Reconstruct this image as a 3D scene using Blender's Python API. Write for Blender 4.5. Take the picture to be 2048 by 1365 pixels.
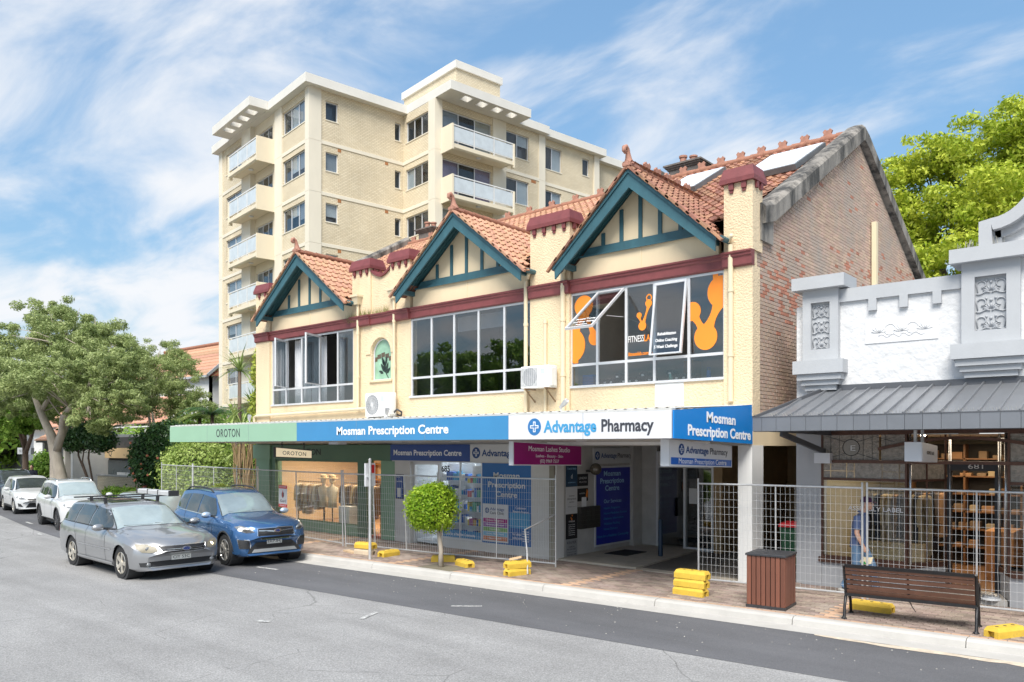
import bpy, bmesh, math, random
import numpy as np
from mathutils import Vector, Matrix
from mathutils.bvhtree import BVHTree

for _o in list(bpy.data.objects):
    bpy.data.objects.remove(_o, do_unlink=True)
SC = bpy.context.scene
COL = SC.collection
R = math.radians

# ------------------------------------------------------------------ camera
cam_d = bpy.data.cameras.new('camera')
cam = bpy.data.objects.new('camera', cam_d)
COL.objects.link(cam)
cam.location = (0, 0, 2.85)
cam.rotation_euler = (R(90), 0, R(40.876))
cam_d.sensor_width = 36
cam_d.lens = 27.598
cam_d.shift_y = 0.1028
cam_d.clip_start = 0.1
cam_d.clip_end = 3000
SC.camera = cam

# ------------------------------------------------------------------ sky, sun, exposure
SUN_EL, SUN_AZ = R(52), math.atan2(-0.80, 0.42)     # direction towards the sun, seen in plan
W = bpy.data.worlds.new('World'); SC.world = W; W.use_nodes = True
nt = W.node_tree; nt.nodes.clear()
def wn(t, **k):
    n = nt.nodes.new(t)
    for a, b in k.items(): setattr(n, a, b)
    return n
def wl(a, b): nt.links.new(a, b)
def wmath(op, a, b=None, clamp=False):
    n = wn('ShaderNodeMath', operation=op, use_clamp=clamp)
    for i, v in enumerate((a, b)):
        if v is None: continue
        if isinstance(v, (int, float)): n.inputs[i].default_value = v
        else: wl(v, n.inputs[i])
    return n.outputs[0]
sky = wn('ShaderNodeTexSky', sky_type='NISHITA', sun_disc=False)
sky.sun_elevation = SUN_EL
sky.sun_rotation = math.pi/2 - SUN_AZ
sky.air_density = 1.0; sky.dust_density = 0.3; sky.ozone_density = 2.2
tc = wn('ShaderNodeTexCoord')
sep = wn('ShaderNodeSeparateXYZ'); wl(tc.outputs['Generated'], sep.inputs[0])
zz = wmath('ADD', wmath('MAXIMUM', sep.outputs[2], 0.0), 0.16)
comb = wn('ShaderNodeCombineXYZ')
wl(wmath('DIVIDE', sep.outputs[0], zz), comb.inputs[0])
wl(wmath('DIVIDE', sep.outputs[1], zz), comb.inputs[1])
mp = wn('ShaderNodeMapping'); wl(comb.outputs[0], mp.inputs[0])
mp.inputs['Rotation'].default_value = (0, 0, R(24))
mp.inputs['Scale'].default_value = (0.8, 1.55, 1)
mp.inputs['Location'].default_value = (1.3, 9.2, 5.4)
n1 = wn('ShaderNodeTexNoise'); wl(mp.outputs[0], n1.inputs['Vector'])
n1.inputs['Scale'].default_value = 1.9; n1.inputs['Detail'].default_value = 10
n1.inputs['Roughness'].default_value = 0.56; n1.inputs['Distortion'].default_value = 0.45
n2 = wn('ShaderNodeTexNoise'); wl(comb.outputs[0], n2.inputs['Vector'])
n2.inputs['Scale'].default_value = 0.55; n2.inputs['Detail'].default_value = 4
low = wmath('POWER', wmath('SUBTRACT', 1.0, wmath('MAXIMUM', sep.outputs[2], 0.0)), 7.0)   # cloud decks close up towards the horizon
msum = wmath('ADD', wmath('ADD', wmath('MULTIPLY', n1.outputs[0], 0.74), wmath('MULTIPLY', n2.outputs[0], 0.40)), wmath('MULTIPLY', low, 0.11))
mr = wn('ShaderNodeMapRange', interpolation_type='SMOOTHSTEP')
wl(msum, mr.inputs[0])
mr.inputs[1].default_value = 0.49; mr.inputs[2].default_value = 0.74
mr.inputs[3].default_value = 0.06; mr.inputs[4].default_value = 0.97
mixc = wn('ShaderNodeMix', data_type='RGBA')
wl(mr.outputs[0], mixc.inputs[0])
sat = wn('ShaderNodeHueSaturation'); sat.inputs['Hue'].default_value = 0.488; sat.inputs['Saturation'].default_value = 1.1; sat.inputs['Value'].default_value = 1.0
wl(sky.outputs[0], sat.inputs['Color'])
# even out the very bright band of the horizon, as a camera's highlight roll-off does
dotn = wn('ShaderNodeVectorMath', operation='DOT_PRODUCT'); wl(sat.outputs[0], dotn.inputs[0]); dotn.inputs[1].default_value = (0.25, 0.5, 0.25)
roll = wmath('DIVIDE', 0.82, wmath('ADD', 1.0, wmath('MULTIPLY', dotn.outputs['Value'], 0.42)))
scl = wn('ShaderNodeVectorMath', operation='SCALE'); wl(sat.outputs[0], scl.inputs[0]); wl(roll, scl.inputs['Scale'])
wl(scl.outputs[0], mixc.inputs[6])
mixc.inputs[7].default_value = (1.93, 1.97, 2.04, 1)      # sunlit thin cloud
bg = wn('ShaderNodeBackground'); bg.inputs[1].default_value = 0.11
wl(mixc.outputs[2], bg.inputs[0])
wo = wn('ShaderNodeOutputWorld'); wl(bg.outputs[0], wo.inputs[0])

sun_d = bpy.data.lights.new('sun', 'SUN')
sun_d.energy = 1.35; sun_d.angle = R(34); sun_d.color = (1, 0.955, 0.88)
sun = bpy.data.objects.new('sun', sun_d); COL.objects.link(sun)
_sd = Vector((math.cos(SUN_EL)*math.cos(SUN_AZ), math.cos(SUN_EL)*math.sin(SUN_AZ), math.sin(SUN_EL)))
sun.rotation_euler = (-_sd).to_track_quat('-Z', 'Y').to_euler()
sun.location = (10, -20, 40)

SC.view_settings.view_transform = 'Standard'
SC.view_settings.look = 'None'
SC.view_settings.gamma = 1
SC.view_settings.use_curve_mapping = False
SC.view_settings.exposure = 2.15
SC.render.engine = 'CYCLES'

# ------------------------------------------------------------------ materials
MATS = {}
def _node(nt, t, **k):
    n = nt.nodes.new(t)
    for a, b in k.items(): setattr(n, a, b)
    return n
def M(name, col, rough=0.6, metal=0.0, var=0.10, vscale=2.0, bump=0.0, bscale=40.0, spec=0.5, coat=0.0,
      emit=None, estr=0.0, island=0.0, obrand=0.0, streak=0.0, hue=0.0, stain=None, stain_scale=1.0, stain_lo=0.55, stain_hi=0.75, bdist=0.02):
    if name in MATS: return MATS[name]
    m = bpy.data.materials.new(name); m.use_nodes = True
    nt = m.node_tree; b = nt.nodes['Principled BSDF']; L = nt.links.new
    b.inputs['Roughness'].default_value = rough
    b.inputs['Metallic'].default_value = metal
    b.inputs['Specular IOR Level'].default_value = spec
    if coat:
        b.inputs['Coat Weight'].default_value = coat; b.inputs['Coat Roughness'].default_value = 0.04
    tc = _node(nt, 'ShaderNodeTexCoord')
    hsv = _node(nt, 'ShaderNodeHueSaturation')
    hsv.inputs['Color'].default_value = (*col, 1)
    vec = tc.outputs['Object']
    if streak:
        mp = _node(nt, 'ShaderNodeMapping'); mp.inputs['Scale'].default_value = (1, 1, streak); L(vec, mp.inputs[0]); vec = mp.outputs[0]
    nz = _node(nt, 'ShaderNodeTexNoise'); L(vec, nz.inputs['Vector'])
    nz.inputs['Scale'].default_value = vscale; nz.inputs['Detail'].default_value = 7; nz.inputs['Roughness'].default_value = 0.62
    mr = _node(nt, 'ShaderNodeMapRange'); L(nz.outputs[0], mr.inputs[0])
    mr.inputs[1].default_value = 0.3; mr.inputs[2].default_value = 0.7
    mr.inputs[3].default_value = 1-var; mr.inputs[4].default_value = 1+var
    val = mr.outputs[0]
    if island or obrand:
        src = None
        if island:
            g = _node(nt, 'ShaderNodeNewGeometry'); src = g.outputs['Random Per Island']; amt = island
        if obrand:
            oi = _node(nt, 'ShaderNodeObjectInfo')
            if src is None: src = oi.outputs['Random']; amt = obrand
            else:
                ad = _node(nt, 'ShaderNodeMath', operation='ADD'); L(src, ad.inputs[0]); L(oi.outputs['Random'], ad.inputs[1])
                fr = _node(nt, 'ShaderNodeMath', operation='FRACT'); L(ad.outputs[0], fr.inputs[0]); src = fr.outputs[0]; amt = max(island, obrand)
        m2 = _node(nt, 'ShaderNodeMapRange'); L(src, m2.inputs[0]); m2.inputs[3].default_value = 1-amt; m2.inputs[4].default_value = 1+amt
        mu = _node(nt, 'ShaderNodeMath', operation='MULTIPLY'); L(val, mu.inputs[0]); L(m2.outputs[0], mu.inputs[1]); val = mu.outputs[0]
        if hue:
            h1 = _node(nt, 'ShaderNodeMath', operation='MULTIPLY'); L(src, h1.inputs[0]); h1.inputs[1].default_value = 7.31
            h2 = _node(nt, 'ShaderNodeMath', operation='FRACT'); L(h1.outputs[0], h2.inputs[0])
            h3 = _node(nt, 'ShaderNodeMapRange'); L(h2.outputs[0], h3.inputs[0]); h3.inputs[3].default_value = 0.5-hue; h3.inputs[4].default_value = 0.5+hue
            L(h3.outputs[0], hsv.inputs['Hue'])
    L(val, hsv.inputs['Value'])
    out = hsv.outputs[0]
    if stain:
        n3 = _node(nt, 'ShaderNodeTexNoise'); L(vec, n3.inputs['Vector']); n3.inputs['Scale'].default_value = stain_scale; n3.inputs['Detail'].default_value = 8; n3.inputs['Roughness'].default_value = 0.7
        m3 = _node(nt, 'ShaderNodeMapRange'); L(n3.outputs[0], m3.inputs[0]); m3.inputs[1].default_value = stain_lo; m3.inputs[2].default_value = stain_hi
        mx = _node(nt, 'ShaderNodeMix', data_type='RGBA'); L(m3.outputs[0], mx.inputs[0]); L(out, mx.inputs[6]); mx.inputs[7].default_value = (*stain, 1)
        out = mx.outputs[2]
    L(out, b.inputs['Base Color'])
    if emit:
        b.inputs['Emission Color'].default_value = (*emit, 1); b.inputs['Emission Strength'].default_value = estr
    if bump:
        n4 = _node(nt, 'ShaderNodeTexNoise'); L(tc.outputs['Object'], n4.inputs['Vector'])
        n4.inputs['Scale'].default_value = bscale; n4.inputs['Detail'].default_value = 5
        bp = _node(nt, 'ShaderNodeBump'); bp.inputs['Strength'].default_value = bump; bp.inputs['Distance'].default_value = bdist
        L(n4.outputs[0], bp.inputs['Height']); L(bp.outputs[0], b.inputs['Normal'])
    MATS[name] = m
    return m

def glass(name, tint=(0.9, 0.95, 0.95), refl=1.0, rough=0.01):
    if name in MATS: return MATS[name]
    m = bpy.data.materials.new(name); m.use_nodes = True
    nt = m.node_tree; nt.nodes.clear(); L = nt.links.new
    tr = _node(nt, 'ShaderNodeBsdfTransparent'); tr.inputs[0].default_value = (*tint, 1)
    gl = _node(nt, 'ShaderNodeBsdfGlossy'); gl.inputs['Roughness'].default_value = rough
    nz = _node(nt, 'ShaderNodeTexNoise'); nz.inputs['Scale'].default_value = 1.3
    tcn = _node(nt, 'ShaderNodeTexCoord'); L(tcn.outputs['Object'], nz.inputs['Vector'])
    bp = _node(nt, 'ShaderNodeBump'); bp.inputs['Strength'].default_value = 0.05; bp.inputs['Distance'].default_value = 0.02
    L(nz.outputs[0], bp.inputs['Height']); L(bp.outputs[0], gl.inputs['Normal'])
    fr = _node(nt, 'ShaderNodeLayerWeight'); fr.inputs[0].default_value = 0.5
    pw = _node(nt, 'ShaderNodeMath', operation='POWER'); L(fr.outputs['Facing'], pw.inputs[0]); pw.inputs[1].default_value = 4.0
    mu = _node(nt, 'ShaderNodeMath', operation='MULTIPLY_ADD', use_clamp=True); L(pw.outputs[0], mu.inputs[0]); mu.inputs[1].default_value = 0.9; mu.inputs[2].default_value = 0.06*refl
    mx = _node(nt, 'ShaderNodeMixShader'); L(mu.outputs[0], mx.inputs[0]); L(tr.outputs[0], mx.inputs[1]); L(gl.outputs[0], mx.inputs[2])
    o = _node(nt, 'ShaderNodeOutputMaterial'); L(mx.outputs[0], o.inputs[0])
    MATS[name] = m
    return m

def leafmat(name, col, col2, trans=0.35, rough=0.5):
    """foliage: every leaf its own tone between two greens, some light passing through"""
    if name in MATS: return MATS[name]
    m = bpy.data.materials.new(name); m.use_nodes = True
    nt = m.node_tree; nt.nodes.clear(); L = nt.links.new
    g = _node(nt, 'ShaderNodeNewGeometry')
    tcn = _node(nt, 'ShaderNodeTexCoord')
    nz = _node(nt, 'ShaderNodeTexNoise'); L(tcn.outputs['Object'], nz.inputs['Vector']); nz.inputs['Scale'].default_value = 0.9; nz.inputs['Detail'].default_value = 3
    ad = _node(nt, 'ShaderNodeMath', operation='ADD'); L(g.outputs['Random Per Island'], ad.inputs[0])
    m0 = _node(nt, 'ShaderNodeMapRange'); L(nz.outputs[0], m0.inputs[0]); m0.inputs[1].default_value = 0.3; m0.inputs[2].default_value = 0.7; m0.inputs[3].default_value = -0.45; m0.inputs[4].default_value = 0.45
    L(m0.outputs[0], ad.inputs[1])
    mx = _node(nt, 'ShaderNodeMix', data_type='RGBA'); mx.clamp_factor = True
    L(ad.outputs[0], mx.inputs[0]); mx.inputs[6].default_value = (*col, 1); mx.inputs[7].default_value = (*col2, 1)
    df = _node(nt, 'ShaderNodeBsdfPrincipled'); L(mx.outputs[2], df.inputs['Base Color']); df.inputs['Roughness'].default_value = rough
    df.inputs['Specular IOR Level'].default_value = 0.35
    tr = _node(nt, 'ShaderNodeBsdfTranslucent'); L(mx.outputs[2], tr.inputs[0])
    ms = _node(nt, 'ShaderNodeMixShader'); ms.inputs[0].default_value = trans
    L(df.outputs[0], ms.inputs[1]); L(tr.outputs[0], ms.inputs[2])
    o = _node(nt, 'ShaderNodeOutputMaterial'); L(ms.outputs[0], o.inputs[0])
    MATS[name] = m
    return m

# ------------------------------------------------------------------ mesh helpers
class MB:
    def __init__(s): s.v = []; s.f = []
    def add(s, vs, fs):
        n = len(s.v); s.v.extend([tuple(p) for p in vs]); s.f.extend([tuple(i+n for i in f) for f in fs]); return s
    def box(s, x0, x1, y0, y1, z0, z1):
        return s.add([(x0,y0,z0),(x1,y0,z0),(x1,y1,z0),(x0,y1,z0),(x0,y0,z1),(x1,y0,z1),(x1,y1,z1),(x0,y1,z1)],
                     [(0,3,2,1),(4,5,6,7),(0,1,5,4),(1,2,6,5),(2,3,7,6),(3,0,4,7)])
    def cbox(s, x0, x1, y0, y1, z0, z1, c=0.01):
        """box with chamfered vertical and top edges"""
        def ring(d, z): 
            a,b,e,g = x0+d, x1-d, y0+d, y1-d
            return [(a+c,e,z),(b-c,e,z),(b,e+c,z),(b,g-c,z),(b-c,g,z),(a+c,g,z),(a,g-c,z),(a,e+c,z)]
        rs = [ring(0,z0), ring(0,z1-c), ring(c,z1)]
        vs = sum(rs, []); fs = [tuple(range(7,-1,-1)), tuple(range(16,24))]
        for k in range(2):
            for i in range(8):
                j = (i+1) % 8; fs.append((k*8+i, k*8+j, k*8+8+j, k*8+8+i))
        return s.add(vs, fs)
    def beam(s, a, b, w, h, up=(0,0,1)):
        a = Vector(a); b = Vector(b); d = (b-a).normalized(); u = Vector(up); r = d.cross(u)
        if r.length < 1e-4: r = d.cross(Vector((1,0,0)))
        r.normalize(); u = r.cross(d).normalized()
        r *= w/2; u *= h/2
        return s.add([a-r-u, a+r-u, a+r+u, a-r+u, b-r-u, b+r-u, b+r+u, b-r+u],
                     [(0,1,2,3),(7,6,5,4),(0,4,5,1),(1,5,6,2),(2,6,7,3),(3,7,4,0)])
    def quad(s, a, b, c, d): return s.add([a,b,c,d], [(0,1,2,3)])
    def poly(s, pts): return s.add(pts, [tuple(range(len(pts)))])
    def prism(s, pts, off):
        o = Vector(off); n = len(pts); vs = [Vector(p) for p in pts]; vs += [p+o for p in vs]
        fs = [tuple(range(n)), tuple(range(2*n-1, n-1, -1))]
        for i in range(n):
            j = (i+1) % n; fs.append((i, i+n, j+n, j))
        return s.add(vs, fs)
    def tube(s, pts, r, n=8, caps=True, flat=None):
        pts = [Vector(p) for p in pts]; k = len(pts); rr = r if isinstance(r, (list, tuple)) else [r]*k
        rings = []; prev = None
        for i, p in enumerate(pts):
            d = (pts[min(i+1,k-1)] - pts[max(i-1,0)])
            if d.length < 1e-9: d = Vector((0,0,1))
            d.normalize()
            if prev is None:
                a = d.orthogonal().normalized()
                if flat is not None: a = (Vector(flat) - d*Vector(flat).dot(d)).normalized()
            else:
                a = (prev - d*prev.dot(d))
                a = a.normalized() if a.length > 1e-6 else d.orthogonal().normalized()
            b = d.cross(a); prev = a
            q = rr[i]; qa, qb = q if isinstance(q, (list, tuple)) else (q, q)
            rings.append([p + a*(math.cos(2*math.pi*j/n)*qa) + b*(math.sin(2*math.pi*j/n)*qb) for j in range(n)])
        vs = sum(rings, []); fs = []
        for i in range(k-1):
            for j in range(n):
                j2 = (j+1) % n; fs.append((i*n+j, i*n+j2, (i+1)*n+j2, (i+1)*n+j))
        if caps: fs.append(tuple(range(n-1,-1,-1))); fs.append(tuple((k-1)*n+j for j in range(n)))
        return s.add(vs, fs)
    def lathe(s, prof, c=(0,0,0), n=16, axis='z', caps=True):
        """profile of (radius, height) pairs turned about an axis through c"""
        def P(r, h, a):
            x, y = r*math.cos(a), r*math.sin(a)
            v = {'z': (x,y,h), 'y': (x,h,y), 'x': (h,x,y)}[axis]
            return (v[0]+c[0], v[1]+c[1], v[2]+c[2])
        vs = [P(r,h,2*math.pi*j/n) for r,h in prof for j in range(n)]; k = len(prof); fs = []
        for i in range(k-1):
            for j in range(n):
                j2 = (j+1) % n; fs.append((i*n+j, i*n+j2, (i+1)*n+j2, (i+1)*n+j))
        if caps: fs.append(tuple(range(n-1,-1,-1))); fs.append(tuple((k-1)*n+j for j in range(n)))
        return s.add(vs, fs)
    def sphere(s, c, r, n=12, m=8):
        rx, ry, rz = r if isinstance(r, (list, tuple)) else (r, r, r)
        vs = [(c[0], c[1], c[2]-rz)]
        for i in range(1, m):
            t = math.pi*i/m - math.pi/2
            for j in range(n):
                a = 2*math.pi*j/n; vs.append((c[0]+rx*math.cos(t)*math.cos(a), c[1]+ry*math.cos(t)*math.sin(a), c[2]+rz*math.sin(t)))
        vs.append((c[0], c[1], c[2]+rz)); fs = []
        for j in range(n): fs.append((0, 1+(j+1)%n, 1+j))
        for i in range(m-2):
            for j in range(n):
                a = 1+i*n+j; b = 1+i*n+(j+1)%n; fs.append((a, b, b+n, a+n))
        t = len(vs)-1; o = 1+(m-2)*n
        for j in range(n): fs.append((o+j, o+(j+1)%n, t))
        return s.add(vs, fs)
    def mesh(s, name):
        me = bpy.data.meshes.new(name); me.from_pydata(s.v, [], s.f); me.update(); return me
    def build(s, name, mat, parent=None, smooth=False, angle=None, fix=True):
        me = s.mesh(name)
        if fix:
            bm = bmesh.new(); bm.from_mesh(me); bmesh.ops.recalc_face_normals(bm, faces=bm.faces); bm.to_mesh(me); bm.free()
        return put(name, me, mat, parent, smooth, angle)

def put(name, me, mat, parent=None, smooth=False, angle=None):
    if mat is not None and not me.materials: me.materials.append(mat)
    if smooth:
        me.polygons.foreach_set('use_smooth', [True]*len(me.polygons))
        if angle: me.set_sharp_from_angle(angle=R(angle))
    o = bpy.data.objects.new(name, me); COL.objects.link(o)
    if parent is not None: adopt(o, parent)
    return o
ROOTM = {}
def adopt(o, parent):
    """parts are modelled in their thing's own space when 'local' is set, else in world space"""
    o.parent = parent
    if parent.name in ROOTM: o.matrix_parent_inverse = ROOTM[parent.name]
def tag(o, label, cat=None, group=None, kind=None):
    if label: o['label'] = label
    if cat: o['category'] = cat
    if group: o['group'] = group
    if kind: o['kind'] = kind
    return o
def thing(name, label, cat, loc=(0,0,0), rotz=0, group=None, local=False):
    o = bpy.data.objects.new(name, None); COL.objects.link(o)
    o.empty_display_size = 0.3
    o.location = loc; o.rotation_euler = (0, 0, rotz)
    tag(o, label, cat, group)
    if not local:
        ROOTM[o.name] = (Matrix.Translation(loc) @ Matrix.Rotation(rotz, 4, 'Z')).inverted()
    return o
def struct(name, mb, mat, **k):
    o = mb.build(name, mat, **k); o['kind'] = 'structure'; return o
def dup(root, loc=None, rotz=None, label=None, group=None):
    r = root.copy(); COL.objects.link(r)
    if loc is not None: r.location = loc
    if rotz is not None: r.rotation_euler = (0, 0, rotz)
    if label: r['label'] = label
    if group: r['group'] = group
    for ch in list(root.children):
        c = ch.copy(); COL.objects.link(c); c.parent = r; c.matrix_parent_inverse = ch.matrix_parent_inverse.copy()
        for g in list(ch.children):
            d = g.copy(); COL.objects.link(d); d.parent = c; d.matrix_parent_inverse = g.matrix_parent_inverse.copy()
    return r

def frame(origin, xdir, zdir=(0,0,1)):
    """matrix whose x runs along a sign, y up it, z out of its face"""
    x = Vector(xdir).normalized(); u = Vector(zdir); u = (u - x*u.dot(x)).normalized(); n = x.cross(u)
    m = Matrix.Identity(4)
    for i in range(3): m[i][0] = x[i]; m[i][1] = u[i]; m[i][2] = n[i]; m[i][3] = origin[i]
    return m
def text(name, s, fr, x, y, w=None, h=0.1, mat=None, parent=None, align='LEFT', bold=0.0, thick=0.002, lift=0.004, local=False, space=1.0, shear=0.0):
    """lettering as a thin solid mesh: w = full width, h = height of a capital"""
    cu = bpy.data.curves.new(name, 'FONT'); cu.body = s; cu.size = 1.0; cu.extrude = 0.001; cu.offset = bold
    cu.resolution_u = 3; cu.space_character = space; cu.shear = shear
    ob = bpy.data.objects.new('tmp_text', cu)
    me = bpy.data.meshes.new_from_object(ob)
    bpy.data.objects.remove(ob, do_unlink=True); bpy.data.curves.remove(cu)
    n = len(me.vertices); co = np.empty(n*3); me.vertices.foreach_get('co', co); co = co.reshape(-1, 3)
    x0, x1 = co[:,0].min(), co[:,0].max()
    sy = h/0.729
    sx = (w/(x1-x0)) if w else sy
    co[:,0] = (co[:,0]-x0)*sx; wd = (x1-x0)*sx
    ox = {'LEFT': x, 'CENTER': x-wd/2, 'RIGHT': x-wd}[align]
    co[:,0] += ox; co[:,1] = co[:,1]*sy + y; co[:,2] = np.where(co[:,2] > 0, thick, 0) + lift
    A = np.array(fr)
    co = co @ A[:3,:3].T + A[:3,3]
    me.vertices.foreach_set('co', co.astype(np.float32).ravel()); me.update(); me.name = name
    me.materials.clear()
    return put(name, me, mat, parent)

def wall_mesh(mb, x0, x1, z0, z1, y0, y1, holes):
    """wall facing -Y with rectangular openings (x0,x1,z0,z1), reveals included"""
    xs = sorted({x0, x1, *[h[0] for h in holes], *[h[1] for h in holes]}); zs = sorted({z0, z1, *[h[2] for h in holes], *[h[3] for h in holes]})
    xs = [x for x in xs if x0 <= x <= x1]; zs = [z for z in zs if z0 <= z <= z1]
    def solid(i, j):
        if i < 0 or j < 0 or i >= len(xs)-1 or j >= len(zs)-1: return False
        cx, cz = (xs[i]+xs[i+1])/2, (zs[j]+zs[j+1])/2
        return not any(h[0] < cx < h[1] and h[2] < cz < h[3] for h in holes)
    for i in range(len(xs)-1):
        for j in range(len(zs)-1):
            if not solid(i, j): continue
            a, b, c, d = xs[i], xs[i+1], zs[j], zs[j+1]
            mb.quad((a,y0,c),(b,y0,c),(b,y0,d),(a,y0,d)); mb.quad((a,y1,c),(a,y1,d),(b,y1,d),(b,y1,c))
            if not solid(i-1,j): mb.quad((a,y0,c),(a,y0,d),(a,y1,d),(a,y1,c))
            if not solid(i+1,j): mb.quad((b,y0,c),(b,y1,c),(b,y1,d),(b,y0,d))
            if not solid(i,j-1): mb.quad((a,y0,c),(a,y1,c),(b,y1,c),(b,y0,c))
            if not solid(i,j+1): mb.quad((a,y0,d),(b,y0,d),(b,y1,d),(a,y1,d))
    return mb
# ================================================================== GROUND
_kx = [-140,-90,-60,-46,-38,-30,-24,-19.5,-17,60]
_ky = [30.0,20.5,16.2,14.55,13.45,12.25,11.62,11.42,12.05+0.072*(-17+9.46),12.05+0.072*(60+9.46)]
def kerbY(x): return float(np.interp(x, _kx, _ky))             # the street bends gently away on the left
XL, XR = -140.0, 60.0
FP = 0.13                                                    # footpath level
def strip(mb, off0, off1, z0, z1=None, xa=XL, xb=XR, n=1):
    z1 = z0 if z1 is None else z1
    for i in range(n):
        a = xa+(xb-xa)*i/n; b = xa+(xb-xa)*(i+1)/n
        mb.quad((a,kerbY(a)+off0,z0),(b,kerbY(b)+off0,z0),(b,kerbY(b)+off1,z1),(a,kerbY(a)+off1,z1))
    return mb
def asphalt(name, base, agg, cscale, rough=0.9, patchy=0.2, crack=False):
    m = bpy.data.materials.new(name); m.use_nodes = True; nt = m.node_tree; b = nt.nodes['Principled BSDF']; L = nt.links.new
    tc = _node(nt, 'ShaderNodeTexCoord'); v = tc.outputs['Object']
    big = _node(nt, 'ShaderNodeTexNoise'); L(v, big.inputs['Vector']); big.inputs['Scale'].default_value = 0.35; big.inputs['Detail'].default_value = 6; big.inputs['Roughness'].default_value = 0.65
    mp = _node(nt, 'ShaderNodeMapping'); L(v, mp.inputs[0]); mp.inputs['Scale'].default_value = (0.22, 1.6, 1); mp.inputs['Rotation'].default_value = (0, 0, R(-4.1))
    trk = _node(nt, 'ShaderNodeTexNoise'); L(mp.outputs[0], trk.inputs['Vector']); trk.inputs['Scale'].default_value = 1.0; trk.inputs['Detail'].default_value = 5
    fine = _node(nt, 'ShaderNodeTexVoronoi'); L(v, fine.inputs['Vector']); fine.inputs['Scale'].default_value = cscale
    fn = _node(nt, 'ShaderNodeTexNoise'); L(v, fn.inputs['Vector']); fn.inputs['Scale'].default_value = cscale*0.7; fn.inputs['Detail'].default_value = 4
    def mrn(src, a, c, lo, hi):
        n = _node(nt, 'ShaderNodeMapRange'); L(src, n.inputs[0]); n.inputs[1].default_value = a; n.inputs[2].default_value = c; n.inputs[3].default_value = lo; n.inputs[4].default_value = hi; return n.outputs[0]
    def mul(a, c):
        n = _node(nt, 'ShaderNodeMath', operation='MULTIPLY'); L(a, n.inputs[0]); L(c, n.inputs[1]); return n.outputs[0]
    val = mul(mul(mrn(big.outputs[0], .3, .7, 1-patchy, 1+patchy), mrn(trk.outputs[0], .3, .7, 1-patchy*.8, 1+patchy*.8)), mul(mrn(fine.outputs['Color'], 0, 1, 1-agg, 1+agg), mrn(fn.outputs[0], .3, .7, 1-agg*.8, 1+agg*.8)))
    if crack:
        wv = _node(nt, 'ShaderNodeTexNoise'); L(v, wv.inputs['Vector']); wv.inputs['Scale'].default_value = 1.1; wv.inputs['Detail'].default_value = 7
        mixv = _node(nt, 'ShaderNodeMix', data_type='VECTOR'); mixv.inputs[0].default_value = 0.22; L(v, mixv.inputs[4]); L(wv.outputs['Color'], mixv.inputs[5])
        cr = _node(nt, 'ShaderNodeTexVoronoi', feature='DISTANCE_TO_EDGE'); L(mixv.outputs[1], cr.inputs['Vector']); cr.inputs['Scale'].default_value = 0.55
        thin = mrn(cr.outputs['Distance'], 0.0, 0.006, 0.6, 1.0)
        gate = mrn(big.outputs[0], 0.5, 0.56, 1.0, 0.0)
        mxn = _node(nt, 'ShaderNodeMath', operation='MAXIMUM'); L(thin, mxn.inputs[0]); L(gate, mxn.inputs[1])
        val = mul(val, mxn.outputs[0])
    h = _node(nt, 'ShaderNodeHueSaturation'); h.inputs['Color'].default_value = (*base, 1); L(val, h.inputs['Value']); L(h.outputs[0], b.inputs['Base Color'])
    b.inputs['Roughness'].default_value = rough; b.inputs['Specular IOR Level'].default_value = 0.3
    bp = _node(nt, 'ShaderNodeBump'); bp.inputs['Strength'].default_value = 0.6; bp.inputs['Distance'].default_value = 0.006
    L(fine.outputs['Distance'], bp.inputs['Height']); L(bp.outputs[0], b.inputs['Normal'])
    MATS[name] = m; return m
m_road = asphalt('old_asphalt', (0.268, 0.265, 0.262), 0.26, 60, patchy=0.14, crack=True)
m_patch = asphalt('new_asphalt', (0.118, 0.119, 0.127), 0.16, 110, patchy=0.13)
m_drive = asphalt('drive_asphalt', (0.17, 0.155, 0.135), 0.35, 60, patchy=0.2)
m_conc = M('concrete', (0.45, 0.435, 0.41), 0.85, var=0.10, vscale=1.6, bump=0.3, bscale=90, stain=(0.36, 0.35, 0.33), stain_scale=2.2, stain_lo=0.58, stain_hi=0.8)
m_earth = M('earth', (0.16, 0.14, 0.10), 0.95, var=0.25, vscale=0.8, bump=0.4, bscale=12)
m_paint = M('worn_road_paint', (0.58, 0.58, 0.56), 0.7, var=0.12, vscale=30, stain=(0.24, 0.24, 0.24), stain_scale=14, stain_lo=0.44, stain_hi=0.58)

struct('ground', MB().quad((-900,-900,-0.06),(900,-900,-0.06),(900,900,-0.06),(-900,900,-0.06)), m_earth)
road = struct('road', strip(MB(), -60, -0.40, 0.0, n=80), m_road)
# younger, darker strip of asphalt along the parking lane
struct('resurfaced_lane', strip(MB(), -2.66, -0.42, 0.004, n=80), m_patch)
# gutter tray and kerb, cast in lengths
gut = struct('gutter', strip(MB(), -0.44, -0.04, 0.006, 0.012, n=80), m_conc)
kerb = struct('kerb', strip(strip(strip(MB(), 0.16, 0.34, -0.04, xa=XL, xb=-60), 0.16, 0.34, -0.04, xa=20, xb=XR), 0.17, 0.2, -0.05, n=80), m_conc)
def kerb_stone(a, b):
    g = 0.006
    a += g; b -= g
    mb = MB()
    prof = [(-0.045, -0.02), (-0.02, FP-0.03), (0.012, FP-0.004), (0.04, FP+0.006), (0.17, FP+0.006), (0.17, -0.02)]
    vs = [(x, kerbY(x)+o, z) for x in (a, b) for o, z in prof]; n = len(prof)
    fs = [tuple(range(n-1,-1,-1)), tuple(range(n, 2*n))] + [(i, (i+1) % n, n+(i+1) % n, n+i) for i in range(n)]
    return mb.add(vs, fs)
xx = -60.0; random.seed(4)
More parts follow.
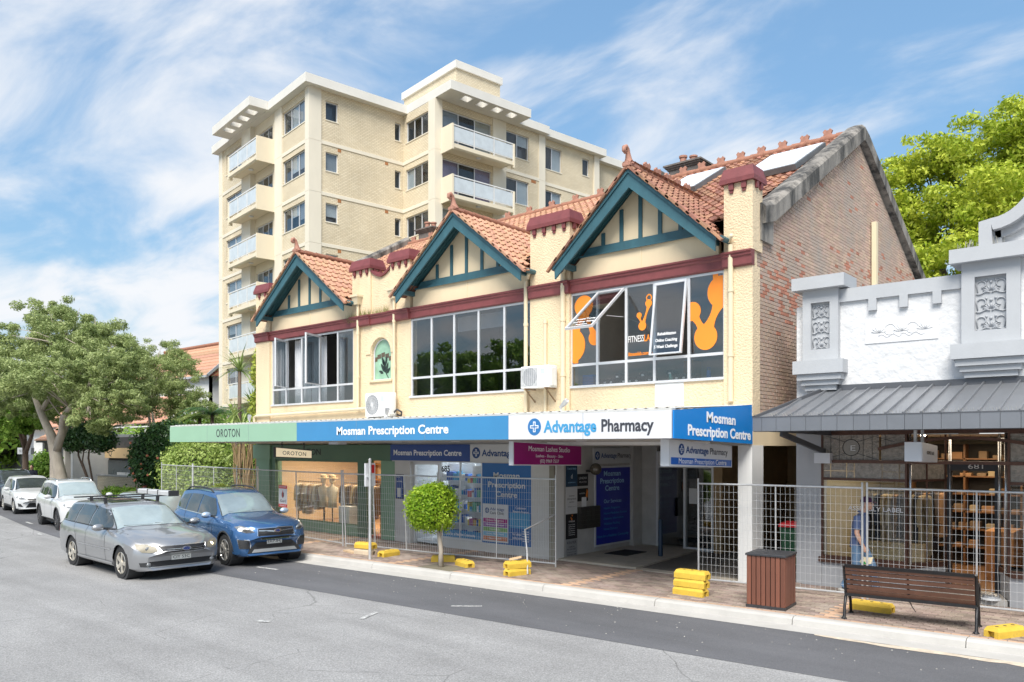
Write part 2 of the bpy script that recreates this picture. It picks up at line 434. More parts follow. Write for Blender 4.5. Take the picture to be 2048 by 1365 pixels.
while xx < 20:
    ln = 2.4
    kerb_stone(xx, xx+ln).build('kerb_stone', m_conc, kerb)
    xx += ln
# footpath bed
m_bed = M('paver_joint_sand', (0.23, 0.19, 0.16), 0.95, var=0.2, vscale=4)
_fb = MB()
for i in range(100):
    a_, b_ = XL+(XR-XL)*i/100, XL+(XR-XL)*(i+1)/100
    far_ = lambda x: (15.0 if x > -24.7 else 19.0) if x > -60 else kerbY(x)+4
    _fb.quad((a_,kerbY(a_)+.16,FP-.012),(b_,kerbY(b_)+.16,FP-.012),(b_,15.62 if b_ > -6.4 else far_(b_),FP-.012),(a_,15.62 if b_ > -6.4 else far_(b_),FP-.012))
fp = struct('footpath', _fb, m_bed)
m_pav = M('clay_paver', (0.265, 0.205, 0.172), 0.85, var=0.22, vscale=2.2, island=0.26, obrand=0.26, hue=0.02, bump=0.2, bscale=120, stain=(0.37, 0.315, 0.275), stain_scale=0.9, stain_lo=0.5, stain_hi=0.72)
m_pavb = M('clay_paver_border', (0.50, 0.33, 0.225), 0.85, var=0.15, vscale=4, island=0.16, obrand=0.16, bump=0.2, bscale=120)
def paver_mesh(l, w):
    mb = MB(); c = 0.006; l2, w2 = l/2-0.003, w/2-0.003
    mb.add([(-l2,-w2,0),(l2,-w2,0),(l2,w2,0),(-l2,w2,0),(-l2+c,-w2+c,0.012),(l2-c,-w2+c,0.012),(l2-c,w2-c,0.012),(-l2+c,w2-c,0.012)],
           [(4,5,6,7),(0,1,5,4),(1,2,6,5),(2,3,7,6),(3,0,4,7)])
    return mb
PL, PW = 0.23, 0.115
cells = []
xx = -24.6; random.seed(7)
while xx < 4.0:
    k0 = kerbY(xx)
    rows = int((15.6 - (k0+0.17))/PW)
    for r_ in range(rows):
        x_ = xx + (PL/2 if r_ % 2 else 0)
        y_ = kerbY(x_)+0.17+PW*(r_+0.5)
        lim = 14.9 if x_ < -6.4 else 15.58
        if y_ > lim - 0.06: continue
        band = r_ < 1 or (abs(((x_+200.0) % 4.83)-2.4) < 0.118 and r_ % 1 == 0)
        cells.append((x_, y_, band))
    xx += PL
cells.sort(key=lambda c: c[0]**2+c[1]**2)
pm_a = paver_mesh(PL, PW).mesh('paver'); pm_a.materials.append(m_pav)
pm_b = paver_mesh(PL, PW).mesh('paver'); pm_b.materials.append(m_pavb)
ra = math.atan(0.072)
far = {True: MB(), False: MB()}
pv = paver_mesh(PL, PW)
for i, (x_, y_, band) in enumerate(cells):
    z_ = FP-0.010+random.uniform(-0.0015, 0.0015)
    if i < 300:
        o = bpy.data.objects.new('paver', pm_b if band else pm_a); COL.objects.link(o)
        o.parent = fp; o.location = (x_, y_, z_); o.rotation_euler = (random.uniform(-.006,.006), random.uniform(-.006,.006), ra)
    else:
        c, s_ = math.cos(ra), math.sin(ra)
        far[band].add([(x_+c*p[0]-s_*p[1], y_+s_*p[0]+c*p[1], z_+p[2]) for p in pv.v], pv.f)
for band in (True, False):
    o = far[band].build('pavers', m_pavb if band else m_pav, fp, fix=False); o['kind'] = 'stuff'
# driveway under the building and the concrete landing beside it
struct('driveway', MB().quad((-9.75,14.92,FP-0.006),(-5.95,14.92,FP-0.006),(-5.95,40,FP-0.006),(-9.75,40,FP-0.006)), m_drive)
m_land = M('landing_concrete', (0.46, 0.41, 0.34), 0.9, var=0.14, vscale=2.5, bump=0.3, bscale=70, stain=(0.28, 0.25, 0.2), stain_scale=1.7)
struct('landing', MB().prism([(-11.5,14.93,FP-0.02),(-9.3,14.93,FP-0.02),(-9.75,19.2,FP-0.02),(-11.5,19.2,FP-0.02)], (0,0,0.055)), m_land)
struct('driveway_threshold', MB().prism([(-9.3,14.905,FP-0.02),(-6.0,14.905,FP-0.02),(-6.0,15.2,FP-0.02),(-9.3,15.2,FP-0.02)], (0,0,0.022)), m_land)
# painted bay marks, worn
def mark(x, y, l, w, a):
    c, s_ = math.cos(a), math.sin(a)
    z_ = 0.009
    P = lambda u, v: (x+c*u-s_*v, y+s_*u+c*v, z_)
    return struct('road_marking', MB().quad(P(-l/2,-w/2),P(l/2,-w/2),P(l/2,w/2),P(-l/2,w/2)), m_paint)
mark(-16.3, 10.1, 0.75, 0.09, ra+0.05)
mark(-10.45, 8.40, 0.09, 0.55, ra+0.35); mark(-11.4, 7.0, 0.24, 0.10, ra+0.3); mark(-9.75, 10.03, 0.55, 0.07, ra+0.62)
mark(-24.7, 8.95, 0.8, 0.09, -.05); mark(-32.6, 10.3, 1.0, 0.09, -.12); mark(-28.2, 9.2, 0.5, 0.09, -.1)
# sand washed along the gutter near the bench
m_sand = M('washed_sand', (0.55, 0.47, 0.37), 0.95, var=0.2, vscale=9, bump=0.3, bscale=80)
sb = MB(); random.seed(21)
pts = []
for i in range(25):
    x_ = -4.3+i*0.19; w_ = (0.16*math.sin(math.pi*i/24)**0.7)*(0.6+0.6*random.random())
    pts.append((x_, kerbY(x_)-0.50-w_, kerbY(x_)-0.47+0.02*math.sin(i)))
for (a, a0, a1), (b, b0, b1) in zip(pts, pts[1:]):
    sb.quad((a,a0,0.009),(b,b0,0.009),(b,b1,0.012),(a,a1,0.012))
tag(sb.build('sand_drift', m_sand), 'thin drift of pale sand along the gutter below the bench', kind='stuff')
# loose gravel and leaf crumbs on the road
gb = MB(); random.seed(5)
for i in range(170):
    x_ = random.uniform(-20, 0); y_ = kerbY(x_)-0.45-abs(random.gauss(0, 1.1)); s_ = random.uniform(0.005, 0.014)
    gb.add([(x_-s_,y_-s_,0.004),(x_+s_,y_-s_*.6,0.004),(x_+s_*.7,y_+s_,0.004),(x_-s_*.8,y_+s_*.7,0.004),(x_,y_,0.004+s_)], [(0,1,4),(1,2,4),(2,3,4),(3,0,4)])
o = gb.build('loose_gravel', M('gravel_pale', (0.27, 0.26, 0.24), 0.9, island=0.4)); tag(o, 'loose pale grit scattered over the dark resurfaced lane', kind='stuff')
# ================================================================== TERRACE OF THREE SHOPS
F = 14.9                                                     # front wall plane
BX0, BX1 = -24.68, -6.6
m_stucco = M('cream_stucco', (0.735, 0.59, 0.395), 0.85, var=0.08, vscale=1.5, streak=0.35, bump=0.85, bscale=26, bdist=0.03, stain=(0.55, 0.37, 0.19), stain_scale=1.3, stain_lo=0.60, stain_hi=0.88)
m_cream = M('smooth_cream_render', (0.72, 0.59, 0.40), 0.75, var=0.045, vscale=1.5, streak=0.3, stain=(0.55, 0.45, 0.3), stain_scale=1.2, stain_lo=0.68, stain_hi=0.9)
m_pipe = M('cream_pipe', (0.70, 0.60, 0.42), 0.5, var=0.05)
m_maroon = M('maroon_paint', (0.185, 0.048, 0.050), 0.55, var=0.16, vscale=5, bump=0.15, bscale=30)
m_teal = M('teal_paint', (0.038, 0.112, 0.140), 0.5, var=0.16, vscale=4, streak=0.5, bump=0.12, bscale=30, stain=(0.16, 0.24, 0.27), stain_scale=5, stain_lo=0.68, stain_hi=0.8)
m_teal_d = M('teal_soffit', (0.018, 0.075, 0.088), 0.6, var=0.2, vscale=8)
m_alu = M('aluminium_frame', (0.66, 0.67, 0.69), 0.4, metal=0.25, var=0.05)
m_white = M('white_enamel', (0.72, 0.72, 0.71), 0.45, var=0.04)
m_black = M('black_paint', (0.012, 0.012, 0.014), 0.5, var=0.2)
m_dark = M('dark_room', (0.055, 0.055, 0.06), 0.9)
m_tile = M('terracotta_tile', (0.46, 0.255, 0.16), 0.75, var=0.16, vscale=6, island=0.16, obrand=0.16, hue=0.012, bump=0.15, bscale=60)
m_tileb = M('weathered_tile', (0.27, 0.13, 0.085), 0.8, var=0.25, vscale=5, island=0.25, obrand=0.25, hue=0.014, bump=0.2, bscale=50, stain=(0.50, 0.27, 0.15), stain_scale=2.5, stain_lo=0.52, stain_hi=0.7)
m_ridge = M('ridge_terracotta', (0.30, 0.135, 0.085), 0.75, var=0.25, vscale=9)
m_orn = M('ornament_terracotta', (0.38, 0.19, 0.135), 0.75, var=0.2, vscale=12)
m_coping = M('weathered_coping', (0.25, 0.23, 0.205), 0.9, var=0.25, vscale=1.6, bump=0.4, bscale=25, streak=0.25, stain=(0.05, 0.048, 0.045), stain_scale=2.0, stain_lo=0.43, stain_hi=0.6)
m_mortar = M('mortar', (0.37, 0.28, 0.22), 0.95, var=0.15)
m_brick = M('old_brick', (0.48, 0.345, 0.265), 0.9, var=0.10, vscale=0.8, island=0.13, obrand=0.13, hue=0.012, bump=0.2, bscale=60, stain=(0.38, 0.325, 0.28), stain_scale=0.6, stain_lo=0.45, stain_hi=0.66)
m_brickr = M('red_brick', (0.44, 0.19, 0.125), 0.9, var=0.12, vscale=3, island=0.18, obrand=0.18, bump=0.2, bscale=60)
g_up = glass('upper_window_glass', (0.72, 0.75, 0.77), 2.3)
g_shop = glass('shop_glass', (0.93, 0.95, 0.95), 0.75)

bld = thing('shop_terrace', 'cream stucco terrace of three gabled shops with teal bargeboards and terracotta roofs', 'building', (-15.6, 15, 0))

# ---------------------------------------------------------------- front wall with its openings
WL, WM_, WR = (-23.74,-19.28,4.22,6.44), (-16.69,-12.28,4.22,6.44), (-11.09,-7.17,4.22,6.44)
ARX0, ARX1, ARZ0, ARS, = -18.42, -17.53, 4.80, 5.58
arc = (ARX0, ARX1, ARZ0, 6.1)
mb = wall_mesh(MB(), BX0, BX1, 2.93, 6.75, F, F+0.25, [WL, WM_, WR, arc])
# spandrels that turn the middle opening into a round arch
acx, ar = (ARX0+ARX1)/2, (ARX1-ARX0)/2
for s_ in (-1, 1):
    pts = [(acx+s_*ar, F, 6.1), (acx+s_*ar, F, ARS)]
    for k in range(1, 9):
        a = math.pi/2*k/8; pts.append((acx+s_*ar*math.cos(a), F, ARS+ar*math.sin(a)))
    pts.append((acx, F, 6.1))
    mb.prism(pts, (0, 0.25, 0))
mb.build('front_wall', m_stucco, bld)
# raised render band round the arch
ab = MB()
for k in range(16):
    a0, a1 = math.pi*k/16, math.pi*(k+1)/16
    q = lambda r_, a, y: (acx+r_*math.cos(a), y, ARS+r_*math.sin(a))
    ab.prism([q(ar+0.02,a0,F-0.03),q(ar+0.24,a0,F-0.03),q(ar+0.24,a1,F-0.03),q(ar+0.02,a1,F-0.03)], (0,0.03,0))
ab.build('arch_moulding', m_stucco, bld)
# leadlight
ls = [(acx-ar+.03, F+0.12, ARZ0), (acx+ar-.03, F+0.12, ARZ0), (acx+ar-.03, F+0.12, ARS)] + [(acx+(ar-.03)*math.cos(math.pi*k/12), F+0.12, ARS+(ar-.03)*math.sin(math.pi*k/12)) for k in range(1, 13)]
m_lead = M('leadlight_green', (0.27, 0.46, 0.33), 0.12, var=0.25, vscale=3, spec=0.8)
lead = MB().prism(ls, (0,0.02,0)).build('leadlight_window', m_lead, bld)
lead['label'] = 'arched green leaded window with a dark leaf motif'
fr_ = MB(); 
arcp = [(acx-ar+.02, F+0.1, ARZ0+.02), (acx-ar+.02, F+0.1, ARS)] + [(acx-(ar-.02)*math.cos(math.pi*k/14), F+0.1, ARS+(ar-.02)*math.sin(math.pi*k/14)) for k in range(1, 15)] + [(acx+ar-.02, F+0.1, ARZ0+.02)]
fr_.tube(arcp, 0.022, 6); fr_.box(acx-ar, acx+ar, F+0.06, F+0.13, ARZ0-0.01, ARZ0+0.03)
fr_.build('frame', m_alu, lead)
cm = MB()
def leaf2d(x, z, l, w, a, y=F+0.113):
    c, s_ = math.cos(a), math.sin(a); P = lambda u, v: (x+c*u-s_*v, y, z+s_*u+c*v)
    cm.prism([P(0,0),P(l*.35,-w),P(l*.75,-w*.7),P(l,0),P(l*.75,w*.7),P(l*.35,w)], (0,-0.004,0))
for x, z, l, w, a in [(-17.92,5.02,.34,.055,2.2),(-17.92,5.06,.36,.05,1.75),(-17.9,5.02,.32,.05,1.2),(-17.88,4.98,.26,.05,.75),(-18.0,5.0,.22,.045,2.75),(-17.96,5.2,.32,.05,1.95),(-17.9,5.22,.3,.045,1.4)]:
    leaf2d(x, z, l, w, a)
cm.tube([(-17.78,F+.111,4.86),(-17.9,F+.111,5.02),(-17.94,F+.111,5.3)], 0.012, 5)
cm.build('leaf_motif', M('lead_black', (0.02, 0.035, 0.03), 0.35), lead)
bm_ = MB()
for i, (x, z) in enumerate([(-18.36,5.42),(-18.2,5.5),(-18.02,5.54),(-17.84,5.5),(-17.68,5.42)]):
    bm_.prism([(x-.08,F+.116,z-.07),(x+.08,F+.116,z-.05),(x+.08,F+.116,z+.08),(x-.08,F+.116,z+.06)], (0,-0.004,0))
bm_.build('border_glass', M('lead_brown', (0.10, 0.075, 0.05), 0.2, spec=0.8), lead)
MB().box(ARX0-.06, ARX1+.06, F-0.05, F+0.1, ARZ0-0.06, ARZ0-0.005).build('sill', m_stucco, lead)

# ---------------------------------------------------------------- big aluminium windows upstairs
def up_window(x0, x1, z0, z1, mull, tr, name_label, opened=(), glassm=None):
    w = MB()
    d0, d1 = F+0.02, F+0.09
    w.box(x0, x1, d0, d1, z1-0.05, z1); w.box(x0-0.02, x1+0.02, F-0.04, d1, z0-0.01, z0+0.045)
    w.box(x0, x0+0.05, d0+.002, d1-.002, z0+.045, z1-.05); w.box(x1-0.05, x1, d0+.002, d1-.002, z0+.045, z1-.05)
    xs = [x0] + list(mull) + [x1]
    for x in mull: w.box(x-0.03, x+0.03, d0+.004, d1-.004, z0+.045, z1-.05)
    w.box(x0+.05, x1-.05, d0+.006, d1-.006, tr-0.03, tr+0.03)
    o = w.build('upper_window', m_alu, bld); o['label'] = name_label
    for i in range(len(xs)-1):
        MB().box(xs[i]+.03, xs[i+1]-.03, F+.048, F+.054, z0+.04, tr-.03).build('pane', glassm or g_up, o)
        if i in opened: continue
        MB().box(xs[i]+.03, xs[i+1]-.03, F+.048, F+.054, tr+.03, z1-.05).build('pane', glassm or g_up, o)
    return o
uwL = up_window(*WL, (-22.93,-22.03,-21.05,-20.10), 4.76, 'wide aluminium window with two opened casements', opened=(1, 3))
uwM = up_window(*WM_, (-15.86,-14.98,-14.08,-13.18), 4.77, 'wide aluminium window of five bays, all shut')
uwR = up_window(*WR, (-10.33,-9.55,-8.83,-8.00), 4.75, 'wide aluminium window with two awning sashes open and orange decals', opened=(1, 3))
def sash(name, parent, org, xd, zd, w, h, gm=g_up, t=0.028):
    fr = frame(org, xd, zd); A = np.array(fr)
    def T(mb): mb.v = [tuple((A @ np.array([*p, 1]))[:3]) for p in mb.v]; return mb
    f = MB()
    f.box(0, w, 0, t, -t, t); f.box(0, w, h-t*2, h, -t, t); f.box(0, t*1.6, t, h-t*2, -t*.9, t*.9); f.box(w-t*1.6, w, t, h-t*2, -t*.9, t*.9)
    o = T(f).build(name, m_alu, parent)
    T(MB().box(t, w-t, t, h-t, -.003, .003)).build('sash_pane', gm, parent)
    return fr
# casements of the left window, hinged on their left stiles and swung out
for x0, x1, a in ((-22.93,-22.03,58),(-21.05,-20.10,66)):
    sash('casement', uwL, (x1-.03 if False else x0+.03, F+.03, 4.80), (math.cos(R(-a)), math.sin(R(-a)), 0), (0,0,1), 0.85, 1.57)
# awning sashes of the right window, hinged at the head
def awn_sash(x0, x1, a):
    w = x1-x0-0.06; h = 1.6
    zd = Vector((0, math.sin(R(a)), math.cos(R(a))))          # from foot up to hinge
    hinge = Vector((x0+.03, F+.02, 6.38)); foot = hinge - zd*h
    return sash('awning_sash', uwR, foot, (1,0,0), zd, w, h), w, h
fA = awn_sash(-10.33, -9.55, 52)
fB = awn_sash(-8.83, -8.00, 9)
# rooms behind the upper windows
def room(x0, x1, y0, y1, z0, z1, mat, name='room'):
    r = MB()
    r.quad((x0,y1,z0),(x1,y1,z0),(x1,y1,z1),(x0,y1,z1)); r.quad((x0,y0,z0),(x0,y1,z0),(x0,y1,z1),(x0,y0,z1)); r.quad((x1,y0,z0),(x1,y0,z1),(x1,y1,z1),(x1,y1,z0))
    r.quad((x0,y0,z0),(x1,y0,z0),(x1,y1,z0),(x0,y1,z0)); r.quad((x0,y0,z1),(x0,y1,z1),(x1,y1,z1),(x1,y0,z1))
    return r.build(name, mat, bld)
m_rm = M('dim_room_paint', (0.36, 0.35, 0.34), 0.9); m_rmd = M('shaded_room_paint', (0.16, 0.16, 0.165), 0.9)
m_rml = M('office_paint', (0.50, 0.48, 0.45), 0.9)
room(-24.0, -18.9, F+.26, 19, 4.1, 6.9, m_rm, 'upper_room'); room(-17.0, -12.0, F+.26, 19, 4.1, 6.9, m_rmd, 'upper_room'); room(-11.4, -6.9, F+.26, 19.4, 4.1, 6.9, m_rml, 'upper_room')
# curtains in the left office
m_curt = M('grey_curtain', (0.62, 0.63, 0.66), 0.9, var=0.1, vscale=3)
def curtain(x0, x1, y, z0, z1, amp=0.03, wl=0.11, mat=m_curt, parent=bld):
    n = max(6, int((x1-x0)/wl*6)); c = MB()
    P = [(x0+(x1-x0)*i/n, y+amp*math.sin(2*math.pi*(x1-x0)*i/n/wl)) for i in range(n+1)]
    for (a, b), (c2, d) in zip(P, P[1:]): c.quad((a,b,z0),(c2,d,z0),(c2,d,z1),(a,b,z1))
    return c.build('curtain', mat, parent, smooth=True)
curtain(-23.65, -23.2, F+.3, 4.2, 6.4); curtain(-22.85, -22.2, F+.32, 4.2, 6.4); curtain(-21.9, -21.1, F+.32, 4.2, 6.4); curtain(-22.2, -21.95, F+.30, 4.2, 6.4); curtain(-20.5, -20.15, F+.30, 4.2, 6.4)
MB().box(-15.3,-13.6,F+.5,F+.53,6.0,6.4).build('roller_blind', m_curt, bld)

# lettering and orange shapes on the gym window
m_or = M('orange_vinyl', (0.90, 0.27, 0.025), 0.5, var=0.03)
fw = frame((0, F+.047, 0), (1,0,0))
def blob(pairs, y, parent, name='orange_decal', links=()):
    """molecule-like decal: discs joined by narrow waists"""
    b = MB()
    for j, (x, z, rx, rz) in enumerate(pairs):
        yy = y-0.0008*j
        b.add([(x+rx*math.cos(2*math.pi*k/28), yy, z+rz*math.sin(2*math.pi*k/28)) for k in range(28)], [tuple(range(28))])
    for j, (p, q_, w0, w1) in enumerate(links):
        p = Vector((p[0], p[1])); q2 = Vector((q_[0], q_[1])); d = (q2-p); n = Vector((-d.y, d.x)).normalized(); L_ = []; R_ = []
        for k in range(9):
            t = k/8; w = (w0*(1-t)+w1*t)*(0.30+0.70*abs(2*t-1)**1.7); c = p+d*t
            L_.append((c.x+n.x*w, y+0.001+0.0007*j, c.y+n.y*w)); R_.append((c.x-n.x*w, y+0.001+0.0007*j, c.y-n.y*w))
        for k in range(8): b.quad(L_[k], L_[k+1], R_[k+1], R_[k])
    return b.build(name, m_or, parent)
def clipx(a, lo, hi): return min(max(a, lo), hi)
yd = F+.044
def big_decal(lst, lo, hi, links=(), name='orange_decal'):
    b = MB()
    for j, (x, z, rx, rz) in enumerate(lst):
        pts = []
        for k in range(40):
            a = 2*math.pi*k/40; pts.append((clipx(x+rx*math.cos(a), lo, hi), yd-0.0008*j, z+rz*math.sin(a)))
        b.poly(pts)
    for j, (p, q_, w0, w1, wm) in enumerate(links):
        p = Vector(p); q2 = Vector(q_); d = q2-p; n = Vector((-d.y, d.x)).normalized(); A_ = []; B_ = []
        for k in range(13):
            t = k/12; e = abs(2*t-1)**2.2; w = wm*(1-e)+(w0 if t < .5 else w1)*e; c = p+d*t
            A_.append((clipx(c.x+n.x*w,lo,hi), yd+0.0006*(j+1), c.y+n.y*w)); B_.append((clipx(c.x-n.x*w,lo,hi), yd+0.0006*(j+1), c.y-n.y*w))
        for k in range(12): b.quad(A_[k], A_[k+1], B_[k+1], B_[k])
    return b.build(name, m_or, uwR)
lo, hi = -11.04, -10.36
big_decal([(-10.72,6.12,.26,.25),(-11.06,5.22,.38,.40),(-10.42,5.35,.16,.17)], lo, hi, [((-10.72,6.0),(-11.0,5.4),.2,.25,.07),((-10.72,6.0),(-10.42,5.4),.18,.12,.05),((-10.95,4.95),(-10.95,4.80),.07,.07,.07)])
lo, hi = -7.97, -7.22
big_decal([(-7.28,6.02,.30,.33),(-7.93,5.68,.20,.20),(-7.62,5.12,.26,.27)], lo, hi, [((-7.3,5.85),(-7.6,5.22),.2,.2,.08),((-7.9,5.62),(-7.66,5.22),.14,.16,.07),((-7.4,6.3),(-7.4,6.40),.06,.06,.06)])
big_decal([(-8.98,5.98,.085,.085),(-9.22,5.74,.065,.065),(-9.14,5.50,.10,.10)], -9.5, -8.86, [((-8.98,5.93),(-9.12,5.55),.05,.06,.022),((-9.22,5.7),(-9.15,5.54),.04,.05,.022)])
hd = MB(); 
for k in range(10):
    a0, a1 = math.pi*(k/10*1.5-.25), math.pi*((k+1)/10*1.5-.25)
    hd.quad(*[(-8.97+r_*math.cos(a), yd, 6.10+r_*1.1*math.sin(a)) for r_, a in ((.05,a0),(.075,a0),(.075,a1),(.05,a1))])
hd.build('kettlebell_handle', m_or, uwR)
m_wv = M('white_vinyl', (0.86, 0.86, 0.86), 0.5, var=0.02)
text('lettering', 'FITNESS', fw, -9.50, 5.16, 0.40, 0.15, m_wv, uwR)
text('lettering', 'LAB', fw, -9.09, 5.16, 0.22, 0.15, m_or, uwR, bold=0.02)
text('lettering', 'fitnesslab.com.au', fw, -9.50, 4.86, 0.63, 0.085, m_or, uwR, bold=0.02)
frB, wB, hB = fB
for s_, yy, w_ in (('Rehabilitation', .42, .44), ('Online Coaching', .28, .52), ('5 Week Challenge', .14, .56)):
    text('lettering', s_, frB, wB/2, yy, w_, 0.07, m_wv, uwR, align='CENTER', bold=0.015)
frA, wA, hA = fA
for s_, yy, w_ in (('Personal Training', .34, .5), ('Small Group Training', .22, .55), ('Nutrition', .11, .3)):
    text('lettering', s_, frA, wA/2, yy, w_, 0.06, m_wv, uwR, align='CENTER', bold=0.015)
# stay arms of the open sash
for x in (-10.25, -9.63): MB().beam((x,F+.03,5.75), (x,F-.62,5.7), .02, .012).build('stay_arm', m_alu, uwR)

# ---------------------------------------------------------------- cornice, pilasters, caps
def profile_x(mb, prof, x0, x1):
    n = len(prof); vs = [(x, y, z) for x in (x0, x1) for y, z in prof]
    return mb.add(vs, [tuple(range(n)), tuple(range(2*n-1, n-1, -1))] + [(i, i+n, (i+1) % n+n, (i+1) % n) for i in range(n)])
def corn(x0, x1, out):
    p = [(F+.02,6.44),(F-out+.03,6.44),(F-out,6.47),(F-out,6.62),(F-out-.03,6.65),(F-out-.03,6.69),(F-out-.06,6.71),(F-out-.06,6.745),(F+.02,6.76)]
    return profile_x(MB(), p, x0, x1)
PIL = [(-24.64,-23.80),(-19.27,-18.40),(-17.51,-16.67),(-12.26,-11.06),(-7.17,-6.56)]
spans = [(-23.80,-19.27,.05),(-18.40,-17.51,.07),(-16.67,-12.26,.05),(-11.06,-7.17,.05)]
for a, b, o_ in spans: corn(a, b, o_).build('cornice', m_maroon, bld)
for i, (a, b) in enumerate(PIL):
    MB().box(a, b, F-0.055, F+0.3, 3.45, 6.44).build('pilaster', m_stucco, bld) if i != 1 and i != 2 else None
    corn(a-.01, b+.01, .12).build('cornice', m_maroon, bld)
    MB().box(a, b, F-0.05, F+0.42, 6.76, 8.13).build('pier', m_stucco, bld)
    c = MB()   # cap with sloped top
    h0, h1 = 8.13, 8.44
    e = 0.06; t_ = 0.0
    c.add([(a-e,F-.13,h0),(b+e,F-.13,h0),(b+e,F+.5,h0),(a-e,F+.5,h0),(a-e,F-.13,h0+.09),(b+e,F-.13,h0+.09),(b+e,F+.5,h0+.09),(a-e,F+.5,h0+.09),
           (a+t_,F-.06,h1),(b-t_,F-.06,h1),(b-t_,F+.43,h1),(a+t_,F+.43,h1)],
          [(3,2,1,0),(0,1,5,4),(1,2,6,5),(2,3,7,6),(3,0,4,7),(4,5,9,8),(5,6,10,9),(6,7,11,10),(7,4,8,11),(8,9,10,11)])
    co = c.build('pier_cap', m_maroon, bld)
    n = 4 if b-a > 1 else (3 if i in (1,2) else 2)
    for k in range(n):
        x = a+(b-a)*(k+.5)/n if n > 2 else a+(b-a)*(0.28+0.44*k)
        MB().box(x-.05, x+.05, F-.10, F-.05, 8.0, 8.13).box(x-.035, x+.035, F-.08, F-.05, 7.94, 8.0).build('bracket', m_maroon, co)
    for k in range(2):
        y = F+.1+.2*k
        MB().box(b, b+.05, y-.05, y+.05, 8.0, 8.13).build('bracket', m_maroon, co)
# scooped parapet between the second and third piers
sp = [(-18.40,F,6.76)] + [(-18.40+0.89*k/12, F, 8.02-0.20*math.sin(math.pi*k/12)) for k in range(13)] + [(-17.51,F,6.76)]
MB().prism(sp, (0,.3,0)).build('scooped_parapet', m_stucco, bld)
sc = MB()
for k in range(12):
    x0, x1 = -18.40+.89*k/12, -18.40+.89*(k+1)/12
    z0, z1 = 8.02-.2*math.sin(math.pi*k/12), 8.02-.2*math.sin(math.pi*(k+1)/12)
    sc.add([(x0,F-.06,z0),(x1,F-.06,z1),(x1,F+.36,z1),(x0,F+.36,z0),(x0,F-.06,z0+.07),(x1,F-.06,z1+.07),(x1,F+.36,z1+.07),(x0,F+.36,z0+.07)],[(0,1,5,4),(4,5,6,7),(2,3,7,6),(0,3,2,1)])
sc.build('parapet_coping', m_maroon, bld)
MB().box(-8.79,-8.10,F-.012,F,3.7,4.205).build('blank_panel', m_white, bld)

# ---------------------------------------------------------------- gables
def tile_mesh(l, w):
    """interlocking clay tile: pan, side roll, drooping nose; x across, y up the slope, z out"""
    sec = [(-w/2, 0.012), (-w*.36, 0.045), (-w*.2, 0.050), (-w*.06, 0.014), (w*.2, 0.006), (w*.36, 0.024), (w/2, 0.016)]
    mb = MB(); k = len(sec)
    vs = [(x, y, z+dz) for y, dz in ((-l/2, 0.022), (l/2+.02, -0.012)) for x, z in sec] + [(x, -l/2, z-.012) for x, z in sec]
    fs = [(i, i+1, k+i+1, k+i) for i in range(k-1)] + [(2*k+i, 2*k+i+1, i+1, i) for i in range(k-1)]
    return mb.add(vs, fs)
TL_, TW_ = 0.335, 0.235
tmesh = {}
def tmesh_for(mat):
    if mat.name not in tmesh:
        me = tile_mesh(TL_, TW_).mesh('roof_tile'); me.materials.append(mat); me.polygons.foreach_set('use_smooth', [True]*len(me.polygons)); me.set_sharp_from_angle(angle=R(50)); tmesh[mat.name] = me
    return tmesh[mat.name]
proto = tile_mesh(TL_, TW_)
def tile_plane(org, across, up, nx, ny, mat, parent, objs=True, keep=None, seed=0):
    """lay tiles from the eave corner 'org'; across = along the eave, up = up the slope"""
    random.seed(seed)
    ax = Vector(across).normalized(); u = Vector(up).normalized(); n = ax.cross(u).normalized()
    if n.z < 0: n = -n; ax_ = -ax
    else: ax_ = ax
    st = MB()
    base = Matrix(((ax_.x,u.x,n.x),(ax_.y,u.y,n.y),(ax_.z,u.z,n.z)))
    for j in range(ny):
        for i in range(nx):
            c = Vector(org) + ax*(TW_*(i+.5)) + u*(TL_*(j+.5)) + n*random.uniform(0, .006)
            if keep and not keep(c): continue
            if objs:
                o = bpy.data.objects.new('roof_tile', tmesh_for(mat)); COL.objects.link(o); o.parent = parent
                o.matrix_local = Matrix.Translation(c) @ (base @ Matrix.Rotation(random.uniform(-.012,.012), 3, 'Z')).to_4x4()
            else:
                st.add([c + base @ Vector(p) for p in proto.v], proto.f)
    if not objs and st.v:
        o = st.build('roof_tiles', mat, parent, smooth=True, angle=50, fix=False); o['kind'] = 'stuff'
ROOFZ = lambda y: 11.08 - 0.55*(21.6-y)                      # main roof, front slope
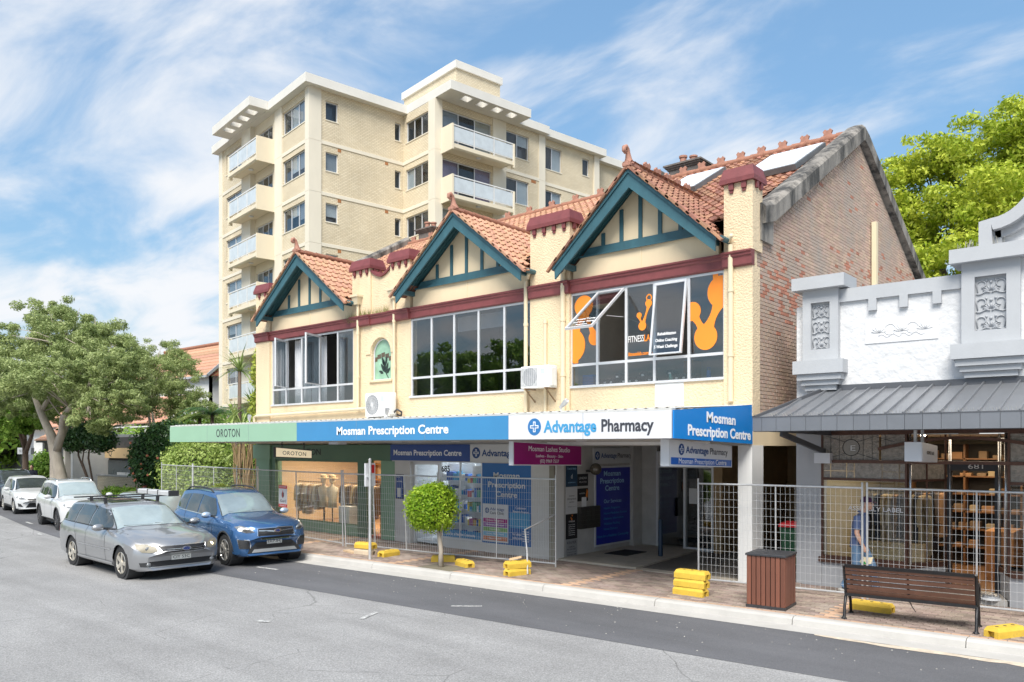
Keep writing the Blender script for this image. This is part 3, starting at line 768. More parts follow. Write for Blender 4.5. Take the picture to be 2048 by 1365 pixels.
def gable(ax, az, lx, rx, fz, mat, orn_small=False, seed=1):
    """ax, az = bargeboard apex; lx, rx = feet; fz = foot height"""
    YB = F-0.5
    w0 = ax-lx; w1 = rx-ax; sl = (az-fz)/((w0+w1)/2)
    pier = 0.0
    # infill wall and fibre-cement panel up to the gable
    xi0, xi1 = lx+.18, rx-.18
    inf = MB(); zz0 = 6.76
    inf.prism([(xi0,F+.0,zz0),(xi1,F+.0,zz0),(xi1,F+.0,az-sl*(xi1-ax)-.10),(ax,F+.0,az-.10),(xi0,F+.0,az-sl*(ax-xi0)-.10)], (0,.12,0))
    gi = inf.build('gable_panel', m_cream, bld)
    MB().box(ax-.015, ax+.015, F-.012, F, 6.76, 7.25).build('cover_strip', m_cream, gi)
    # tie beam
    tb = 7.25; hw = (az-.12-tb)/sl
    MB().prism([(ax-hw+.02,F-.05,tb),(ax+hw-.02,F-.05,tb),(ax+hw-.2,F-.05,tb+.17),(ax-hw+.2,F-.05,tb+.17)], (0,.05,0)).build('tie_beam', m_teal, gi)
    MB().box(ax-hw-.04, ax+hw+.04, F-.075, F-.05, tb-.03, tb+.015).build('tie_moulding', m_teal, gi)
    sp_ = (w0+w1)/2*0.243
    for k in range(-2, 3):
        x = ax+k*sp_; zt = az-.16-sl*abs(x-ax)-.04
        if zt > tb+.2: MB().box(x-.045, x+.045, F-.035, F, tb+.17, zt).build('batten', m_teal, gi)
    # soffit lining between bargeboard and wall
    for s_, ex in ((-1, lx), (1, rx)):
        sf = MB(); e0 = (ax, az-.1); e1 = (ex, fz+.02)
        sf.quad((e0[0],YB+.02,e0[1]),(e1[0],YB+.02,e1[1]),(e1[0],F+.05,e1[1]),(e0[0],F+.05,e0[1]))
        so = sf.build('soffit', m_teal_d, gi)
        for k in range(4):
            y = YB+.08+k*.11; MB().beam((e0[0]+s_*.1,y,e0[1]-sl*.1-.012),(e1[0],y,e1[1]-.012),.012,.02).build('lining_board', m_teal_d, so)
        # bargeboard: deep outer board with a capping mould
        bb = MB(); th = .27
        bb.prism([(ax,YB,az),(ex,YB,fz),(ex-s_*.015,YB,fz-.25),(ax,YB,az-th/math.cos(math.atan(sl)))], (0,.045,0))
        bo = bb.build('bargeboard', m_teal, gi)
        MB().prism([(ax,YB-.035,az+.035),(ex+s_*.03,YB-.035,fz+.035-.02),(ex+s_*.03,YB-.035,fz-.05),(ax,YB-.035,az-.045)], (0,.035,0)).build('barge_mould', m_teal, bo)
        # purlin end under the foot
        px_ = ex-s_*.22; MB().box(px_-.05,px_+.05,YB+.05,F+.02,fz-.02,fz+.10).build('purlin_end', m_teal, gi)
    # roof planes of the gable with tiles
    rt = az+.05
    gr = MB(); yb = 21.6-(11.08-rt)/.55+.6
    for s_, ex, wd in ((-1,lx,w0),(1,rx,w1)):
        x_e = ex+s_*.06; z_e = rt-sl*(wd+.06)
        gr.prism([(ax,YB-.02,rt),(x_e,YB-.02,z_e),(x_e,yb,z_e),(ax,yb,rt)], (0,0,-.04))
    ro = gr.build('gable_roof', M('roof_batten', (0.2, 0.09, 0.06), 0.9), bld)
    ru = Vector((-1,0,sl)).normalized(); lu = Vector((1,0,sl)).normalized()
    slope_len = math.hypot(w1+.1, sl*(w1+.1)); nrow = int(slope_len/TL_)+1
    ncol = int((yb-(YB-.06))/TW_)+1
    def keepR(c): return c.z > ROOFZ(c.y)-.05 and c.z < rt+.03 and c.x > ax-.02
    tile_plane((rx+.12, YB-.06, rt-sl*(w1+.12)+.02), (0,1,0), ru, ncol, nrow, mat, ro, objs=True, keep=keepR, seed=seed)
    def keepL(c): return c.z > ROOFZ(c.y)-.05 and c.z < rt+.03
    tile_plane((lx-.12, YB-.06, rt-sl*(w0+.12)+.02), (0,1,0), lu, ncol, nrow, mat, ro, objs=False, keep=keepL, seed=seed)
    # verge edge: mortared tile ends along the rake
    for s_, ex, wd in ((-1,lx,w0),(1,rx,w1)):
        vb = MB(); nseg = int(slope_len/TL_)
        for k in range(nseg+1):
            t0 = k/(nseg+1); t1 = (k+1)/(nseg+1)+.03
            p0 = Vector((ax+s_*(wd+.1)*t0, YB-.05, rt+.05-sl*(wd+.1)*t0)); p1 = Vector((ax+s_*(wd+.1)*t1, YB-.05, rt+.028-sl*(wd+.1)*t1))
            vb.beam(p0, p1, .08, .05)
        vb.build('verge_tiles', mat, ro)
    # ridge capping and scroll finial
    rb = MB()
    y = YB-.08; 
    while y < yb-.5:
        rb.tube([(ax,y,rt+.055),(ax,y+.42,rt+.045)], [.095,.085], 8); y += .40
    rb.build('ridge_capping', m_ridge, ro, smooth=True, angle=50)
    fb = MB(); pts = [(ax,YB+.02,rt+.08),(ax,YB+.0,rt+.20),(ax,YB-.02,rt+.30),(ax,YB-.05,rt+.38),(ax,YB-.11,rt+.43),(ax,YB-.17,rt+.40),(ax,YB-.18,rt+.33),(ax,YB-.13,rt+.30),(ax,YB-.10,rt+.34)]
    fb.tube(pts, [.13,.075,.055,.055,.055,.05,.045,.035,.025], 8)
    fb.box(ax-.1,ax+.1,YB-.1,YB+.3,rt+.03,rt+.1)
    fb.build('scroll_finial', m_orn, ro, smooth=True, angle=60)
    if orn_small:
        for k in range(5): ridge_ornament((ax, YB+.75+k*.46, rt+.13), ro, R(90))
    # gutter end at the foot of the right rake
    MB().tube([(rx+.06,YB+.1,fz+.02),(rx+.06,YB+.75,fz+.02)], .06, 8).build('gutter', m_teal, gi)
    return ro
orn_me = MB().prism([(-.13,-.03,0),(.13,-.03,0),(.10,-.03,.06),(.13,-.03,.13),(.07,-.03,.19),(.02,-.03,.15),(-.02,-.03,.15),(-.07,-.03,.19),(-.13,-.03,.13),(-.10,-.03,.06)], (0,.06,0)).mesh('ridge_ornament')
orn_me.materials.append(m_orn)
def ridge_ornament(p, parent, rz=0):
    o = bpy.data.objects.new('ridge_ornament', orn_me); COL.objects.link(o); o.parent = parent
    o.location = p; o.rotation_euler = (0, 0, rz)
gable(-21.52, 8.95, -23.92, -19.12, 7.14, m_tile, seed=1)
gable(-14.47, 8.89, -16.77, -12.19, 7.08, m_tile, seed=2)
gable(-9.15, 8.78, -11.17, -7.13, 6.97, m_tileb, orn_small=True, seed=3)

# ---------------------------------------------------------------- main roof, copings, chimneys
mr_ = MB(); e0 = 7.52
yE = 21.6-(11.08-e0)/.55
mr_.quad((BX0,yE,e0),(BX1,yE,e0),(BX1,21.6,11.08),(BX0,21.6,11.08)); mr_.quad((BX0,21.6,11.08),(BX1,21.6,11.08),(BX1,28.6,7.6),(BX0,28.6,7.6))
mroof = mr_.build('main_roof', M('roof_batten', (0.2, 0.09, 0.06), 0.9), bld)
ru = Vector((0,1,.55)).normalized()
nxm = int((BX1-BX0)/TW_)
# only the tiles right of the middle gable are weathered brown, the others are newer
GAB = [(-21.52,9.0,.77,2.4),(-14.47,8.94,.79,2.3),(-9.15,8.83,.88,2.05)]
def outside_gables(c):
    for gx, gz, gs, gw in GAB:
        if abs(c.x-gx) < gw and gz-gs*abs(c.x-gx) > c.z+.03: return False
    return True
tile_plane((BX0+.25, yE, e0+.02), (1,0,0), ru, int((-12.5-BX0-.25)/TW_), 23, m_tile, mroof, objs=False, keep=outside_gables, seed=5)
tile_plane((-12.4, yE, e0+.02), (1,0,0), ru, int((BX1-.2+12.4)/TW_), 23, m_tileb, mroof, objs=False, keep=outside_gables, seed=6)
rb = MB(); x = BX0+.3
while x < BX1-.4: rb.tube([(x,21.6,11.13),(x+.42,21.6,11.12)], [.12,.105], 8); x += .40
rb.build('ridge_capping', m_ridge, mroof, smooth=True, angle=50)
x = -24.0
while x < -7.0:
    ridge_ornament((x, 21.6, 11.22), mroof); x += 0.62 if x > -12.4 else 1.02
# gable-end copings
def coping(xa, xb, pts, th, name='gable_coping'):
    c = MB()
    top = [(y, z) for y, z in pts]; 
    for (y0,z0),(y1,z1) in zip(top, top[1:]):
        sec = [(xa,-th),(xa,-.10),(xa+.08,-.02),((xa+xb)/2,0),(xb-.08,-.02),(xb,-.10),(xb,-th)]
        n = len(sec); vs = [(x, y, z+dz) for y, z in ((y0,z0),(y1,z1)) for x, dz in sec]
        c.add(vs, [tuple(range(n)), tuple(range(2*n-1,n-1,-1))] + [(i,i+n,(i+1)%n+n,(i+1)%n) for i in range(n)])
    return c.build(name, m_coping, bld, smooth=True, angle=35)
coping(-6.98, -6.46, [(15.25,7.78),(15.75,7.92),(21.6,11.32),(22.0,11.2),(28.7,7.95)], .44)
coping(-24.75, -24.25, [(15.3,7.95),(21.6,11.45),(28.7,7.9)], .5)
coping(-12.75, -12.35, [(19.2,10.1),(21.3,11.42),(21.8,11.42),(23.5,10.6)], .5, 'party_wall_coping')
MB().box(-6.97,-6.53,15.2,15.8,7.0,7.75).build('kneeler', m_coping, bld)
def chimney(x, y, z0, z1, w, d):
    c = MB(); c.box(x-w/2,x+w/2,y-d/2,y+d/2,z0,z1-.16)
    for k in range(3): e = .04+.045*k; c.box(x-w/2-e,x+w/2+e,y-d/2-e,y+d/2+e,z1-.16+.053*k,z1-.16+.053*(k+1)-.002)
    o = c.build('chimney', M('soot_brick', (0.15, 0.135, 0.125), 0.9, var=0.35, vscale=4, bump=0.3, bscale=40), bld)
    for k, (dx, h) in enumerate(((-.2,.34),(.16,.26))):
        MB().lathe([(.11,z1),(.10,z1+h*.8),(.13,z1+h*.82),(.13,z1+h),(.09,z1+h),(.085,z1+h*.6)], (x+dx,y,0), 12).build('chimney_pot', m_orn, o, smooth=True, angle=40)
    return o
chimney(-23.3, 21.9, 10.4, 11.62, .8, .6); chimney(-12.0, 22.4, 10.2, 11.72, 1.05, .7)
# roof windows
def skylight(x0, x1, y0, y1):
    n = Vector((0,-.55,1)).normalized(); u = Vector((0,1,.55)).normalized(); L_ = (y1-y0)*math.hypot(1,.55)
    o0 = Vector((x0,y0,ROOFZ(y0)))+n*.07
    fr = MB(); ex = Vector((1,0,0)); w = x1-x0
    fr.prism([o0, o0+ex*w, o0+ex*w+u*L_, o0+u*L_], n*.13)
    s_ = fr.build('skylight', M('grey_flashing', (0.17, 0.18, 0.19), 0.5, metal=0.3), bld)
    p0 = o0+n*.132+ex*.04+u*.04
    MB().prism([p0, p0+ex*(w-.08), p0+ex*(w-.08)+u*(L_-.08), p0+u*(L_-.08)], n*.012).build('skylight_blind', M('skylight_white', (0.85, 0.86, 0.88), 0.18, spec=0.8), s_)
skylight(-8.45, -7.02, 18.35, 20.35); skylight(-10.95, -9.75, 18.6, 20.4)
# tv aerial
ae = MB(); ae.tube([(-17.6,18.6,8.9),(-17.6,18.6,10.1)], .02, 6); ae.tube([(-18.3,18.3,10.28),(-17.3,18.8,9.98)], .012, 5)
for k in range(12):
    c = Vector((-18.3,18.3,10.28)).lerp(Vector((-17.3,18.8,9.98)), k/11); ae.tube([c+Vector((.06,-.13,.06)), c-Vector((.06,-.13,.06))], .006, 4)
ae.build('tv_aerial', M('aerial_grey', (0.2, 0.2, 0.21), 0.5, metal=0.5), bld)

# ---------------------------------------------------------------- brick side wall
def gable_top(y): return (7.45+(y-15.3)*.575) if y < 21.6 else (11.07-(y-21.6)*.475)
sw = MB(); X = BX1
sw.prism([(X-.02,14.98,3.37),(X-.02,28.6,3.37),(X-.02,28.6,gable_top(28.6)-.3),(X-.02,21.6,10.85),(X-.02,15.3,7.3),(X-.02,14.98,7.3)], (-.25,0,0))
side = sw.build('side_wall', m_mortar, bld); side['label'] = 'tall gable wall of weathered red-brown brick'
CH, BLN = 0.076, 0.232
br = []; random.seed(12); j = 0; z = 3.372
while z < 11.0:
    y = 14.985 - (BLN/2 if j % 2 else 0); i = 0
    while y < 28.5:
        y0 = max(y, 14.985); y1 = min(y+BLN, 28.6)
        if y1-y0 > .05 and z+CH < gable_top((y0+y1)/2)-.30: br.append((y0, y1, z))
        y += BLN; i += 1
    z += CH; j += 1
br.sort(key=lambda b: b[0]+abs(b[2]-5.2)*.25)
def red_zone(y, z):
    v = math.sin(y*1.9+z*1.1)+math.sin(z*2.3-y*.7)+.8*math.sin(y*.8+2)
    d = abs((z-6.4)+(y-18.5)*-.12)
    return random.random() < max(0.01, 0.40-d*.32)*(0.75+.2*v)
full = MB(); hy, hz = BLN/2-.004, CH/2-.004
def brick_mb(hy, hz):
    c = .003
    return MB().add([(0,-hy,-hz),(0,hy,-hz),(0,hy,hz),(0,-hy,hz),(.012,-hy+c,-hz+c),(.012,hy-c,-hz+c),(.012,hy-c,hz-c),(.012,-hy+c,hz-c)],
                    [(4,5,6,7),(0,1,5,4),(1,2,6,5),(2,3,7,6),(3,0,4,7)])
bme = {k: brick_mb(hy, hz).mesh('brick') for k in ('a', 'b')}
bme['a'].materials.append(m_brick); bme['b'].materials.append(m_brickr)
rest = {False: MB(), True: MB()}; cnt = 0
for y0, y1, z in br:
    red = red_zone(y0, z); L_ = y1-y0; cy, cz = (y0+y1)/2, z+CH/2; jx = random.uniform(-.002,.003)
    if cnt < 300 and abs(L_-BLN) < 1e-6:
        o = bpy.data.objects.new('brick', bme['b' if red else 'a']); COL.objects.link(o); o.parent = side
        o.location = (X-.02+jx, cy, cz); cnt += 1
    else:
        b = brick_mb(L_/2-.004, hz)
        rest[red].add([(X-.02+jx+p[0], cy+p[1], cz+p[2]) for p in b.v], b.f)
for red in (False, True):
    o = rest[red].build('bricks', m_brickr if red else m_brick, side, fix=False); o['kind'] = 'stuff'
MB().prism([(X+.005,14.95,2.86),(X+.005,28.6,2.86),(X+.005,28.6,3.37),(X+.005,14.95,3.37)], (-.3,0,0)).build('side_beam', m_cream, bld)
MB().box(X+.02,X+.14,22.55,22.72,5.5,8.95).build('flue_pipe', m_pipe, bld)
# rear and left walls, carpark ceiling
MB().quad((BX0,28.6,0),(BX1,28.6,0),(BX1,28.6,7.7),(BX0,28.6,7.7)).quad((BX0,F,0),(BX0,F,7.3),(BX0,21.6,11.0),(BX0,21.6,0)).quad((BX0,21.6,0),(BX0,21.6,11.0),(BX0,28.6,7.6),(BX0,28.6,0)).build('outer_wall', m_stucco, bld)
# ---------------------------------------------------------------- pipes, rainwater heads
def downpipe(x, z0, z1, y=F-.10, r=.045, head=None):
    p = MB(); p.tube([(x,y,z0),(x,y,z1)], r, 10)
    for zz_ in (z0+.9, z0+2.2): 
        if zz_ < z1: p.lathe([(r+.012,zz_),(r+.012,zz_+.07)], (x,y,0), 10)
    o = p.build('downpipe', m_pipe, bld, smooth=True, angle=40)
    if head:
        h = MB(); z = head
        h.add([(x-.09,y-.09,z),(x+.09,y-.09,z),(x+.09,y+.09,z),(x-.09,y+.09,z),(x-.15,y-.14,z+.22),(x+.15,y-.14,z+.22),(x+.15,y+.12,z+.22),(x-.15,y+.12,z+.22),(x-.18,y-.17,z+.22),(x+.18,y-.17,z+.22),(x+.18,y+.12,z+.22),(x-.18,y+.12,z+.22),(x-.18,y-.17,z+.28),(x+.18,y-.17,z+.28),(x+.18,y+.12,z+.28),(x-.18,y+.12,z+.28)],
              [(3,2,1,0),(0,1,5,4),(1,2,6,5),(2,3,7,6),(3,0,4,7),(4,5,9,8),(5,6,10,9),(6,7,11,10),(7,4,8,11),(8,9,13,12),(9,10,14,13),(10,11,15,14),(11,8,12,15),(12,13,14,15)])
        h.build('rainwater_head', m_pipe, o)
downpipe(-18.93, 4.0, 7.12, head=7.1); downpipe(-17.28, 4.2, 7.10, head=7.08)
downpipe(-12.36, 3.6, 6.9, r=.05); downpipe(-11.22, 3.6, 6.95, r=.06); downpipe(-7.0, 3.75, 6.9, r=.055); downpipe(-11.75, 3.6, 5.9, r=.04)
for x in (-12.30, -11.2, -7.05):
    MB().tube([(x,F-.10,6.95),(x+.03,F-.11,7.02),(x+.12,F-.2,7.06)], .045, 8).build('pipe_elbow', m_pipe, bld, smooth=True)
MB().tube([(-24.65,F-.12,3.62),(-24.65,F-.12,3.86),(-24.5,F-.12,3.9),(-18.4,F-.12,3.97)], .05, 10).build('horizontal_pipe', m_pipe, bld, smooth=True, angle=60)
# weeds in the cornice
wd = MB(); random.seed(31)
for i in range(260):
    x = random.choice((random.gauss(-19.15,.18), random.uniform(-18.9,-17.5))); y = F-.1+random.uniform(-.05,.05); z = 6.75 if x > -18.95 else 6.55+random.uniform(0,.2); h = random.uniform(.08,.28); a = random.uniform(0,6.3); b_ = random.uniform(.02,.12)
    wd.add([(x,y,z),(x+.012,y,z),(x+b_*math.cos(a),y+b_*math.sin(a),z+h)], [(0,1,2)])
wo_ = wd.build('cornice_weeds', leafmat('dry_weed', (0.32, 0.26, 0.09), (0.22, 0.26, 0.08)), None, fix=False); tag(wo_, 'dry tufts of weed growing on the maroon cornice', kind='stuff')
# ================================================================== GROUND FLOOR OF THE TERRACE
m_green = M('sage_green_paint', (0.20, 0.34, 0.225), 0.5, var=0.05, vscale=2)
m_green_d = M('deep_green_paint', (0.085, 0.17, 0.105), 0.5, var=0.06, vscale=2)
m_grey = M('pale_grey_render', (0.58, 0.575, 0.56), 0.8, var=0.07, vscale=2, bump=0.2, bscale=60)
m_greyr = M('grey_roughcast', (0.50, 0.49, 0.475), 0.9, var=0.1, vscale=3, bump=0.9, bscale=70)
m_blue = M('sign_light_blue', (0.05, 0.24, 0.48), 0.35, var=0.03)
m_blue2 = M('sign_bright_blue', (0.005, 0.20, 0.58), 0.35, var=0.03)
m_navy = M('sign_navy', (0.008, 0.055, 0.27), 0.35, var=0.04)
m_royal = M('sign_royal', (0.010, 0.020, 0.33), 0.3, var=0.08)
m_poster = M('poster_blue', (0.010, 0.13, 0.40), 0.3, var=0.04)
m_signw = M('sign_white', (0.66, 0.67, 0.70), 0.35, var=0.03)
m_signg = M('sign_pale_grey', (0.62, 0.63, 0.64), 0.4, var=0.03)
m_mag = M('sign_magenta', (0.285, 0.010, 0.150), 0.35, var=0.05)
m_txtw = M('lettering_white', (0.84, 0.85, 0.87), 0.4, var=0.02)
m_txtd = M('lettering_charcoal', (0.045, 0.048, 0.06), 0.4)
m_txtn = M('lettering_navy', (0.012, 0.06, 0.22), 0.4)
m_txtb = M('lettering_sky_blue', (0.05, 0.30, 0.56), 0.4)
m_txtl = M('lettering_pale_blue', (0.38, 0.62, 0.86), 0.4)
m_warm = M('warm_shop_wall', (0.66, 0.50, 0.33), 0.85, var=0.05)
m_wood = M('honey_timber', (0.42, 0.20, 0.07), 0.55, var=0.2, vscale=3, streak=0.15)
m_soffit = M('grey_soffit', (0.47, 0.46, 0.44), 0.8, var=0.06)
m_tan = M('tan_tiles', (0.34, 0.23, 0.115), 0.6, var=0.12, vscale=3)

# ---- left shop: green boutique
MB().box(-24.62,-23.80,F-.06,F+.3,FP-.05,2.95).build('shop_pillar', m_green, bld)
MB().box(-24.67,-23.62,F-.16,F-.062,2.43,2.90).build('fascia_return', m_green, bld)
MB().box(-23.62,-17.43,F-.10,F+.12,2.43,2.90).build('fascia_board', m_green_d, bld)
MB().box(-23.80,-23.52,F,F+.25,FP-.05,2.43).build('shop_pillar', m_green_d, bld)
MB().box(-23.52,-19.05,F+.02,F+.22,FP-.05,.44).build('stall_riser', m_green, bld)
MB().box(-23.52,-19.05,F+.03,F+.14,2.36,2.43).build('head_rail', m_green_d, bld)
MB().box(-19.05,-18.62,F-.02,F+.25,FP-.05,2.43).build('shop_pillar', m_green_d, bld)
MB().box(-17.95,-17.34,F-.03,F+.25,FP-.05,2.43).build('shop_pillar', m_green, bld)
sw_ = MB().box(-23.52,-19.05,F+.06,F+.11,.44,.47).box(-23.52,-23.49,F+.06,F+.11,.47,2.36).box(-19.08,-19.05,F+.06,F+.11,.47,2.36).build('shop_window', m_green_d, bld)
MB().box(-23.49,-19.08,F+.08,F+.088,.47,2.36).build('pane', g_shop, sw_)
text('lettering', 'OROTON', frame((0,F-.10,0),(1,0,0)), -22.35, 2.58, 1.55, .2, m_black, sw_, bold=.01)
MB().box(-18.62,-17.95,F+.06,F+.6,FP-.05,FP+.06).build('doorstep', M('red_step_tile', (0.34, 0.11, 0.07), 0.7, var=0.2, vscale=8), bld)
# interior shell
def shell(name, x0, x1, y0, y1, z0, z1, mw, mf, mc, parent=bld):
    MB().quad((x0,y1,z0),(x1,y1,z0),(x1,y1,z1),(x0,y1,z1)).quad((x0,y0,z0),(x0,y1,z0),(x0,y1,z1),(x0,y0,z1)).quad((x1,y0,z0),(x1,y0,z1),(x1,y1,z1),(x1,y1,z0)).build(name+'_wall', mw, parent)
    MB().quad((x0,y0,z0),(x1,y0,z0),(x1,y1,z0),(x0,y1,z0)).build(name+'_floor', mf, parent)
    MB().quad((x0,y0,z1),(x0,y1,z1),(x1,y1,z1),(x1,y0,z1)).build(name+'_ceiling', mc, parent)
m_cl = M('shop_ceiling', (0.7, 0.66, 0.6), 0.9)
shell('boutique', -24.55, -17.36, F+.27, 19.6, FP, 2.75, m_warm, M('timber_floor', (0.30, 0.18, 0.09), 0.5, var=0.2), m_cl)
def lamp(name, loc, e, size, col, rot=(0,0,0), sy=None):
    d = bpy.data.lights.new(name, 'AREA'); d.energy = e; d.size = size; d.color = col
    if sy: d.shape = 'RECTANGLE'; d.size_y = sy
    o = bpy.data.objects.new(name, d); COL.objects.link(o); o.location = loc; o.rotation_euler = rot
    return o
m_glow = M('downlight_glow', (1,.9,.75), .5, emit=(1,.86,.66), estr=9)
for x in (-22.8,-21.0,-19.2): 
    for y in (15.6, 17.6): MB().lathe([(.07,2.735),(.07,2.75)], (x,y,0), 10).build('downlight', m_glow, bld)
lamp('boutique_light', (-21,16.6,2.7), 75, 4.5, (1,.80,.56), sy=2.6)
# back joinery
jb = MB()
for x in (-23.9,-22.4,-20.9,-19.4): jb.box(x,x+.06,19.2,19.58,FP,2.2)
for z in (.9,1.55,2.14): jb.box(-23.9,-19.34,19.2,19.58,z,z+.04)
jb.build('display_joinery', m_wood, bld); MB().box(-18.55,-18.0,15.6,15.68,FP,1.15).build('counter_panel', m_wood, bld)
MB().box(-19.0,-18.2,19.3,19.5,FP,2.3).build('stockroom_door', M('dark_timber', (0.14, 0.065, 0.03), 0.5), bld)

# garments on a rack
def garment(w, l, d=.07):
    """hanging coat: shoulders, sleeves, flared hem"""
    mb = MB(); sec = [(0,.05,.02),(-.03,.20*w/.42,.9*d),(-.10,w/2,d),(-.35,w/2*.93,d),(-.6*l,w/2*.9,d*1.1),(-l,w/2*1.1,d*1.2)]
    n = 8; vs = []
    for z, hw, hd_ in sec:
        for k in range(n):
            a = 2*math.pi*k/n; vs.append((hd_*math.sin(a), hw*math.cos(a), z))
    fs = [(i*n+j, i*n+(j+1)%n, (i+1)*n+(j+1)%n, (i+1)*n+j) for i in range(len(sec)-1) for j in range(n)]
    mb.add(vs, fs)
    for s_ in (-1, 1): mb.tube([(0,s_*w*.42,-.08),(.01,s_*w*.56,-.3),(.02,s_*w*.58,-.6)], [.05,.045,.04], 6)
    return mb
GM = [M('cloth_%d' % i, c, .9, var=.12, vscale=6) for i, c in enumerate([(.52,.40,.25),(.30,.17,.09),(.10,.08,.075),(.62,.55,.43),(.40,.12,.05),(.20,.14,.09),(.045,.05,.075),(.35,.28,.18)])]
def rack(label, x0, x1, y, zr, n, mats, l=1.0, face=0, group='clothes rails in the shops', step=None):
    t = thing('clothes_rack', label, 'clothes rack', ((x0+x1)/2,y,FP), 0, group)
    MB().tube([(x0,y,zr),(x1,y,zr)], .014, 6).build('rail', M('dark_steel', (.05,.045,.04), .4, metal=.6), t)
    for x in (x0,x1): MB().tube([(x,y,FP),(x,y,zr)], .014, 6).build('upright', MATS['dark_steel'], t)
    random.seed(int(abs(x0*100)))
    for k in range(n):
        x = x0+.08+(x1-x0-.16)*k/max(1,n-1)
        g = garment(random.uniform(.36,.46), l*random.uniform(.75,1.1)); a = random.uniform(-.25,.25)+face
        c, s_ = math.cos(a), math.sin(a)
        g.v = [(x+c*p[0]-s_*p[1], y+s_*p[0]+c*p[1], zr-.06+p[2]) for p in g.v]
        g.build('garment', mats[k % len(mats)] if not step else random.choice(mats), t, smooth=True, angle=60)
        MB().tube([(x,y,zr-.06),(x,y,zr+.01)], .004, 4).build('hanger', MATS['dark_steel'], t)
    return t
rack('rail of beige and brown coats behind the boutique window', -23.2, -21.7, 15.6, 1.66, 12, [GM[0],GM[3],GM[7],GM[1]], .95)
rack('longer rail of dark coats deep inside the boutique', -21.1, -19.2, 15.9, 1.66, 16, [GM[2],GM[1],GM[0],GM[5]], 1.0)
rack('short rail with rust red garments inside the boutique doorway', -18.7, -17.7, 16.9, 1.72, 6, [GM[4],GM[4],GM[1]], .8)
for i, (x, y) in enumerate(((-21.55,15.45),(-21.15,15.5))):
    t = thing('mannequin', ('left' if i == 0 else 'right')+' of two pale mannequins with round hats in the boutique window', 'mannequin', (x,y,FP), 0, 'boutique mannequins')
    MB().tube([(x,y,FP+.02),(x,y,.95)], .02, 6).lathe([(.14,FP),(.14,FP+.02)], (x,y,0), 12).build('stand', MATS['dark_steel'], t)
    MB().tube([(x,y,.85),(x,y,1.1),(x,y,1.35),(x,y,1.5),(x,y,1.56),(x,y,1.62)], [(.15,.12),(.13,.1),(.18,.12),(.19,.1),(.06,.06),(.05,.05)], 10).build('torso', GM[3], t, smooth=True)
    MB().sphere((x,y,1.74), (.085,.1,.12)).build('head', M('mannequin_cream', (.75,.62,.45), .6), t, smooth=True)
    MB().lathe([(.19,1.80),(.19,1.815),(.11,1.82),(.105,1.90),(.06,1.93)], (x,y,0), 14).build('hat', GM[0], t, smooth=True, angle=40)
pl = MB().cbox(-20.55,-20.0,15.3,15.85,FP,.95,.01).build('display_plinth', m_signw); tag(pl, 'plain white display plinth in the boutique window', 'plinth')

# ---- pharmacy
MB().box(-17.34,-16.68,F-.02,F+.25,FP-.05,2.44).build('shop_wall', m_grey, bld)
MB().box(-17.43,-11.52,F-.05,F+.2,2.42,2.95).build('fascia_board', m_grey, bld)
MB().box(-12.26,-11.52,F-.02,F+.28,FP-.05,2.43).build('shop_wall', m_grey, bld)
MB().box(-15.6,-12.26,F,F+.2,FP-.05,.36).build('stall_riser', m_grey, bld)
MB().box(-11.64,-11.5,F-.09,F-.02,FP-.05,2.95).build('timber_post', M('olive_post', (.24,.225,.18), .8, var=.2), bld)
pw = MB().box(-15.6,-15.53,F+.02,F+.09,.36,2.42).box(-13.98,-13.94,F+.02,F+.09,.36,2.42).box(-14.78,-14.75,F+.03,F+.08,.40,2.42).box(-15.53,-13.98,F+.02,F+.09,.36,.40).build('shop_window', m_alu, bld)
for a, b in ((-15.53,-14.78),(-14.75,-13.98)): MB().box(a,b,F+.05,F+.056,.40,2.42).build('pane', g_shop, pw)
MB().box(-13.94,-12.26,F+.02,F+.06,.36,2.42).build('poster_window', m_poster, bld)
MB().box(-15.53,-13.98,F+.036,F+.044,.41,.60).build('window_banner', m_blue, pw)
fs_ = frame((0,F+.036,0),(1,0,0))
text('lettering', 'Here for a Healthier Community', fs_, -15.3, .465, 1.1, .075, m_txtw, pw, bold=.01)
text('house_number', '685', frame((0,F+.05,0),(1,0,0)), -15.48, 2.16, .32, .17, m_black, pw, bold=.03)
pd = MB().box(-16.68,-16.62,F+.1,F+.18,FP,2.42).box(-15.66,-15.6,F+.1,F+.18,FP,2.42).box(-16.62,-15.66,F+.1,F+.18,2.34,2.42).build('sliding_door', m_alu, bld)
MB().box(-16.62,-15.66,F+.13,F+.137,FP,2.34).build('pane', g_shop, pd)
shell('pharmacy', -17.30, -11.62, F+.3, 20.5, FP, 2.7, M('pharmacy_wall', (.42,.45,.48), .8), M('vinyl_floor', (.55,.58,.62), .35), M('pharmacy_ceiling', (.75,.76,.78), .9))
lamp('pharmacy_light', (-15,17.6,2.66), 15, 3.5, (.93,.97,1), sy=3.5)
for x in (-16.2,-14.6): MB().box(x-.15,x+.15,16.2,17.4,2.68,2.70).build('ceiling_panel_light', M('panel_glow', (1,1,1), .5, emit=(.93,.97,1), estr=6), bld)
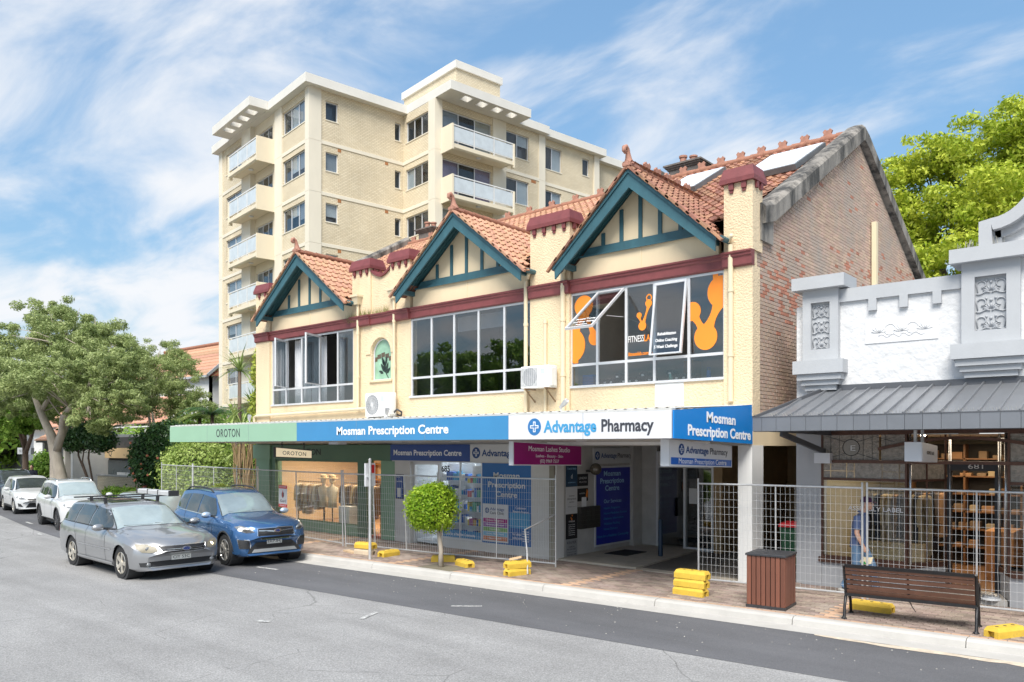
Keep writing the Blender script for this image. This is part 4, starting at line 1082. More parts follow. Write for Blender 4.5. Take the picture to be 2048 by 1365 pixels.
def shelf_unit(label, x0, x1, y, z1, seed, pal):
    t = thing('pharmacy_shelf', label, 'shelves', ((x0+x1)/2,y,FP), 0, 'pharmacy shelves')
    MB().box(x0,x1,y+.3,y+.33,FP,z1).build('back_panel', m_signw, t)
    random.seed(seed); n = 5
    for k in range(n):
        z = FP+.1+(z1-FP-.2)*k/n
        MB().box(x0,x1,y,y+.3,z,z+.025).build('shelf', m_signw, t)
        x = x0+.03
        while x < x1-.12:
            w = random.uniform(.07,.17); h = random.uniform(.12,.26)
            MB().box(x,x+w-.012,y+.04,y+.22,z+.026,z+.026+h).build('product_box', random.choice(pal), t); x += w
    return t
PAL = [M('pack_%d' % i, c, .5) for i, c in enumerate([(.02,.12,.45),(.05,.35,.6),(.75,.75,.75),(.55,.08,.1),(.75,.6,.08),(.1,.4,.25),(.5,.1,.35),(.8,.45,.1)])]
shelf_unit('pharmacy shelf of blue packs behind the glass door', -16.6, -15.5, 16.0, 2.35, 3, PAL[:3]+PAL[:2])
shelf_unit('pharmacy shelf of mixed bright packs behind the window', -15.3, -14.0, 15.7, 2.3, 4, PAL)
# poster lettering
fp_ = frame((0,F+.019,0),(1,0,0))
for s_, z, w_ in (('Mosman',2.04,.88),('Prescription',1.80,1.24),('Centre',1.56,.72)): text('lettering', s_, fp_, -13.1, z, w_, .15, m_signg, bld, align='CENTER', bold=.02)
care = MB().box(-13.91,-13.03,F+.006,F+.019,.40,1.37).build('care_clinic_panel', m_signw, bld)
fc = frame((0,F+.005,0),(1,0,0))
def cross_logo(parent, cx, cz, r, fr, ring, plus=m_txtw, name='cross_emblem'):
    A = np.array(fr)
    def T(mb): mb.v = [tuple((A @ np.array([*p, 1]))[:3]) for p in mb.v]; return mb
    d = MB().add([(cx+r*math.cos(2*math.pi*k/32), cz+r*math.sin(2*math.pi*k/32), .003) for k in range(32)], [tuple(range(32))])
    o = T(d).build(name, ring, parent)
    a, b = r*.62, r*.18
    pts = [(-b,-a),(b,-a),(b,-b),(a,-b),(a,b),(b,b),(b,a),(-b,a),(-b,b),(-a,b),(-a,-b),(-b,-b)]
    T(MB().prism([(cx+x,cz+y,.004) for x, y in pts], (0,0,.003))).build('cross', plus, parent)
    a2, b2 = a-.10*r, b-.10*r
    pts = [(-b2,-a2),(b2,-a2),(b2,-b2),(a2,-b2),(a2,b2),(b2,b2),(b2,a2),(-b2,a2),(-b2,b2),(-a2,b2),(-a2,-b2),(-b2,-b2)]
    T(MB().prism([(cx+x,cz+y,.008) for x, y in pts], (0,0,.001))).build('cross_core', ring, parent)
cross_logo(care, -13.75, 1.20, .07, fc, m_txtn)
text('lettering', 'Advantage', fc, -13.64, 1.21, .48, .075, m_txtn, care); text('lettering', 'Care Clinic', fc, -13.64, 1.11, .48, .075, m_txtd, care)
for k, (c, s_) in enumerate((((.40,.02,.22),'Diabetes Management'),((.28,.09,.38),'Medication Review'),((.22,.45,.16),'Conditions'),((.20,.48,.68),'Asthma, Allergy Health'),((.60,.19,.09),'Heart Health'))):
    z = .90-k*.115
    MB().box(-13.88,-13.06,F+.002,F+.0055,z,z+.10).build('service_bar', M('bar_%d' % k, c, .4), care)
    text('lettering', s_, frame((0,F+.002,0),(1,0,0)), -13.47, z+.035, min(.6,.036*len(s_)), .045, m_txtw, care, align='CENTER')
MB().box(-12.98,-12.32,F+.006,F+.0185,.80,1.18).build('card_graphic', m_txtb, bld)
text('lettering', 'Customer', fp_, -12.62, 1.28, .34, .065, m_txtw, bld, align='CENTER'); text('lettering', 'Rewards Program', fp_, -12.62, 1.19, .5, .055, m_txtw, bld, align='CENTER')
for k in range(5): MB().box(-12.56,-12.36,F+.012,F+.0185,.72-.06*k,.735-.06*k).build('print_line', m_txtw, bld)
text('lettering', 'Ask about', fp_, -12.9, .62, .3, .06, m_txtw, bld, shear=.2); text('lettering', 'joining today', fp_, -12.9, .53, .34, .06, m_txtw, bld, shear=.2)
# small framed notice beside the door
fn = MB().box(-17.28,-16.95,F-.04,F-.02,1.35,2.05).build('wall_notice', m_black); 
tag(fn, 'small framed navy notice on the grey wall by the pharmacy door', 'notice')
MB().box(-17.26,-16.97,F-.044,F-.04,1.37,2.03).build('notice_sheet', m_navy, fn)
text('lettering', 'Mosman', frame((0,F-.044,0),(1,0,0)), -17.24, 1.96, .16, .03, m_txtw, fn); text('lettering', 'Travel Medicine', frame((0,F-.044,0),(1,0,0)), -17.24, 1.84, .24, .03, m_txtw, fn)
MB().box(-17.2,-17.06,F-.046,F-.044,1.40,1.66).build('notice_picture', m_signg, fn)

# ---- recessed lobby wall, directory boards, stair door
XW = -11.5
MB().box(XW-.14,XW,F+.0,18.75,FP-.05,2.95).build('lobby_wall', m_greyr, bld)
MB().box(XW-.14,XW+.035,F-.03,F+.26,FP-.05,2.95).build('lobby_post', m_white, bld)
MB().box(XW,-10.92,18.6,18.85,FP-.05,2.95).build('lobby_wall', m_greyr, bld)
MB().box(XW,XW+.12,18.15,18.6,FP-.05,2.95).build('lobby_pier', m_greyr, bld)
fl = frame((XW+.012,0,0),(0,1,0))       # face towards +X, lettering runs away from the street
def wallsign(name, label, y0, y1, z0, z1, mat, lines=(), cat='sign', group='directory boards in the lobby', d=.012):
    s_ = MB().box(XW,XW+d,y0,y1,z0,z1).build(name, mat); tag(s_, label, cat, group)
    f2 = frame((XW+d,0,0),(0,1,0))
    for tx, u, v, w_, h_, mt in lines: text('lettering', tx, f2, u, v, w_, h_, mt, s_, align='CENTER', thick=.001, lift=.002)
    return s_
D0, D1 = 15.28, 15.74; dc = (D0+D1)/2
wallsign('directory_board', 'navy directory board at the top of the lobby stack', D0, D1, 1.86, 2.42, M('slate_blue_sign', (.02,.06,.12), .4), [('Coastal design',dc,2.28,.36,.06,m_txtl),('d',dc,2.06,.06,.12,m_txtw),('architecture',dc,1.95,.3,.035,m_txtl)])
wallsign('directory_board', 'pale grey chiropractic board below the navy one', D0, D1, 1.20, 1.85, m_signg, [('mosman',dc,1.62,.22,.04,m_txtd),('chiropractic',dc,1.54,.38,.055,m_txtd),('centre',dc,1.47,.2,.04,m_txtd),('9969 1111',dc,1.36,.3,.02,m_txtd)])
fb_ = wallsign('directory_board', 'black fitness board with an orange mark in the lobby stack', D0, D1, .58, 1.19, m_black, [('FITNESSLAB',dc,.99,.24,.04,m_txtw)]+[(s_,dc,.92-.05*k,.26,.026,m_txtw) for k, s_ in enumerate(('Personal Training','Small Group Training','Nutrition','Rehabilitation','Online Coaching','5 Week Challenge'))])
for x, z, r_ in ((dc+.02,1.15,.022),(dc-.03,1.10,.018),(dc+.0,1.06,.026)): MB().add([(XW+.0135,x+r_*math.cos(2*math.pi*k/12),z+r_*math.sin(2*math.pi*k/12)) for k in range(12)], [tuple(range(12))]).build('orange_mark', m_or, fb_)
wallsign('directory_board', 'grey psychologist board at the foot of the lobby stack', D0, D1, FP+.02, .57, M('steel_sign', (.33,.33,.34), .4), [('KRAMER',dc,.46,.38,.07,m_txtd),('CLINICAL',dc,.37,.24,.04,m_black),('PSYCHOLOGIST',dc,.31,.36,.04,m_black),('by appointment only',dc,.25,.34,.022,m_black),('0417 227 799',dc,.18,.36,.035,m_black)])
wallsign('black_sign', 'black pilates sign above the lobby mailboxes', 15.76, 16.20, 1.86, 2.16, m_black, [('LINEAR',15.98,2.03,.34,.06,m_signg),('PILATES',15.98,1.94,.30,.04,m_signg)])
bs = wallsign('black_sign', 'black salon sign with an orange flash beside the mailboxes', 15.76, 16.20, 1.48, 1.80, m_black, [('mikeMASON',15.94,1.66,.24,.035,m_signg)])
MB().prism([(XW+.0135,16.10,1.60),(XW+.0135,16.17,1.56),(XW+.0135,16.19,1.72),(XW+.0135,16.14,1.78)], (.001,0,0)).build('orange_mark', m_or, bs)
pn = MB().box(XW+.016,XW+.018,15.92,16.12,1.26,1.58).build('paper_notice', m_txtw); tag(pn, 'white paper notice taped below the black salon sign', 'notice')
mbx = thing('mailbox_bank', 'bank of dark metal mailboxes on the lobby wall', 'mailbox', (XW,16.1,.7))
m_mail = M('mailbox_metal', (.06,.058,.052), .45, metal=.4, var=.15)
MB().box(XW,XW+.10,15.76,16.62,.80,1.34).build('case', m_mail, mbx)
for r_ in range(5):
    for c in range(4): MB().box(XW+.10,XW+.115,15.78+.21*c,15.97+.21*c,.815+.105*r_,.905+.105*r_).build('mailbox_door', m_mail, mbx)
lmp = thing('wall_lamp', 'round smoked glass wall lamp under the magenta sign', 'lamp', (XW,16.15,2.2))
MB().box(XW,XW+.2,16.12,16.18,2.20,2.25).build('arm', m_black, lmp); MB().sphere((XW+.28,16.15,2.28), .15, 16, 10).build('globe', M('smoked_globe', (.10,.085,.065), .08, spec=.9), lmp, smooth=True)
# blue service window
bw = thing('service_window_sign', 'royal blue pharmacy services panel on the lobby wall', 'sign', (XW,17.3,.3))
MB().box(XW,XW+.03,16.48,18.16,.28,2.34).build('frame', m_alu, bw); MB().box(XW+.031,XW+.038,16.53,18.11,.33,2.29).build('panel', m_royal, bw)
f2 = frame((XW+.038,0,0),(0,1,0))
for s_, z, w_, h_ in (('Mosman',2.08,.78,.14),('Prescription',1.89,1.1,.14),('Centre',1.70,.66,.14)): text('lettering', s_, f2, 17.25, z, w_, h_, m_txtl, bw, align='CENTER', bold=.015)
text('lettering', 'Our Services', f2, 16.86, 1.38, .82, .10, m_txtl, bw)
for k, (s_, w_) in enumerate((('Health Programs',.74),('Home Medicines Review',1.08),('Diabetes Information',.92),('Webster Packing',.74),('Home Delivery',.64))): text('lettering', s_, f2, 16.86, 1.22-.135*k, w_, .062, m_txtb, bw)
text('lettering', 'Here for a Healthier Community', f2, 17.3, .50, 1.45, .07, m_txtb, bw, align='CENTER')
ap = MB().box(XW,XW+.02,16.42,18.30,2.40,2.80).build('lobby_sign', m_signg); tag(ap, 'pale grey pharmacy sign above the blue services panel', 'sign')
f3 = frame((XW+.02,0,0),(0,1,0)); cross_logo(ap, 16.60, 2.61, .11, f3, m_txtn); text('lettering', 'Advantage', f3, 16.76, 2.55, .72, .13, m_txtn, ap, bold=.015); text('lettering', 'Pharmacy', f3, 17.53, 2.55, .66, .13, m_txtd, ap, bold=.01)
mat_ = MB().box(-11.1,-10.45,16.35,17.3,FP+.036,FP+.05).build('door_mat', M('black_rubber', (.02,.019,.018), .9, bump=.3, bscale=80)); tag(mat_, 'black rubber mat on the landing before the services panel', 'mat')
# stair door
dr = MB().box(-10.92,-10.86,18.55,18.68,FP,2.72).box(-10.1,-10.04,18.55,18.68,FP,2.72).box(-9.3,-9.24,18.55,18.68,FP,2.72).box(-10.86,-10.1,18.56,18.67,2.28,2.33).box(-10.04,-9.3,18.56,18.67,2.28,2.33).box(-10.86,-9.3,18.56,18.67,2.68,2.72).box(-10.04,-9.3,18.56,18.67,FP,FP+.08).build('stair_door', m_alu, bld)
for a, b in ((-10.86,-10.1),(-10.04,-9.3)): MB().box(a,b,18.6,18.606,FP+.08,2.28).build('pane', g_up, dr)
MB().box(-10.86,-9.3,18.585,18.60,2.34,2.68).build('transom_board', m_signg, dr); text('lettering', '683', frame((0,18.585,0),(1,0,0)), -10.62, 2.42, .6, .19, m_black, dr, bold=.03)
MB().box(-9.95,-9.72,18.58,18.585,1.35,1.75).build('door_notice', m_signg, dr)
st = MB()
for k in range(9): st.box(-10.8,-9.35,19.6+.28*k,19.6+.28*(k+1)+(2 if k == 8 else 0),FP,FP+.17*(k+1))
st.build('stairs', M('stair_dark', (.06,.065,.07), .7), bld)
MB().quad((-11,22,0),(-9.2,22,0),(-9.2,22,3),(-11,22,3)).quad((-11,18.8,0),(-11,22,0),(-11,22,3),(-11,18.8,3)).build('stair_wall', m_rm, bld)
MB().box(-9.24,-9.0,18.55,24,FP-.05,2.95).build('lobby_pier', m_tan, bld)
MB().box(-9.0,-6.62,22.8,23.0,FP-.05,2.95).build('carpark_wall', m_tan, bld)
MB().box(-11.5,-6.62,F+.28,28.5,2.86,2.95).build('carpark_ceiling', m_soffit, bld)
bol = MB().lathe([(.055,FP),(.055,FP+.9),(.04,FP+.93),(.0,FP+.94)], (-9.82,16.9,0), 12, caps=False).build('bollard', M('dark_blue_post', (.012,.035,.075), .45), smooth=True, angle=40); tag(bol, 'slim dark blue bollard on the landing by the driveway', 'bollard')
# corner post
MB().box(-6.88,-6.585,14.88,15.42,FP-.05,2.87).build('corner_post', m_white, bld)
MB().box(-9.3,-6.6,F,F+.27,2.86,2.95).build('lobby_beam', m_soffit, bld)
# ---------------------------------------------------------------- awning
YA = 11.79; AX0, AX1 = -24.56, -6.62
aw = MB().add([(AX0,YA,3.0),(AX1,YA,3.0),(AX1,F-.02,2.93),(AX0,F-.02,2.93),(AX0,YA,3.46),(AX1,YA,3.46),(AX1,F-.02,3.60),(AX0,F-.02,3.60)],[(3,2,1,0),(4,5,6,7),(0,1,5,4),(1,2,6,5),(2,3,7,6),(3,0,4,7)])
awn = aw.build('awning', m_soffit, bld)
MB().box(AX0,AX1,YA-.02,YA+.10,3.465,3.50).build('awning_cap', M('weathered_zinc', (.52,.52,.50), .6, var=.15, vscale=4), awn)
cr = MB(); n = 340
for i in range(n):
    x0 = AX0+(AX1-AX0)*i/n; x1 = AX0+(AX1-AX0)*(i+1)/n; z0 = .018*math.sin(i*math.pi/2); z1 = .018*math.sin((i+1)*math.pi/2)
    cr.quad((x0,YA+.1,3.505+z0),(x1,YA+.1,3.505+z1),(x1,F-.02,3.665+z1),(x0,F-.02,3.665+z0))
cr.build('corrugated_sheet', MATS['weathered_zinc'], awn, fix=False)
for x, y in ((-22.8,13.0),(-19.6,13.2),(-15.5,13.4),(-13.2,13.2),(-9.6,13.3)):
    z = 3.0-.07*(y-YA)/(F-YA)
    MB().lathe([(.10,z-.015),(.12,z),(.06,z+.0)], (x,y,0), 14).build('soffit_light', m_signw, awn, smooth=True, angle=40)
MB().box(-17.9,-17.5,13.0,13.3,2.90,2.97).build('soffit_fitting', m_signw, awn)
MB().box(-11.3,-7.2,14.3,14.36,2.88,2.95).build('soffit_batten', m_white, awn)
# fascia signs
def sign(name, label, mb_, mat, cat='sign'):
    x = sum(p[0] for p in mb_.v)/len(mb_.v); y = sum(p[1] for p in mb_.v)/len(mb_.v); z = min(p[2] for p in mb_.v)
    t = thing(name, label, cat, (x,y,z)); mb_.build('panel', mat, t); return t
ff = frame((0,YA-.035,0),(1,0,0))
s1 = sign('fascia_sign', 'sage green awning fascia sign of the boutique', MB().box(AX0,-17.57,YA-.035,YA-.001,2.985,3.462), M('sage_fascia', (.285,.47,.33), .45, var=.03))
text('lettering', 'OROTON', ff, -21.66, 3.12, 1.30, .245, m_txtd, s1, space=1.1)
s2 = sign('fascia_sign', 'long light blue pharmacy fascia sign along the awning', MB().box(-17.565,-10.27,YA-.035,YA-.001,2.985,3.462), m_blue)
text('lettering', 'Mosman Prescription Centre', ff, -15.86, 3.13, 3.90, .20, m_txtw, s2, bold=.025)
s3 = sign('fascia_sign', 'white pharmacy fascia sign with round blue cross emblem', MB().box(-10.265,-6.62,YA-.035,YA-.001,2.985,3.462), m_signw)
cross_logo(s3, -9.60, 3.225, .165, ff, M('emblem_blue', (.03,.17,.42), .3))
text('lettering', 'Advantage', ff, -9.37, 3.12, 1.22, .225, m_txtb, s3, bold=.03); text('lettering', 'Pharmacy', ff, -8.04, 3.12, 1.08, .225, m_txtd, s3, bold=.025)
Pq = [(-6.60,YA-.035,2.985),(-6.60,F-.03,2.895),(-6.60,F-.03,3.675),(-6.60,YA-.035,3.462)]
s4 = sign('fascia_sign', 'bright blue end sign on the return of the awning', MB().prism(Pq, (.03,0,0)), m_blue2)
f4 = frame((-6.57,YA,0),(0,1,-.028),(0,0,1))
text('lettering', 'Mosman', f4, 1.62, 3.32, 1.18, .19, m_txtw, s4, align='CENTER', bold=.03); text('lettering', 'Prescription Centre', f4, 1.62, 3.06, 2.55, .19, m_txtw, s4, align='CENTER', bold=.03)
for t_, xs_ in ((s1,(-22.2,-19.9)),(s2,(-15.1,-12.7)),(s3,(-8.45,))):
    for x in xs_: MB().box(x-.004,x+.004,YA-.037,YA-.035,2.985,3.462).build('panel_joint', M('joint_grey', (.2,.24,.26), .6), t_)
# wall signs above the pharmacy window
s5 = sign('shop_sign', 'navy pharmacy sign above the shop door', MB().box(-17.42,-14.25,F-.12,F-.055,2.45,2.90), m_navy)
f5 = frame((0,F-.12,0),(1,0,0)); text('lettering', 'Mosman Prescription Centre', f5, -17.27, 2.60, 2.72, .155, m_txtw, s5, bold=.025)
s6 = sign('shop_sign', 'pale grey pharmacy sign partly hidden behind the magenta sign', MB().box(-14.24,-11.55,F-.12,F-.055,2.45,2.90), m_signg)
cross_logo(s6, -14.02, 2.68, .145, f5, m_txtn); text('lettering', 'Advantage', f5, -13.82, 2.60, 1.1, .17, m_txtn, s6, bold=.025); text('lettering', 'Pharmacy', f5, -12.65, 2.60, 1.0, .17, m_txtd, s6, bold=.02)
# signs hung under the awning, square to the street
def hung(name, label, x, y0, y1, zt, h, th, drop, mat, rods, edge=None):
    t = thing(name, label, 'sign', (x,(y0+y1)/2,zt-h))
    q = [(x,y0,zt-h),(x,y1,zt-h-drop*.55),(x,y1,zt-drop),(x,y0,zt)]
    MB().prism(q, (-th,0,0)).build('box', edge or mat, t)
    e = .02; q2 = [(x+.002,y0+e,zt-h+e),(x+.002,y1-e,zt-h-drop*.55+e),(x+.002,y1-e,zt-drop-e),(x+.002,y0+e,zt-e)]
    MB().prism(q2, (.006,0,0)).build('face', mat, t)
    for y in rods: MB().tube([(x-th/2,y,zt-drop*.5),(x-th/2,y,3.0)], .02, 6).build('hanger_rod', M('rod_dark', (.03,.03,.032), .5), t)
    L_ = y1-y0
    return t, frame((x+.008,y0,zt-h),(0,1,-drop*.75/L_),(0,0,1)), L_
t, fh, L_ = hung('hanging_sign', 'cream lightbox of the boutique hung under the green awning', -20.05, 12.70, 13.95, 2.83, .30, .10, .10, M('cream_lightbox', (.80,.66,.46), .4, emit=(1,.86,.6), estr=.12), (12.95,13.7), m_black)
text('lettering', 'OROTON', fh, L_/2, .09, .80, .12, m_txtd, t, align='CENTER', space=1.1)
t, fh, L_ = hung('hanging_sign', 'magenta lash studio sign hung under the awning', -10.57, 12.25, 14.65, 2.955, .50, .12, .09, m_mag, (), m_signw)
text('lettering', 'Mosman Lashes Studio', fh, L_/2, .31, 1.45, .115, m_txtw, t, align='CENTER'); text('lettering', 'Lashes - Beauty - Skin', fh, L_/2, .185, .95, .065, m_txtw, t, align='CENTER'); text('lettering', '(02) 9969 7537', fh, L_/2, .07, .66, .075, m_txtw, t, align='CENTER')
t, fh, L_ = hung('hanging_sign', 'white pharmacy lightbox with blue lower band hung at the awning end', -6.95, 12.25, 14.75, 2.975, .48, .17, .12, m_signw, (), m_signw)
A4 = np.array(fh)
def T4(mb): mb.v = [tuple((A4 @ np.array([*p, 1]))[:3]) for p in mb.v]; return mb
T4(MB().box(.05,L_-.05,.04,.165,.001,.004)).build('blue_band', M('band_blue', (.012,.12,.50), .35), t)
cross_logo(t, .42, .315, .105, fh, m_txtn); text('lettering', 'Advantage', fh, .58, .255, .88, .13, m_txtn, t, bold=.015); text('lettering', 'Pharmacy', fh, 1.53, .255, .74, .13, m_txtd, t)
text('lettering', 'Mosman Prescription Centre', fh, L_/2+.02, .062, 1.9, .10, m_txtw, t, align='CENTER', lift=.006)

# ---------------------------------------------------------------- air conditioners and spotlights
def aircon(label, x, y, z, w, h, d, fan_round, rz=0):
    t = thing('air_conditioner', label, 'air conditioner', (x,y,z), rz, 'outdoor units on the front wall', local=True)
    m_ac = M('condenser_white', (.78,.78,.76), .45, var=.04)
    MB().cbox(0,w,-d,0,0.0,h,.015).build('case', m_ac, t)
    g = MB(); cx, cz = w*.33, h*.5; rr = h*.42
    MB().add([(cx+rr*math.cos(2*math.pi*k/28),-d-.003,cz+rr*math.sin(2*math.pi*k/28)) for k in range(28)], [tuple(range(28))]).build('fan_shade', M('fan_shadow', (.28,.29,.31), .6), t)  # flat grey disc, shade inside the fan opening put into its colour
    for k in range(26 if fan_round else 0):
        a = 2*math.pi*k/26; g.beam((cx+.04*math.cos(a),-d-.012,cz+.04*math.sin(a)),(cx+rr*math.cos(a+.35),-d-.012,cz+rr*math.sin(a+.35)),.008,.008)
    if not fan_round:
        for k in range(16): zz_ = h*.1+h*.8*k/15; g.box(w*.04,w*.62,-d-.012,-d-.004,zz_-.004,zz_+.004)
        for k in range(9): xx_ = w*.04+w*.58*k/8; g.box(xx_-.003,xx_+.003,-d-.014,-d-.004,h*.1,h*.9)
    else:
        for q_ in (.5,.75,1): g.tube([(cx+rr*q_*math.cos(2*math.pi*k/24),-d-.012,cz+rr*q_*math.sin(2*math.pi*k/24)) for k in range(25)], .004, 4)
        g.lathe([(.05,-d-.02),(.05,-d-.008)], (cx,0,cz), 14, axis='y')
    go = g.build('fan_guard', M('guard_grey', (.60,.61,.62), .5), t); go['kind'] = 'stuff'
    MB().box(w*.72,w*.86,-d-.004,-d-.001,h*.62,h*.85).build('rating_label', M('label_blue_grey', (.5,.56,.66), .5), t)
    MB().cbox(w,w+.03,-d*.8,-d*.2,h*.08,h*.9,.008).build('valve_cover', m_ac, t)
    return t
ac1 = aircon('white round-fan condenser on the awning below the arched window', -18.12, F-.13, 3.70, .98, .68, .34, True)
for x in (.1,.88): MB().box(x-.03,x+.03,-.34,0,-.06,0).build('foot', m_signw, ac1)
MB().tube([(1.0,-.1,.12),(1.12,-.1,.2),(1.2,0,.12),(1.12,.05,.02),(1.0,.0,.05)], .03, 6).build('hose', m_txtd, ac1, smooth=True)
ac2 = aircon('white square-grille condenser on wall brackets beside the gym window', -12.22, F-.13, 4.24, .86, .52, .34, False)
for x in (.12,.74):
    b_ = MB().beam((x,-.34,-.015),(x,.12,-.015),.03,.03).beam((x,-.3,-.02),(x,.1,-.34),.025,.025).build('bracket', M('rusty_bracket', (.25,.16,.09), .8), ac2)
def spot(label, x, y, z, tilt):
    t = thing('spotlight', label, 'spotlight', (x,y,z), 0, 'spotlights on the awning')
    MB().box(x-.06,x+.06,y-.04,y+.04,z,z+.02).tube([(x,y,z),(x,y,z+.12)], .015, 6).build('bracket', MATS['guard_grey'], t)
    MB().tube([(x-.02,y,z+.10),(x+.02+tilt*.08,y-.02,z+.18),(x+.05+tilt*.12,y-.03,z+.24)], [.03,.05,.055], 10).build('head', M('spot_silver', (.6,.6,.6), .3, metal=.6), t, smooth=True, angle=50)
spot('silver spotlight above the white pharmacy fascia', -9.6, 12.6, 3.53, 1); spot('silver spotlight above the green boutique fascia', -20.6, 12.2, 3.50, 0); spot('small dark spotlight on the awning beside the round-fan condenser', -14.2, 11.95, 3.49, 0)
# ================================================================== WHITE SHOP ON THE RIGHT
G = 15.6; RX0, RX1 = -5.97, 3.2
m_wr = M('white_trowelled_render', (0.62, 0.625, 0.635), 0.8, var=0.03, vscale=2, bump=0.7, bscale=6, bdist=0.05)
m_lg = M('pale_grey_mould', (0.42, 0.435, 0.455), 0.65, var=0.05, vscale=2, bump=0.1, bscale=40)
m_lgd = M('relief_grey', (0.37, 0.385, 0.41), 0.7, var=0.06)
m_zinc = M('charcoal_zinc', (0.27, 0.28, 0.30), 0.38, metal=0.55, var=0.07, vscale=1.2)
m_zincd = M('charcoal_flashing', (0.105, 0.11, 0.122), 0.45, metal=0.3, var=0.1)
m_shopg = M('shopfront_grey', (0.42, 0.43, 0.45), 0.6, var=0.05, vscale=2, bump=0.15, bscale=50)
m_copper = M('bronze_frame', (0.105, 0.052, 0.038), 0.42, metal=0.45, var=0.25, vscale=6)
rb_ = thing('white_shopfront_building', 'low white shop with grey moulded parapet and charcoal metal awning', 'building', (-1.4, G, 0))
ZP = 5.87
PX = [(-5.82,-5.12),(-3.03,-2.16)]
MB().box(RX0,RX1,G,G+.3,3.1,5.62).build('render_wall', m_wr, rb_)
# parapet band with drop brackets
pb = MB().box(-5.12,-3.03,G-.06,G+.36,5.62,ZP).build('parapet_band', m_lg, rb_)
for x in (-4.52,-3.98,-3.43): MB().box(x-.07,x+.07,G-.07,G,5.40,5.62).build('drop_bracket', m_lg, pb)
# pilasters with relief panels
def pilaster(x0, x1, zb, zt):
    p = MB(); w = .16 if x1-x0 < .75 else .2
    p.box(x0,x0+w,G-.14,G+.4,zb,zt); p.box(x1-w,x1,G-.14,G+.4,zb,zt); p.box(x0+w,x1-w,G-.14,G+.4,zt-.25,zt); p.box(x0+w,x1-w,G-.14,G+.4,zb,zb+.22)
    p.box(x0+w,x1-w,G-.05,G+.4,zb+.22,zt-.25)
    o = p.build('pilaster', m_lg, rb_)
    # relief: three palmettes with scrolls
    cx = (x0+x1)/2; hw = (x1-x0)/2-w; zs = zb+.22; hh = (zt-.25-zs)/3
    r_ = MB(); y = G-.055
    for k in range(3):
        c = zs+hh*k; b = c+hh*.16
        for j in range(9):
            a = math.pi*(j+.5)/9; L_ = hh*(.26+.10*math.sin(a)); 
            r_.tube([(cx+.02*math.cos(a),y,b+.02),(cx+L_*.6*math.cos(a)*hw/.16,y-.012,b+L_*.6*math.sin(a)),(cx+L_*math.cos(a)*hw/.16,y-.004,b+L_*math.sin(a))],[.008,.016,.007],5)
        for s_ in (-1,1):
            pts = [(cx+s_*(hw*.85-.0*t),y-.006,b) for t in (0,)] + [(cx+s_*hw*(.62+.30*math.cos(t*1.3)),y-.01,b+hh*(.42+.20*math.sin(t*1.3))) for t in [i*.45 for i in range(9)]]
            r_.tube(pts,.011,5)
            r_.tube([(cx+s_*hw*(.05+.9*t),y-.01,b-.02+hh*.06*math.sin(t*6)) for t in [i/7 for i in range(8)]],.012,5)
            r_.sphere((cx+s_*hw*.30,y-.006,b+hh*.62),.022,6,4)
        r_.sphere((cx,y-.006,b+hh*.52),.026,6,4)
    ro = r_.build('relief_panel', m_lgd, o, smooth=True); ro['kind'] = 'stuff'
    # cap and stepped corbel
    MB().box(x0-.16,x1+.16,G-.3,G+.45,zt,zt+.24).build('pilaster_cap', m_lg, o)
    for k, (e, a, b) in enumerate(((.14,0,.26),(.08,.26,.38),(.02,.38,.48),(-.04,.48,.58))): MB().box(x0-e,x1+e,G-.16-e,G+.3,zb-b,zb-a-.004).build('corbel_step', m_lg, o)
    return o
pilaster(PX[0][0]+.02, PX[0][1], 4.52, 5.90)
pilaster(PX[1][0], PX[1][1], 4.62, 6.02)
# plain plaque with low relief
MB().box(-4.66,-3.42,G-.015,G,4.78,5.22).build('plaque', M('white_smooth_render', (.66,.665,.675), .75, var=.02), rb_)
pr = MB()
for cx in (-4.42,-4.03,-3.64):
    for j in range(7):
        a = math.pi*(j+.5)/7; pr.tube([(cx+.02*math.cos(a),G-.018,4.97),(cx+.13*math.cos(a),G-.018,4.97+.13*math.sin(a))],[.006,.012],5)
for cx in (-4.22,-3.84):
    pr.tube([(cx+.10*math.cos(t),G-.016,5.02+.10*math.sin(t)) for t in [i*.5 for i in range(14)]],.010,5)
    pr.tube([(cx-.2+.4*i/9,G-.016,4.91+.03*math.sin(i*1.4)) for i in range(10)],.009,5)
po = pr.build('plaque_relief', MATS['white_smooth_render'], rb_, smooth=True); po['kind'] = 'stuff'
